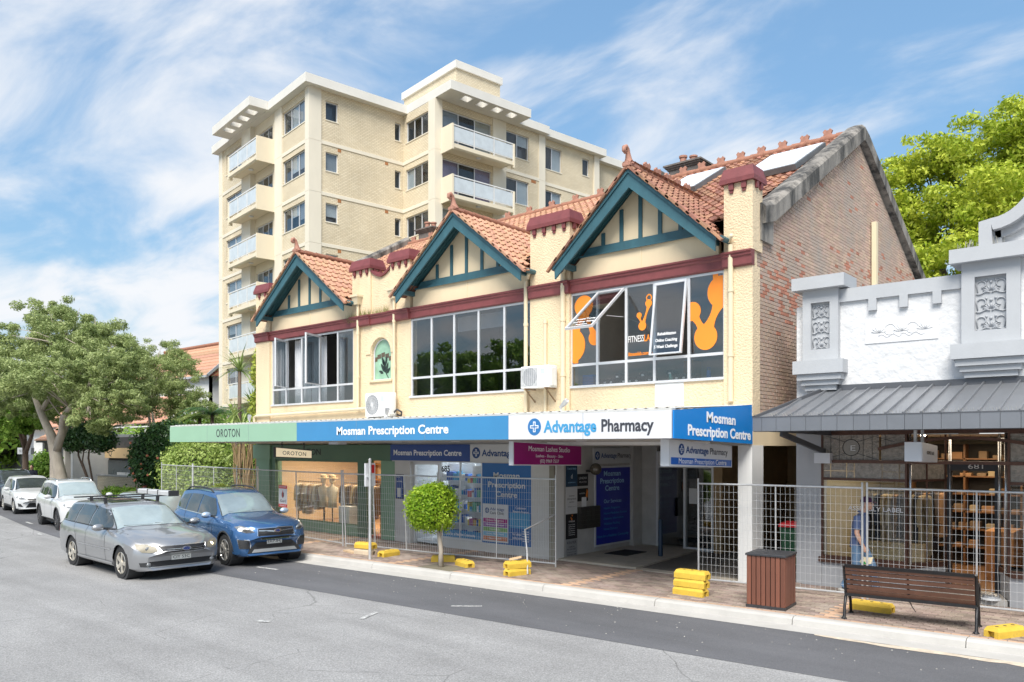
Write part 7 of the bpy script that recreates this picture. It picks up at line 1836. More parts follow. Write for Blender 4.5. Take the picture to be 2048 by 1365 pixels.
# ---------------------------------------------------------------- timber clad bin
bn = thing('litter_bin', 'square litter bin clad in red-brown timber slats with a black lid', 'bin', (-5.42,13.02,FP), R(6), local=True)
m_slat = M('jarrah_slat', (.165,.062,.038), .5, var=.25, vscale=5, streak=.12, obrand=.2, stain=(.42,.30,.24), stain_scale=9, stain_lo=.66, stain_hi=.74)
bw_, bh = .64, .88; s0 = bw_/2
MB().box(-s0+.03,s0-.03,-s0+.03,s0-.03,.06,bh).build('liner', m_black, bn)
sm = MB().cbox(-.034,.034,-.012,.012,.05,bh,.004).mesh('slat'); sm.materials.append(m_slat)
for f in range(4):
    for k in range(8):
        o = bpy.data.objects.new('slat', sm); COL.objects.link(o); o.parent = bn; u = -s0+.04+(bw_-.08)*k/7; a = math.pi/2*f
        o.location = (math.cos(a)*u+math.sin(a)*(s0-.012), math.sin(a)*u-math.cos(a)*(s0-.012), random.uniform(-.004,.004)); o.rotation_euler = (0,0,a)
m_lid = M('bin_lid_black', (.035,.036,.04), .45, var=.2, vscale=10)
MB().box(-s0-.01,s0+.01,-s0-.01,s0+.01,.0,.05).build('base_rim', m_lid, bn); MB().cbox(-s0-.02,s0+.02,-s0-.02,s0+.02,bh,bh+.035,.008).build('lid', m_lid, bn)
MB().add([(-s0,-s0,bh+.035),(s0,-s0,bh+.035),(s0,s0,bh+.035),(-s0,s0,bh+.035),(0,0,bh+.075)],[(0,1,4),(1,2,4),(2,3,4),(3,0,4)]).build('lid_hip', m_lid, bn)
# ---------------------------------------------------------------- bench, back towards the road
be = thing('park_bench', 'long slatted timber bench with black cast iron frames, back to the road', 'bench', (-3.28,13.15,FP), R(6.5), local=True)
m_iron = M('black_cast_iron', (.022,.022,.024), .42, metal=.3, var=.2, vscale=10); m_bsl = M('bench_timber', (.115,.052,.033), .5, var=.22, vscale=5, obrand=.15, stain=(.30,.24,.2), stain_scale=14, stain_lo=.68, stain_hi=.76)
BL = 1.80; hb = BL/2
# local: x along bench, +y towards shops (seat side), back slats at -y leaning to the road
def bpt(z):                                                    # back line
    t_ = (z-.40)/.42; return -.10-.16*t_**1.3
prof = [(.42,-.10),(.50,-.125),(.58,-.155),(.66,-.19),(.74,-.225),(.81,-.255)]
for x in (-hb,hb):
    f = MB()
    f.tube([(x,.30,0),(x,.27,.05),(x,.24,.20),(x,.16,.33),(x,.05,.385)],[.028,.024,.022,.024,.026],7)       # front leg
    f.tube([(x,-.25,0),(x,-.23,.05),(x,-.20,.20),(x,-.13,.33),(x,-.02,.385)],[.028,.024,.022,.024,.026],7)   # rear leg
    f.beam((x,.36,.40),(x,-.10,.385),.05,.05)
    f.tube([(x,-.08,.37),(x,-.10,.45),(x,-.15,.58),(x,-.21,.72),(x,-.265,.84),(x,-.30,.86)],[.03,.03,.027,.025,.022,.018],7)
    f.tube([(x,-.15,.60),(x,-.02,.665),(x,.16,.66),(x,.30,.60),(x,.34,.50),(x,.33,.41)],[.02,.022,.024,.024,.022,.022],7)   # arm
    f.build('end_frame', m_iron, be, smooth=True, angle=55)
    for y in (.30,-.25): MB().lathe([(.045,0),(.045,.012),(.03,.03)], (x,y,0), 10).build('foot_pad', m_iron, be)
mf = MB(); mf.tube([(0,-.08,.34),(0,-.11,.45),(0,-.16,.58),(0,-.22,.72),(0,-.275,.85)],[.022,.02,.018,.017,.015],7); mf.beam((0,.34,.385),(0,-.1,.37),.03,.04); mf.tube([(0,-.1,.37),(.05,-.12,.27),(.10,-.13,.20)],[.01,.008,.006],5)
mf.build('centre_frame', m_iron, be, smooth=True, angle=55)
for z, y in prof+[(.845,-.272)]:
    MB().beam((-hb+.02,y-.022,z),(hb-.02,y-.022,z),.022,.060 if z < .84 else .05,up=(0,-.35,1)).build('back_slat', m_bsl if z < .84 else m_iron, be)
for k in range(6): y = -.05+.07*k; MB().beam((-hb+.02,y,.42),(hb-.02,y,.42),.058,.022).build('seat_slat', m_bsl, be)
MB().beam((-hb,-.13,.37),(hb,-.13,.37),.05,.045).build('rear_rail', m_iron, be); MB().beam((-hb,.02,.355),(hb,.02,.355),.04,.04).build('seat_rail', m_iron, be)
# ---------------------------------------------------------------- gym gear on the upstairs sill
gz = 4.225
for k in range(5):
    c = MB().cbox(-10.98,-10.66,F+.34,F+.6,gz+.065*k,gz+.06+.065*k,.012).build('step_platform', M('gym_blue', (.03,.16,.50), .5)); tag(c, '%s blue step platform of the stack behind the gym window' % ('bottom','second','middle','fourth','top')[k], 'step', 'blue step platforms')
random.seed(14)
db = thing('dumbbell_row', 'row of black dumbbells with white marks behind the gym window', 'dumbbells', (-9.4,F+.45,gz))
for k in range(15):
    x = -10.5+k*.17; h_ = .10+.05*random.random(); 
    if k in (9,10): continue
    MB().lathe([(.085,-.11),(.095,-.1),(.095,-.02),(.03,-.015),(.03,.04),(.095,.045),(.095,.12),(.085,.13)], (x,F+.45,gz+.1+(.12 if k%4 == 3 else 0)), 8, axis='y').build('dumbbell', m_black, db)
    MB().box(x-.03,x+.03,F+.335,F+.34,gz+.085+(.12 if k%4 == 3 else 0),gz+.125+(.12 if k%4 == 3 else 0)).build('white_mark', m_wv, db)
for x, c, lb in ((-8.62,(.20,.52,.46),'mint green drink bottle on the gym window sill'),(-7.72,(.03,.12,.42),'blue drink bottle on the gym window sill')):
    t = thing('drink_bottle', lb, 'bottle', (x,F+.38,gz), local=True); mm = M('bottle_'+lb[:4], c, .4)
    MB().lathe([(.045,0),(.05,.02),(.05,.20),(.03,.24)], (0,0,0), 12).build('flask', mm, t, smooth=True, angle=40); MB().tube([(-.03,0,.24),(-.03,0,.29),(.03,0,.29),(.03,0,.24)],.009,6).build('cap_loop', mm, t)
MB().box(-10.2,-7.3,19.0,19.05,5.2,6.2).build('wall_mirror', M('mirror_grey', (.3,.3,.31), .1, metal=.7), bld); MB().box(-9.9,-9.6,18.2,18.6,4.1,5.05).build('timber_rack', m_wood, bld)
for x, y in ((-9.6,16.6),(-8.5,16.4),(-8.0,17.5)): MB().lathe([(.05,6.87),(.05,6.89)], (x,y,0), 8).build('downlight', m_glow, bld)
# ================================================================== VEHICLES
def pchip(xs, ys, x):
    """monotone cubic through control points"""
    xs = np.asarray(xs, float); ys = np.asarray(ys, float); x = np.clip(np.asarray(x, float), xs[0], xs[-1])
    h = np.diff(xs); dl = np.diff(ys)/h; m = np.zeros(len(xs)); m[0] = dl[0]; m[-1] = dl[-1]
    for i in range(1, len(xs)-1):
        if dl[i-1]*dl[i] > 0:
            w1 = 2*h[i]+h[i-1]; w2 = h[i]+2*h[i-1]; m[i] = (w1+w2)/(w1/dl[i-1]+w2/dl[i])
    k = np.clip(np.searchsorted(xs, x)-1, 0, len(xs)-2); t = (x-xs[k])/h[k]
    return (2*t**3-3*t**2+1)*ys[k]+(t**3-2*t**2+t)*h[k]*m[k]+(-2*t**3+3*t**2)*ys[k+1]+(t**3-t**2)*h[k]*m[k+1]
m_tyre = M('tyre_rubber', (.022,.022,.023), .8, var=.2, vscale=20); m_rim = M('alloy_rim', (.60,.58,.54), .3, metal=.75, var=.08); m_rimd = M('dark_alloy', (.08,.08,.085), .35, metal=.6)
m_trim = M('black_trim', (.028,.029,.031), .55, var=.1); m_chrome = M('chrome', (.72,.73,.75), .12, metal=.95); m_lampc = M('headlamp_lens', (.20,.21,.22), .2, metal=.2, spec=.6, var=.25, vscale=14); m_lampy = M('hazed_headlamp', (.24,.215,.16), .35, spec=.4, var=.15, vscale=10)
m_cglass = M('car_glass', (.045,.055,.058), .03, spec=1.0, var=.3, vscale=1.5); m_wscr = M('windscreen_glass', (.30,.36,.37), .04, spec=1.0, var=.18, vscale=1.2); m_red = M('tail_lamp_red', (.35,.01,.015), .2); m_plate = M('plate_white', (.78,.78,.74), .4)  # windscreen is opaque, pale sky reflection put into its base colour
m_lit = M('lit_lamp', (1,.9,.7), .3, emit=(1,.82,.5), estr=1.2)
class Car:
    def __init__(s, name, label, sp, paint, loc, yaw, group='cars on the street', scale=1.0):
        s.sp = sp; s.t = thing(name, label, 'car', loc, R(yaw), group, local=True); s.t.scale = (scale,)*3
        xs = set(np.linspace(sp['zt'][0][0], sp['zt'][-1][0], 66).round(3))
        s.rw = sp['rw']; s.ra = sp['rw']+sp.get('gap',.05); s.ax = (sp['wb']/2, -sp['wb']/2)
        for a in s.ax:
            for k in range(17): xs.add(round(a+s.ra*math.cos(math.pi*k/16),3))
        xs = np.array(sorted(xs)); f = lambda key: pchip([p[0] for p in sp[key]],[p[1] for p in sp[key]],xs)
        zt, zb, wm, wb, zo = f('zt'), f('zb'), f('wm'), f('wbt'), f('zo'); zb = np.minimum(zb, zt-.015)
        V = []; n = 12; nose = xs[-1]; tail = xs[0]
        for i, x in enumerate(xs):
            g = np.clip((zt[i]-zb[i]-.05)/.34, 0, 1); g = g*g*(3-2*g)
            y5 = (1-g)*.80*wb[i]+g*min(sp['wr'], wb[i]-.02); z5 = (1-g)*(zb[i]+(zt[i]-zb[i])*.55)+g*(zt[i]-.055)
            H_ = zb[i]-zo[i]
            P = [(wm[i]*.88,zo[i]),(wm[i]*.965,zo[i]+.05),(wm[i]*.985,zo[i]+.30*H_),(wm[i],zo[i]+.55*H_),(wm[i]*.988,zb[i]-.16*H_),(wb[i]+.25*(wm[i]-wb[i]),zb[i]-.03*H_),(wb[i],zb[i]+.004),
                 (wb[i]*.5+y5*.5+.018*g,zb[i]*.5+z5*.5),(y5,z5),(y5*.88,z5*.35+zt[i]*.65),(y5*.5,zt[i]-.006),(0,zt[i])]
            for a in s.ax:
                d = abs(x-a)
                if d < s.ra:
                    za = s.rw+math.sqrt(s.ra**2-d**2)
                    P = [((y if z >= za else max(y, wm[i]*.985)), max(z,za)) for y, z in P]
            row = []
            for y, z in P:
                xx_ = x; u = (x-(nose-.55))/.55
                if u > 0: xx_ -= sp.get('round',.22)*u*(y/max(wm[i],.3))**2*.9 + sp.get('rake',.10)*u*max(0,(z-.55))/.4
                u = ((tail+.4)-x)/.4
                if u > 0: xx_ += .12*u*(y/max(wm[i],.3))**2
                row.append((xx_,y,z))
            V.append(row)
        vs = []; 
        for row in V: vs += [(x,-y,z) for x,y,z in row]+[(x,y,z) for x,y,z in row[-2::-1]]
        m = 2*n-1; fs = []
        for i in range(len(V)-1):
            for j in range(m-1): a = i*m+j; fs.append((a,a+1,a+m+1,a+m))
        o_ = (len(V)-1)*m
        for j in range(m//2):                                     # end caps laid in level strips
            k = m-1-j
            if k-1 > j+1: fs.append((j+1,j,k,k-1)); fs.append((o_+j,o_+j+1,o_+k-1,o_+k))
            else: fs.append((j+1,j,k)); fs.append((o_+j,o_+j+1,o_+k))
        mb = MB(); mb.add(vs, fs)
        s.body = mb.build('body', paint, s.t, smooth=True, angle=32)
        s.bvh = BVHTree.FromPolygons([Vector(v) for v in vs], fs); s.xs = xs; s.nose = nose; s.tail = tail
        # dark underbody and wheel wells
        MB().box(tail+.35,nose-.5,-sp['W']/2+.16,sp['W']/2-.16,.2,.62).build('underbody', m_trim, s.t)
    def decal(s, name, poly, axis, mat, off=.006, side=-1, cell=.07, parent=None, smooth=True):
        bm = bmesh.new(); P = [bm.verts.new((p[0],p[1],0)) for p in poly]; bm.faces.new(P)
        for c in (0,1):
            lo = min(p[c] for p in poly); hi = max(p[c] for p in poly); k = int((hi-lo)/cell)+1
            for i in range(1,k):
                v = lo+(hi-lo)*i/k; co = [0,0,0]; no = [0,0,0]; co[c] = v; no[c] = 1
                bmesh.ops.bisect_plane(bm, geom=bm.verts[:]+bm.edges[:]+bm.faces[:], plane_co=co, plane_no=no)
        bad = []
        for v in bm.verts:
            a, b = v.co.x, v.co.y
            if axis == 'side': o, d = Vector((a,side*3,b)), Vector((0,-side,0))
            elif axis == 'front': o, d = Vector((5,a,b)), Vector((-1,0,0))
            elif axis == 'rear': o, d = Vector((-5,a,b)), Vector((1,0,0))
            else: o, d = Vector((a,b,4)), Vector((0,0,-1))
            h, nn, ix, ds = s.bvh.ray_cast(o, d)
            if h is None: bad.append(v); continue
            if nn.dot(d) > 0: nn = -nn
            v.co = h+nn*off
        bmesh.ops.delete(bm, geom=bad, context='VERTS')
        bmesh.ops.recalc_face_normals(bm, faces=bm.faces)
        me = bpy.data.meshes.new(name); bm.to_mesh(me); bm.free()
        return put(name, me, mat, parent or s.t, smooth)
    def both(s, name, poly, mat, **k):
        for sd in (-1,1): s.decal(name, poly, 'side', mat, side=sd, **k)
    def hit(s, axis, a, b, side=-1):
        if axis == 'side': o, d = Vector((a,side*3,b)), Vector((0,-side,0))
        elif axis == 'front': o, d = Vector((5,a,b)), Vector((-1,0,0))
        else: o, d = Vector((a,b,4)), Vector((0,0,-1))
        h = s.bvh.ray_cast(o, d); return h[0], h[1]
    def line(s, name, pts, axis, mat, r=.006, side=-1):
        P = []
        for a, b in pts:
            h, n_ = s.hit(axis,a,b,side)
            if h is not None: P.append(h)
        if len(P) > 1: MB().tube(P, r, 5).build(name, mat, s.t)
    def wheels(s, spokes=5, rim=m_rim, twin=True):
        r = s.rw; w = .21; ri = r*.70
        ty = MB().lathe([(ri,-w/2),(r*.93,-w/2),(r*.985,-w/2+.025),(r,-w/2+.06),(r,w/2-.06),(r*.985,w/2-.025),(r*.93,w/2),(ri,w/2)],(0,0,0),36,axis='y',caps=False).mesh('tyre'); ty.materials.append(m_tyre); ty.polygons.foreach_set('use_smooth',[True]*len(ty.polygons)); ty.set_sharp_from_angle(angle=R(40))
        rb = MB().lathe([(ri,-w/2+.005),(ri*.95,-w/2-.004),(ri*.90,-w/2+.02),(ri*.88,w/2)],(0,0,0),32,axis='y',caps=False)
        for k in range(spokes):
            a = 2*math.pi*k/spokes
            for da in ((-.17,.17) if twin else (0,)):
                p0 = Vector((.06*math.cos(a+da*1.2),-w/2+.02,.06*math.sin(a+da*1.2))); p1 = Vector((ri*.92*math.cos(a+da*1.15),-w/2+.008,ri*.92*math.sin(a+da*1.15)))
                rb.beam(p0,p1,.035 if twin else .075,.03,up=(0,1,0))
        rb.lathe([(.02,-w/2-.005),(.065,-w/2+.0),(.07,-w/2+.05)],(0,0,0),14,axis='y')
        rm = rb.mesh('rim'); rm.materials.append(rim)
        ds = MB().lathe([(.03,-w/2+.055),(ri*.86,-w/2+.055),(ri*.86,-w/2+.065),(.03,-w/2+.065)],(0,0,0),24,axis='y').mesh('brake_disc'); ds.materials.append(m_rimd)
        for a in s.ax:
            for sd in (-1,1):
                e = bpy.data.objects.new('wheel', ty); COL.objects.link(e); e.parent = s.t; tr = s.sp['W']/2-w/2-.035
                e.location = (a,sd*tr,r); e.rotation_euler = (0,0,0 if sd < 0 else math.pi)
                for me, nm in ((rm,'rim'),(ds,'brake_disc')):
                    o = bpy.data.objects.new(nm, me); COL.objects.link(o); o.parent = e
                MB().lathe([(s.ra-.004,-.30),(s.ra-.004,.0)],(a,sd*(s.sp['W']/2-.05) if sd > 0 else -(s.sp['W']/2-.35),s.rw),24,axis='y').build('wheel_well', m_trim, s.t)
    def arch_trim(s, mat, w=.055):
        for a in s.ax:
            for sd in (-1,1):
                pts = []
                for k in range(15):
                    th = math.pi*(-.06+1.12*k/14); pts.append((a+(s.ra+.022)*math.cos(th),s.rw+(s.ra+.022)*math.sin(th)))
                P = [s.hit('side',x,z,sd)[0] for x,z in pts]; P = [p for p in P if p is not None]
                if len(P) > 2: MB().tube(P,[(.014,w*.55)]*len(P),6,flat=(0,1,0)).build('arch_trim', mat, s.t, smooth=True)
    def mirror(s, x, z, y, paint):
        for sd in (-1,1):
            MB().beam((x,sd*(y-.12),z-.05),(x,sd*(y+.02),z-.03),.05,.04).build('mirror_stalk', m_trim, s.t)
            mm = MB().sphere((x,sd*(y+.10),z),(.075,.12,.075),12,8); mm.build('mirror', paint, s.t, smooth=True)
    def handles(s, pts, mat):
        for x, z in pts:
            for sd in (-1,1):
                h, n_ = s.hit('side',x,z,sd)
                if h: MB().tube([h+n_*.005+Vector((-.09,0,0)),h+n_*.03+Vector((-.05,0,0)),h+n_*.03+Vector((.05,0,0)),h+n_*.005+Vector((.09,0,0))],.014,6).build('door_handle', mat, s.t, smooth=True)
    def plate(s, txt, z, w=.37, h=.11, yc=0.0):
        hh, n_ = s.hit('front',yc,z); x = hh.x+.012; t = s.t
        MB().box(x-.02,x+.006,yc-w/2,yc+w/2,z-h/2,z+h/2).build('number_plate', m_plate, t)
        text('plate_lettering', txt, frame((x+.006,yc,z-.03),(0,1,0)), 0, 0, w*.86, .062, m_txtd, t, align='CENTER', thick=.001, lift=.001)
    def emblem(s, y, z, w, h, off=.02):
        hh, n_ = s.hit('front',y,z)
        for k, (sc, mt, o_) in enumerate(((1,m_chrome,0),(.78,M('emblem_navy', (.01,.03,.14), .25),.006))):
            e = MB().add([(hh.x+off+o_,y+w/2*sc*math.cos(2*math.pi*i/20),z+h/2*sc*math.sin(2*math.pi*i/20)) for i in range(20)]+[(hh.x+off-.02,y+w/2*sc*math.cos(2*math.pi*i/20),z+h/2*sc*math.sin(2*math.pi*i/20)) for i in range(20)],[tuple(range(20))]+[(i,20+i,20+(i+1)%20,(i+1)%20) for i in range(20)])
            e.build('emblem', mt, s.t)
        st = MB()
        for yy,zz_,r_ in ((-.30,.10,.16),(-.02,.16,.11),(.18,.12,.11),(.30,-.06,.11),(.08,-.12,.11),(-.14,-.10,.11)):
            st.add([(hh.x+off+.008,y+w*yy+w*.5*r_*(1 if i%2==0 else .4)*math.cos(math.pi*i/4),z+h*zz_+h*.8*r_*(1 if i%2==0 else .4)*math.sin(math.pi*i/4)) for i in range(8)],[tuple(range(8))])
        o = st.build('emblem_stars', m_chrome, s.t); o['kind'] = 'stuff'
def paint(name, col, metal=.5, rough=.28): return M(name, col, rough, metal=metal, var=.03, vscale=3, coat=1.0)
p_silver = paint('silver_paint', (.34,.345,.355), .6, .30); p_blue = paint('blue_paint', (.042,.120,.275), .45, .25); p_white = paint('white_paint', (.56,.57,.58), 0, .3); p_black = paint('charcoal_paint', (.045,.048,.055), .4, .25); p_pale = paint('pale_green_silver', (.48,.52,.50), .5, .3)

WAGON = dict(W=1.75, wb=2.67, rw=.325, wr=.60, round=.30, rake=.10,
    zt=[(-2.50,.62),(-2.47,.86),(-2.40,1.0),(-2.10,1.38),(-1.9,1.445),(-.9,1.485),(-.25,1.45),(.0,1.385),(.80,1.005),(1.2,.955),(1.8,.865),(2.1,.79),(2.25,.69),(2.30,.60)],
    zb=[(-2.50,.58),(-2.44,.90),(-2.2,.985),(-1,.965),(.75,.915),(1.3,.875),(1.8,.79),(2.1,.70),(2.30,.52)],
    zo=[(-2.5,.34),(-2.2,.26),(-1.6,.22),(1.4,.21),(1.9,.19),(2.3,.21)],
    wm=[(-2.50,.66),(-2.35,.80),(-1.6,.87),(1.4,.875),(1.85,.84),(2.1,.76),(2.30,.62)], wbt=[(-2.5,.58),(-2.3,.72),(-1.5,.79),(.7,.80),(1.4,.78),(1.9,.70),(2.30,.50)])
SUV = dict(W=1.84, wb=2.67, rw=.36, wr=.62, round=.26, rake=.05, gap=.045,
    zt=[(-2.30,.62),(-2.27,1.0),(-2.18,1.15),(-1.95,1.55),(-1.75,1.655),(-.9,1.70),(-.15,1.665),(.12,1.59),(.86,1.17),(1.2,1.125),(1.8,1.045),(2.08,.97),(2.22,.88),(2.27,.70)],
    zb=[(-2.30,.58),(-2.24,1.02),(-2.0,1.14),(-1,1.08),(.8,1.04),(1.3,1.02),(1.8,.96),(2.1,.88),(2.27,.62)],
    zo=[(-2.3,.40),(-2.0,.32),(-1.5,.29),(1.4,.29),(1.9,.25),(2.27,.27)],
    wm=[(-2.30,.72),(-2.15,.85),(-1.5,.91),(1.4,.91),(1.85,.89),(2.1,.82),(2.27,.70)], wbt=[(-2.3,.62),(-2.1,.74),(-1.4,.81),(.75,.825),(1.4,.83),(1.9,.76),(2.27,.60)])
HATCH = dict(W=1.76, wb=2.56, rw=.33, wr=.60, round=.30, rake=.10, gap=.045,
    zt=[(-2.06,.60),(-2.03,.95),(-1.95,1.10),(-1.75,1.43),(-1.5,1.52),(-.7,1.56),(-.1,1.53),(.15,1.46),(.92,1.06),(1.25,1.0),(1.7,.92),(1.98,.82),(2.08,.72),(2.12,.58)],
    zb=[(-2.06,.55),(-2.0,.98),(-1.8,1.06),(-1,1.0),(.85,.95),(1.3,.92),(1.7,.84),(1.98,.74),(2.12,.52)],
    zo=[(-2.06,.36),(-1.8,.28),(-1.4,.24),(1.3,.23),(1.8,.21),(2.12,.23)],
    wm=[(-2.06,.68),(-1.9,.82),(-1.3,.87),(1.3,.87),(1.75,.83),(1.98,.75),(2.12,.62)], wbt=[(-2.06,.58),(-1.9,.70),(-1.2,.78),(.8,.79),(1.3,.77),(1.75,.68),(2.12,.52)])

# ---------------------------------------------------------------- silver wagon, driving
c = Car('station_wagon', 'silver station wagon with roof racks driving along the road', WAGON, p_silver, (-18.82,8.26,0), -1.5, scale=1.08); c.t.scale = (1.08, 1.15, 1.05)
c.wheels(5, M('pale_gold_alloy', (.66,.62,.54), .3, metal=.7), False)
def wscreen(c, x0, x1, y0, y1, zlo=None, mat=m_wscr, inset=0.0):
    # outline in plan, from cowl to header
    c.decal('windscreen', [(x0,-y0),(x0+.05,0),(x0,y0),(x1,y1),(x1-.03,0),(x1,-y1)], 'top', mat, off=.006, cell=.06)
    c.line('windscreen_seal', [(x0,-y0),(x1,-y1)], 'top', m_trim, .010); c.line('windscreen_seal', [(x0,y0),(x1,y1)], 'top', m_trim, .010)
    c.line('wiper', [(x0-.06,-.55),(x0+.0,-.02)], 'top', m_trim, .012); c.line('wiper', [(x0-.06,.05),(x0+.0,.6)], 'top', m_trim, .012)
wscreen(c, .76, .02, .70, .55)
c.decal('side_glass', [(.55,.975),(.12,1.315),(-.42,1.385),(-.46,.985)], 'side', m_cglass, side=-1); c.decal('side_glass', [(.55,.975),(.12,1.315),(-.42,1.385),(-.46,.985)], 'side', m_cglass, side=1)
c.both('side_glass', [(-.52,.985),(-.48,1.39),(-1.24,1.39),(-1.30,1.0)], m_cglass); c.both('side_glass', [(-1.36,1.0),(-1.30,1.385),(-1.86,1.355),(-2.26,1.025)], m_cglass)
c.both('belt_trim', [(.72,.945),(.70,.965),(-2.28,1.01),(-2.28,.995)], m_trim, off=.008); c.both('side_rub_strip', [(.92,.56),(.92,.585),(-.95,.585),(-.95,.56)], m_chrome, off=.010)
for xs_ in ((.60,.30,.56,.94),(-.49,.30,-.49,.98)): c.both('door_seam', [(xs_[0],xs_[1]),(xs_[0]+.012,xs_[1]),(xs_[2]+.012,xs_[3]),(xs_[2],xs_[3])], m_trim, off=.003)
c.both('door_seam', [(-1.30,.98),(-1.288,.98),(-1.05,.72),(-.96,.30),(-.972,.30),(-1.064,.72)], m_trim, off=.003)
c.both('sill_trim', [(.95,.235),(.95,.31),(-.95,.31),(-.95,.235)], M('sill_silver', (.48,.49,.5), .35, metal=.6), off=.018)
c.handles([(-.30,.84),(-1.1,.86)], p_silver); c.mirror(.50, 1.0, .86, p_silver)
for sd in (-1,1):
    hl = [(sd*.46,.60),(sd*.56,.56),(sd*.70,.575),(sd*.775,.66),(sd*.765,.735),(sd*.60,.725),(sd*.48,.67)]
    c.decal('headlight', hl, 'front', m_lampy, off=.012, cell=.04); h, n_ = c.hit('front', sd*.62, .64)
    MB().sphere((h.x+.004,sd*.60,.64),(.02,.055,.045),10,6).build('lamp_bulb', m_lit if sd > 0 else m_lampc, c.t, smooth=True)
    c.decal('fog_recess', [(sd*.46,.27),(sd*.72,.29),(sd*.74,.37),(sd*.55,.37)], 'front', m_trim, off=.008, cell=.05); h, n_ = c.hit('front', sd*.60, .325)
    if h: MB().lathe([(.045,0),(.04,.02),(.0,.025)],(h.x,sd*.60,.325),12,axis='x',caps=False).build('fog_lamp', m_lampc, c.t, smooth=True)
    c.decal('tail_light', [(-2.32,.72),(-2.2,.75),(-2.22,.92),(-2.36,.92)], 'side', m_red, side=sd, cell=.04)
c.decal('grille', [(-.38,.565),(.38,.565),(.44,.685),(-.44,.685)], 'front', m_black, off=.010, cell=.05)
for z, hw in ((.625,.41),): c.line('grille_bar', [(y_,z) for y_ in np.linspace(-hw,hw,9)], 'front', m_chrome, .014)
c.line('grille_surround', [(-.38,.56),(-.2,.553),(0,.55),(.2,.553),(.38,.56),(.44,.62),(.445,.69),(.2,.70),(0,.702),(-.2,.70),(-.445,.69),(-.44,.62),(-.38,.56)], 'front', m_chrome, .013)
c.emblem(0, .63, .17, .085, .03)
c.decal('lower_intake', [(-.52,.27),(.52,.27),(.60,.385),(-.60,.385)], 'front', m_black, off=.008, cell=.05); c.line('intake_lip', [(y_,.265+.10*max(0,abs(y_)-.5)) for y_ in np.linspace(-.62,.62,11)], 'front', p_silver, .018)
c.plate('CIY 53C', .44)
c.line('bonnet_seam', [(.80,-.74),(1.3,-.70),(1.8,-.60),(2.05,-.50)], 'top', m_trim, .004); c.line('bonnet_seam', [(.80,.74),(1.3,.70),(1.8,.60),(2.05,.50)], 'top', m_trim, .004)
c.decal('sunroof', [(-.35,-.40),(-.35,.40),(-.95,.40),(-.95,-.40)], 'top', m_cglass, off=.005)
# roof bars with an awning roll on the far side
for x in (-.35,-1.15):
    MB().beam((x,-.86,1.56),(x,.80,1.56),.055,.028).build('roof_bar', m_trim, c.t)
    for y in (-.52,.52): MB().beam((x,y,1.43),(x,y*1.02,1.555),.06,.05).build('bar_foot', m_trim, c.t)
rl = MB().cbox(-1.55,.15,.56,.74,1.578,1.68,.02).build('rolled_awning', M('awning_bag_grey', (.42,.43,.44), .6), c.t)
for x in (-1.57,.15): MB().cbox(x,x+.04,.54,.76,1.565,1.695,.01).build('awning_end', m_trim, c.t)
for x in (-1.0,-.45): MB().box(x,x+.03,.555,.745,1.574,1.686).build('awning_strap', m_trim, c.t)

# ---------------------------------------------------------------- blue SUV at the kerb
c = Car('blue_suv', 'blue compact SUV parked at the kerb beside the boutique', SUV, p_blue, (-18.75,10.74,0), -6, scale=1.03)
c.wheels(5, m_rim, True); c.arch_trim(m_trim)
wscreen(c, .82, .12, .72, .57, mat=M('windscreen_clear', (.20,.25,.27), .03, spec=1.0, var=.3, vscale=.9))
c.both('side_glass', [(.60,1.10),(.22,1.49),(-.38,1.56),(-.42,1.11)], m_cglass); c.both('side_glass', [(-.48,1.11),(-.44,1.565),(-1.12,1.565),(-1.22,1.14)], m_cglass); c.both('side_glass', [(-1.28,1.15),(-1.19,1.56),(-1.62,1.52),(-1.84,1.28),(-1.80,1.20)], m_cglass)
c.both('window_trim', [(.74,1.055),(.72,1.08),(-1.8,1.165),(-1.8,1.15)], m_chrome, off=.008)
for xs_ in ((.66,.40,.64,1.05),(-.45,.40,-.45,1.10)): c.both('door_seam', [(xs_[0],xs_[1]),(xs_[0]+.012,xs_[1]),(xs_[2]+.012,xs_[3]),(xs_[2],xs_[3])], m_trim, off=.003)
c.both('door_seam', [(-1.24,1.12),(-1.228,1.12),(-1.02,.85),(-.93,.42),(-.942,.42),(-1.032,.85)], m_trim, off=.003)
c.both('sill_cladding', [(.93,.31),(.93,.42),(-.93,.42),(-.93,.31)], m_trim, off=.016)
c.handles([(-.28,.97),(-1.05,.99)], p_blue); c.mirror(.56, 1.13, .90, M('mirror_silver_blue', (.45,.55,.68), .3, metal=.5))
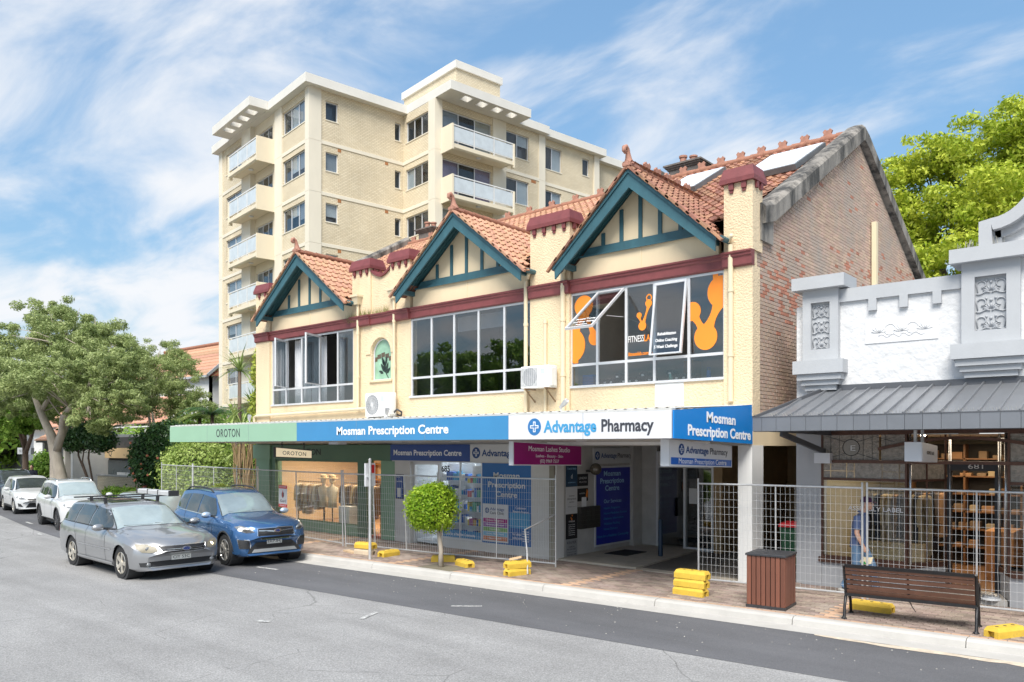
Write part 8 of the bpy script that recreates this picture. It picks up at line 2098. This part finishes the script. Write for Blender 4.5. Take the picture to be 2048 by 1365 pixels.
for sd in (-1,1):
    c.decal('headlight', [(sd*.50,.80),(sd*.66,.785),(sd*.80,.83),(sd*.83,.92),(sd*.74,.945),(sd*.56,.875)], 'front', m_lampc, off=.012, cell=.035)
    c.decal('headlight_inner', [(sd*.53,.805),(sd*.66,.795),(sd*.74,.835),(sd*.70,.87),(sd*.58,.85)], 'front', m_trim, off=.017, cell=.035)
    c.line('lamp_blade', [(sd*.70,.82),(sd*.77,.85),(sd*.80,.90)], 'front', m_lampc, .014)
    c.decal('fog_housing', [(sd*.58,.42),(sd*.80,.44),(sd*.83,.64),(sd*.62,.62)], 'front', m_trim, off=.010, cell=.05)
    c.line('fog_surround', [(sd*.58,.42),(sd*.80,.44),(sd*.835,.645),(sd*.62,.625),(sd*.57,.52),(sd*.58,.42)], 'front', m_chrome, .012)
    for z in (.48,.535): c.line('fog_blade', [(sd*.63,z),(sd*.78,z+.01)], 'front', m_lampc, .014)
    c.decal('tail_light', [(-2.16,.86),(-2.02,.88),(-2.04,1.04),(-2.2,1.06)], 'side', m_red, side=sd, cell=.04)
    P = [c.hit('top',x,sd*.56)[0] for x in np.linspace(-1.75,-.05,9)]
    P = [p+Vector((0,0,.055 if 0 < k < 8 else .0)) for k, p in enumerate(P)]
    MB().tube(P,.02,7).build('roof_rail', m_trim, c.t, smooth=True)
c.decal('grille', [(-.34,.64),(.34,.64),(.44,.72),(.42,.87),(-.42,.87),(-.44,.72)], 'front', m_black, off=.008, cell=.05)
for z in (.68,.72,.76,.80): c.line('grille_bar', [(y_,z) for y_ in np.linspace(-.38,.38,9)], 'front', m_trim, .010)
c.line('grille_wing', [(-.41,.83),(-.2,.82),(0,.80),(.2,.82),(.41,.83)], 'front', m_chrome, .018)
c.line('grille_surround', [(-.34,.635),(0,.63),(.34,.635),(.45,.72),(.43,.875),(.2,.885),(0,.888),(-.2,.885),(-.43,.875),(-.45,.72),(-.34,.635)], 'front', m_chrome, .016)
c.emblem(0, .825, .17, .085, .03)
c.decal('lower_bumper', [(-.66,.32),(.66,.32),(.60,.42),(.44,.56),(-.44,.56),(-.60,.42)], 'front', m_trim, off=.012, cell=.05); c.decal('lower_intake', [(-.42,.44),(.42,.44),(.46,.50),(-.46,.50)], 'front', m_black, off=.017, cell=.05)
c.decal('skid_plate', [(-.56,.33),(.56,.33),(.50,.405),(-.50,.405)], 'front', M('skid_silver', (.55,.56,.58), .35, metal=.6), off=.022, cell=.05)
c.plate('EKP-84J', .565)
c.line('bonnet_seam', [(.90,-.78),(1.4,-.77),(1.9,-.68),(2.06,-.58)], 'top', m_trim, .004); c.line('bonnet_seam', [(.90,.78),(1.4,.77),(1.9,.68),(2.06,.58)], 'top', m_trim, .004)

# ---------------------------------------------------------------- the queue of parked cars behind
def plain_car(name, label, sp, pt, loc, yaw, hatch=True, glassm=m_wscr, y_plate=False, scale=1.0, face=1, dark=False):
    c = Car(name, label, sp, pt, loc, yaw, scale=scale); c.wheels(5, m_rimd if dark else m_rim, True)
    k = sp is SUV
    if k:
        wscreen(c, .82, .12, .72, .57, mat=glassm)
        c.both('side_glass', [(.60,1.10),(.22,1.49),(-.38,1.56),(-.42,1.11)], m_cglass); c.both('side_glass', [(-.48,1.11),(-.44,1.565),(-1.12,1.565),(-1.22,1.14)], m_cglass); c.both('side_glass', [(-1.28,1.15),(-1.19,1.56),(-1.62,1.52),(-1.80,1.20)], m_cglass)
        c.arch_trim(m_trim); c.mirror(.56,1.13,.90,pt); c.handles([(-.28,.97),(-1.05,.99)], pt)
        hz, gz0, gz1, lw_ = .90, .66, .86, .34; zi0, zi1 = .32, .55
    else:
        wscreen(c, .88, .15, .70, .55, mat=glassm)
        c.both('side_glass', [(.62,1.01),(.22,1.36),(-.36,1.42),(-.40,1.03)], m_cglass); c.both('side_glass', [(-.46,1.03),(-.42,1.42),(-1.08,1.41),(-1.30,1.10),(-1.22,1.06)], m_cglass)
        c.mirror(.58,1.04,.86,pt); c.handles([(-.28,.88),(-1.0,.90)], pt)
        hz, gz0, gz1, lw_ = .74, .58, .66, .40; zi0, zi1 = .26, .50
    for xx_ in (.66,-.44): c.both('door_seam', [(xx_,.38),(xx_+.012,.38),(xx_+.012,hz+.14),(xx_,hz+.14)], m_trim, off=.003)
    c.both('sill_cladding', [(.9,.27),(.9,.36),(-.9,.36),(-.9,.27)], m_trim, off=.014)
    for sd in (-1,1):
        c.decal('headlight', [(sd*.48,hz-.10),(sd*.66,hz-.105),(sd*.80,hz-.04),(sd*.78,hz+.02),(sd*.60,hz-.02)], 'front', m_lampc, off=.012, cell=.04)
        c.decal('fog_housing', [(sd*.58,zi0+.05),(sd*.74,zi0+.08),(sd*.76,zi1-.02),(sd*.66,zi1-.06)], 'front', m_trim, off=.010, cell=.05)
        c.decal('tail_light', [(sp['zt'][0][0]+.12,hz-.02),(sp['zt'][0][0]+.26,hz),(sp['zt'][0][0]+.24,hz+.18),(sp['zt'][0][0]+.12,hz+.18)], 'side', m_red, side=sd, cell=.04)
    c.decal('grille', [(-lw_,gz0),(lw_,gz0),(lw_+.06,gz1),(-lw_-.06,gz1)], 'front', m_black, off=.009, cell=.05)
    c.line('grille_bar', [(y_,(gz0+gz1)/2) for y_ in np.linspace(-lw_,lw_,7)], 'front', m_chrome, .010)
    c.decal('lower_intake', [(-.50,zi0+.02),(.50,zi0+.02),(.36,zi1-.03),(-.36,zi1-.03)], 'front', m_black, off=.010, cell=.05)
    c.plate('DXR 41T' if y_plate else 'FBK 07N', zi1+.03)
    return c
vw = plain_car('white_suv', 'white SUV parked behind the silver wagon, nearest of the white cars', SUV, p_white, (-30.3,11.05,0), -7, scale=.98, dark=True)
for sd in (-1,1):
    P = [vw.hit('top',x,sd*.56)[0] for x in np.linspace(-1.7,-.1,9)]; P = [p+Vector((0,0,.05 if 0 < k < 8 else 0)) for k, p in enumerate(P)]; MB().tube(P,.018,7).build('roof_rail', m_chrome, vw.t, smooth=True)
ty = plain_car('white_hatchback', 'smaller white hatchback with black lower grille behind the white SUV', HATCH, p_white, (-38.6,12.25,0), -8, glassm=m_cglass, y_plate=True, scale=1.0)
MB().box(2.08,2.10,.34,.52,.50,.60).build('yellow_plate', M('plate_yellow', (.8,.6,.03), .4), ty.t)
plain_car('dark_suv', 'charcoal SUV at the left edge, last of the parked queue', SUV, p_black, (-43.6,13.1,0), -7, glassm=m_cglass, scale=1.02)
plain_car('silver_green_hatchback', 'pale silver green car mostly hidden between the wagon and the blue SUV', HATCH, p_pale, (-24.4,10.75,0), 176, scale=.97)
plain_car('distant_hatchback', 'dark distant car beyond the charcoal SUV', HATCH, p_black, (-53,14.4,0), -6)
# ================================================================== BACKGROUND ON THE LEFT
m_plaster = M('white_plaster', (.72,.72,.70), .8, var=.06)
m_fargls = M('far_glass', (.07,.09,.10), .08, spec=.9, var=.3, vscale=.3)
def tile_rows(mb, x0, x1, y0, z0, y1, z1, n=9):
    """stepped tile courses on a plain slope running along X"""
    for k in range(n):
        a, b = k/n, (k+1)/n; ya, za = y0+(y1-y0)*a, z0+(z1-z0)*a; yb, zb = y0+(y1-y0)*b, z0+(z1-z0)*b
        mb.add([(x0,ya,za),(x1,ya,za),(x1,yb,zb-.05),(x0,yb,zb-.05),(x0,ya,za-.07),(x1,ya,za-.07)],[(0,1,2,3),(4,5,1,0)])
    return mb
# house with tiled gable roof seen between the tree and the tower
h = thing('tiled_house', 'house with bright terracotta gable roof beyond the garden, left of the tower', 'building', (-62,31,0))
wall_mesh(MB(), -70, -56.4, 0, 8.4, 30, 30.3, [(-68,-66.5,5.2,6.8),(-64,-62.5,5.2,6.8),(-60,-58.5,5.2,6.8),(-68,-66.5,1.5,3.6),(-63,-59,1.5,3.6)]).build('wall', m_plaster, h)
MB().quad((-56.4,30,0),(-56.4,36,0),(-56.4,36,8.4),(-56.4,30,8.4)).build('side_wall', m_plaster, h)
ro = tile_rows(MB(), -70.3, -55.9, 29.6, 8.2, 33.2, 11.3, 10).build('roof', m_tile, h)
MB().prism([(-55.9,29.6,8.2),(-55.9,36.6,8.2),(-55.9,33.2,11.3)], (-.15,0,0)).build('gable_end', M('brick_gable', (.50,.17,.10), .85, var=.15, vscale=4), ro)
MB().tube([(-70.3,33.2,11.33),(-55.8,33.2,11.33)], .16, 8).build('ridge', m_ridge, ro); MB().box(-70.3,-55.9,29.5,29.62,8.05,8.22).build('gutter', m_lgd, ro)
MB().beam((-55.85,29.6,8.2),(-55.85,33.2,11.35),.1,.2).build('bargeboard', m_lgd, ro)
for x0, x1, z0, z1 in ((-68,-66.5,5.2,6.8),(-64,-62.5,5.2,6.8),(-60,-58.5,5.2,6.8),(-68,-66.5,1.5,3.6),(-63,-59,1.5,3.6)):
    w = MB().box(x0,x1,30.1,30.16,z0,z0+.08).box(x0,x1,30.1,30.16,z1-.08,z1).box((x0+x1)/2-.04,(x0+x1)/2+.04,30.1,30.16,z0+.08,z1-.08).build('window', m_white, h); MB().box(x0,x1,30.17,30.19,z0,z1).build('pane', m_fargls, w)
# second roof lower down
h2 = thing('low_tiled_house', 'lower terracotta roofed house glimpsed through the street tree', 'building', (-64,25,0))
MB().box(-78,-52,25,29,0,4.6).build('wall', m_plaster, h2); ro = tile_rows(MB(), -78.4, -51.6, 24.2, 4.5, 27.2, 6.6, 8).build('roof', m_tile, h2)
bal = MB()
for x in np.arange(-70,-51.5,2.2): bal.box(x-.04,x+.04,23.4,23.48,3.0,4.15)
bal.box(-70,-51.8,23.4,23.48,4.12,4.2); bal.box(-70,-51.8,23.4,23.48,3.15,3.2)
bal.build('balcony_railing', m_white, h2); MB().box(-70,-51.8,23.3,25,2.8,3.0).build('balcony_slab', m_plaster, h2)
for x in (-68.5,-64.5,-60.5,-56.5,-53.6):
    w = MB().box(x-.8,x+.8,24.94,24.99,3.05,4.5).build('window', m_white, h2); MB().box(x-.72,x+.72,24.92,24.94,3.12,4.42).build('pane', m_fargls, w)
# grey corner shop with columns
s_ = thing('grey_corner_shop', 'grey columned corner shop with terracotta awning roof behind the forked tree', 'building', (-55,19,0))
MB().box(-59.5,-50.6,20.6,24,0,3.6).build('wall', m_lgd, s_)
for x in (-59.3,-57.6,-55.6,-54.2,-52.6,-51.0): MB().box(x-.18,x+.18,19.6,20.0,FP-.05,3.1).build('column', M('warm_grey_column', (.40,.385,.36), .8), s_)
for a, b in ((-57.4,-55.8),(-55.4,-54.4),(-54.0,-52.8)): 
    w = MB().box(a,b,20.5,20.58,.3,2.9).build('shop_window', m_fargls, s_); MB().box(a,b,20.45,20.5,2.2,2.3).build('transom', m_white, w)
MB().box(-59.8,-50.4,19.3,20.7,3.1,3.3).build('awning', m_black, s_); tile_rows(MB(), -59.8, -50.4, 19.2, 3.3, 21.2, 4.5, 6).build('roof', m_tile, s_)
MB().box(-50.6,-50.3,18.2,20.4,FP-.05,3.2).build('fin_wall', m_plaster, s_)
MB().box(-62.5,-59.8,19.0,19.2,2.3,2.75).build('street_sign_board', m_lg, s_); text('lettering', 'THE COUNCIL', frame((0,19.0,0),(1,0,0)), -62.2, 2.42, 2.0, .2, m_txtd, s_)
# cafe with cream sign
c_ = thing('cream_sign_shop', 'small dark shop with a cream sign board beside the open shrub', 'building', (-48,20,0))
MB().box(-50.2,-43.5,20.2,24,0,3.4).build('wall', M('dark_shop_grey', (.06,.06,.062), .7), c_); MB().box(-50.0,-45.6,19.9,20.15,2.15,2.75).build('sign_board', M('cream_board', (.70,.50,.27), .6, var=.06), c_)
text('lettering', 'Q', frame((0,19.9,0),(1,0,0)), -49.4, 2.28, .42, .34, m_txtd, c_)
MB().box(-50.0,-44.0,20.1,20.19,.9,2.0).build('shop_window', m_fargls, c_); MB().box(-48.5,-44.5,20.0,20.1,1.0,1.3).build('counter', m_signg, c_)
# low brick garden wall
gw = thing('garden_wall', 'low blond brick garden wall with pale coping behind the parked cars', 'wall', (-41,17.4,FP))
MB().box(-48,-35.5,18.7,18.95,FP-.05,1.15).build('brick_face', m_tb, gw); MB().box(-48.05,-35.45,18.64,19.0,1.15,1.23).build('coping', m_conc, gw)
# street end: far shops and trees closing the view
for i, (x, y, w, d, hh, mt, lb) in enumerate(((-112,30,16,10,6.5,m_plaster,'distant white shop block closing the end of the street'),(-92,27,12,8,4.5,m_lgd,'distant grey shop block beyond the far trees'),(-120,6,14,10,8,m_plaster,'distant pale building across the far end of the road'))):
    b = thing('distant_building', lb, 'building', (x,y,0), 0, 'buildings at the street end')
    MB().box(x-w/2,x+w/2,y,y+d,0,hh).build('wall', mt, b); MB().box(x-w/2-.3,x+w/2+.3,y-.4,y+d+.3,hh,hh+.3).build('roof', m_tile, b)
    for k in range(4): MB().box(x-w/2+1+k*w/4.4,x-w/2+2.6+k*w/4.4,y-.03,y,hh*.45,hh*.75).build('window', m_fargls, b)
    MB().box(x+w/2,x+w/2+.03,y+1,y+4,.8,2.6).build('window', m_fargls, b)
shrub('street_end_trees', 'mass of trees at the far end of the street', (-100,22,0), [((0,0,4.5),(6,5,4.5)),((-12,8,6),(8,6,5)),((10,2,4),(5,4,3.6)),((-22,-8,5.5),(7,8,5)),((-16,-22,6),(8,8,5)),((-24,-40,7),(9,9,6))], 16000, LF['mid'], .45, 71, 'trees', core=True, shell=.75)
shrub('garden_tree', 'dense mid green garden tree behind the hedge and the palms', (-40,24,0), [((-8,0,2.4),(3.2,2,2.2)),((-3,0,2.6),(3.0,2,2.2)),((2,0,2.4),(3.0,2,2.2)),((6.5,0,2.4),(3.0,2,2.2)),((-14,0,2.2),(3.2,2,2.0))], 22000, LF['mid'], .14, 72, 'tree')

# ================================================================== PEOPLE
def remeshed(name, mb, mat, parent, vox, smooth=6, loc=None):
    me = mb.mesh(name); ob = bpy.data.objects.new(name+'_src', me); COL.objects.link(ob)
    md = ob.modifiers.new('r', 'REMESH'); md.mode = 'VOXEL'; md.voxel_size = vox
    ms = ob.modifiers.new('s', 'SMOOTH'); ms.factor = .5; ms.iterations = smooth
    bpy.context.view_layer.update(); dg = bpy.context.evaluated_depsgraph_get()
    m2 = bpy.data.meshes.new_from_object(ob.evaluated_get(dg)); m2.name = name
    bpy.data.objects.remove(ob, do_unlink=True)
    m2.materials.clear()
    return put(name, m2, mat, parent, True)
m_skin = M('skin', (.62,.36,.26), .55, var=.06, vscale=10)
def person(label, loc, rz, pose, cols, vox=.011, cap=True, bag=None, scale=1.0):
    """pose: dict of joint positions in metres; x forward, y left"""
    t = thing('person', label, 'person', loc, rz, None, local=True); t.scale = (scale,)*3
    J = {k: Vector(v) for k, v in pose.items()}
    b = MB()
    b.tube([J['pelvis']+Vector((0,0,-.08)),J['pelvis'],J['waist'],J['chest'],J['neck']+Vector((0,0,-.06))],[(.10,.15),(.115,.165),(.10,.145),(.115,.175),(.07,.11)],14,flat=(1,0,0))
    b.tube([J['neck']+Vector((0,0,-.08)),J['neck'],J['head']+Vector((-.01,0,-.06))],[.062,.055,.06],10)
    h = J['head']; b.sphere(h,(.098,.075,.118),14,10); b.sphere(h+Vector((.025,0,-.065)),(.07,.058,.06),10,8)
    b.tube([h+Vector((.085,0,.02)),h+Vector((.112,0,-.015)),h+Vector((.095,0,-.03))],[.012,.018,.012],6)              # nose
    for s_ in (-1,1): b.sphere(h+Vector((-.005,s_*.078,-.01)),(.022,.012,.034),8,6)                                    # ears
    b.tube([h+Vector((.082,-.022,-.062)),h+Vector((.092,0,-.060)),h+Vector((.082,.022,-.062))],.010,5)                  # mouth
    b.tube([h+Vector((.082,-.045,.022)),h+Vector((.092,0,.028)),h+Vector((.082,.045,.022))],.010,5)                     # brow
    for sd in ('r','l'):
        b.tube([J['sh_'+sd],J['el_'+sd].lerp(J['sh_'+sd],.5),J['el_'+sd],J['wr_'+sd].lerp(J['el_'+sd],.6),J['wr_'+sd]],[.062,.052,.043,.042,.029],10)
        b.tube([J['hip_'+sd],J['kn_'+sd].lerp(J['hip_'+sd],.5),J['kn_'+sd],J['an_'+sd].lerp(J['kn_'+sd],.65),J['an_'+sd]],[.095,.082,.060,.058,.042],12)
        w = J['wr_'+sd]; dr = (w-J['el_'+sd]).normalized(); fw = Vector((1,0,0)); pal = w+dr*.07
        b.tube([w,w+dr*.04,pal+dr*.02],[(.030,.020),(.042,.018),(.040,.016)],8,flat=(1,0,0))
        for i, (o_, ln) in enumerate(((-.030,.060),(-.010,.072),(.010,.068),(.029,.054))):
            p0 = pal+fw*o_; c1 = p0+dr*ln*.55+Vector((0,.012 if sd == 'r' else -.012,0)); c2 = c1+dr*ln*.35+Vector((.004,.026 if sd == 'r' else -.026,.012)); b.tube([p0,c1,c2],[.0105,.0098,.0085],6)
        th = w+dr*.025+fw*.036; b.tube([th,th+dr*.03+fw*.022,th+dr*.055+fw*.018],[.013,.012,.009],6)
        a = J['an_'+sd]; b.tube([a+Vector((-.05,0,-.055)),a+Vector((.06,0,-.06)),a+Vector((.16,0,-.07))],[(.042,.036),(.045,.036),(.035,.022)],8)
    remeshed('body', b, m_skin, t, vox)
    # shirt
    s = MB(); s.tube([J['pelvis']+Vector((0,0,-.07)),J['pelvis']+Vector((0,0,.03)),J['waist'],J['chest'],J['neck']+Vector((0,0,-.085)),J['neck']+Vector((0,0,-.04))],[(.155,.195),(.148,.19),(.135,.175),(.14,.20),(.10,.15),(.066,.075)],16,flat=(1,0,0))
    for sd in ('r','l'):
        m_ = J['sh_'+sd].lerp(J['el_'+sd],.78); s.tube([J['sh_'+sd]+(J['chest']-J['sh_'+sd])*.2,J['sh_'+sd],m_],[.085,.082,.070],10)
    remeshed('shirt', s, cols[0], t, vox, 4)
    cl = MB(); n_ = J['neck']+Vector((.0,0,-.03)); cl.tube([n_+Vector((.075*math.cos(a),.075*math.sin(a),.018*math.cos(a+math.pi)+.0)) for a in [2*math.pi*i/14 for i in range(15)]],[(.014,.024)]*15,6); cl.build('collar', cols[0], t, smooth=True)
    j = MB(); j.tube([J['pelvis']+Vector((0,0,-.10)),J['pelvis']+Vector((0,0,-.02)),J['pelvis']+Vector((0,0,.06))],[(.12,.17),(.13,.178),(.125,.17)],14,flat=(1,0,0))
    for sd in ('r','l'): j.tube([J['hip_'+sd],J['kn_'+sd].lerp(J['hip_'+sd],.5),J['kn_'+sd],J['an_'+sd].lerp(J['kn_'+sd],.5),J['an_'+sd]+Vector((0,0,.0))],[.112,.098,.080,.078,.074],12)
    remeshed('trousers', j, cols[1], t, vox, 4)
    for sd in ('r','l'):
        a = J['an_'+sd]; MB().tube([a+Vector((-.09,0,-.065)),a+Vector((-.03,0,-.055)),a+Vector((.06,0,-.062)),a+Vector((.17,0,-.078)),a+Vector((.20,0,-.084))],[(.03,.035),(.052,.045),(.052,.045),(.046,.028),(.02,.012)],10,flat=(0,1,0)).build('shoe', cols[2], t, smooth=True)
    for s_ in (-1,1): MB().sphere(h+Vector((.084,s_*.030,.005)),(.012,.014,.009),8,6).build('eye', M('eye_dark', (.03,.02,.015), .2), t, smooth=True)
    if cap:
        c = MB(); rows = []
        for k in range(7): a = math.pi/2*k/6; rows.append((math.cos(a),math.sin(a)))
        vs = []; n = 16
        for cr, sr in rows:
            for q in range(n): a = 2*math.pi*q/n; vs.append(h+Vector((.112*cr*math.cos(a)-.002,.088*cr*math.sin(a),.030+.105*sr)))
        c.add(vs,[(i*n+q,i*n+(q+1)%n,(i+1)*n+(q+1)%n,(i+1)*n+q) for i in range(6) for q in range(n)])
        c.prism([h+Vector((.09,.07,.034)),h+Vector((.15,.055,.020)),h+Vector((.178,0,.014)),h+Vector((.15,-.055,.020)),h+Vector((.09,-.07,.034))],(0,0,.010)); c.build('cap', cols[3], t, smooth=True, angle=50)
        hb_ = MB(); hb_.sphere(h+Vector((-.03,0,.0)),(.078,.081,.075),12,8); hb_.build('hair', M('grey_hair', (.42,.40,.38), .9), t, smooth=True)
    else:
        MB().sphere(h+Vector((-.02,0,.03)),(.098,.084,.105),12,8).build('hair', M('dark_hair', (.03,.022,.018), .8), t, smooth=True)
    if bag:
        p = J['wr_r']; g = MB(); g.add([p+Vector((-.03,-.02,-.10)),p+Vector((.14,-.03,-.02)),p+Vector((.10,-.02,-.22)),p+Vector((-.06,-.02,-.20)),p+Vector((.0,.05,-.12)),p+Vector((.12,.04,-.10))],[(0,1,2,3),(4,3,2,5),(0,4,5,1),(0,3,4),(1,5,2)])
    return t, J
wk = dict(pelvis=(0,0,.93),waist=(.0,0,1.08),chest=(.03,0,1.31),neck=(.07,0,1.52),head=(.13,0,1.65),sh_r=(.03,-.19,1.42),el_r=(.02,-.25,1.13),wr_r=(.13,-.25,.90),sh_l=(.05,.19,1.42),el_l=(-.10,.24,1.16),wr_l=(-.06,.24,.92),
          hip_r=(.0,-.09,.90),kn_r=(-.02,-.10,.50),an_r=(-.24,-.10,.13),hip_l=(.0,.09,.90),kn_l=(.20,.10,.51),an_l=(.26,.10,.09))
mt = (M('faded_blue_shirt', (.085,.125,.25), .9, var=.12, vscale=8, bump=.2, bscale=30), M('blue_denim', (.12,.21,.34), .9, var=.18, vscale=9), M('pale_shoe', (.5,.48,.44), .8), M('plum_cap', (.075,.025,.075), .8))
man, J = person('man in blue polo shirt, jeans and plum cap walking past the fashion shop', (-4.63,15.12,FP-.015), R(4), wk, mt, vox=.0105, scale=1.02)
# crumpled paper bag held in his right hand
pb_ = thing('paper_bag', 'crumpled cream and green paper bag in the walking man’s hand', 'bag', (-4.63+.17,15.12-.27,.80), R(4), local=True)
MB().add([(-.02,-.02,.06),(.05,-.03,.05),(.16,-.02,.07),(.13,-.05,-.05),(.02,-.05,-.08),(-.07,-.03,-.04),(.03,.05,.05),(.12,.05,.02),(.05,.05,-.06),(-.05,.04,-.02)],[(0,1,4,5),(1,2,3,4),(0,6,7,2,1),(5,4,8,9),(4,3,7,8),(2,7,3),(0,5,9,6),(6,9,8,7)]).build('paper', M('cream_paper', (.72,.62,.42), .8, var=.1), pb_)
MB().add([(-.06,-.052,-.03),(.0,-.058,-.07),(.06,-.058,-.06),(.02,-.056,-.02)],[(0,1,2,3)]).build('green_print', M('green_print', (.05,.30,.08), .7), pb_)
st = dict(pelvis=(0,0,.93),waist=(0,0,1.08),chest=(.01,0,1.30),neck=(.02,0,1.50),head=(.04,0,1.63),sh_r=(0,-.19,1.41),el_r=(.02,-.25,1.14),wr_r=(.14,-.2,.98),sh_l=(0,.19,1.41),el_l=(-.02,.25,1.14),wr_l=(.1,.2,.98),hip_r=(0,-.09,.90),kn_r=(.02,-.1,.5),an_r=(.0,-.1,.1),hip_l=(0,.09,.9),kn_l=(.04,.1,.5),an_l=(.03,.1,.1))
person('distant pedestrian in dark clothes beside the trees on the far left', (-46.9,14.95,FP-.015), R(-40), st, (M('dark_navy_top', (.015,.018,.035), .9), M('dark_trousers', (.02,.02,.022), .9), m_black, m_black), vox=.016, cap=False)
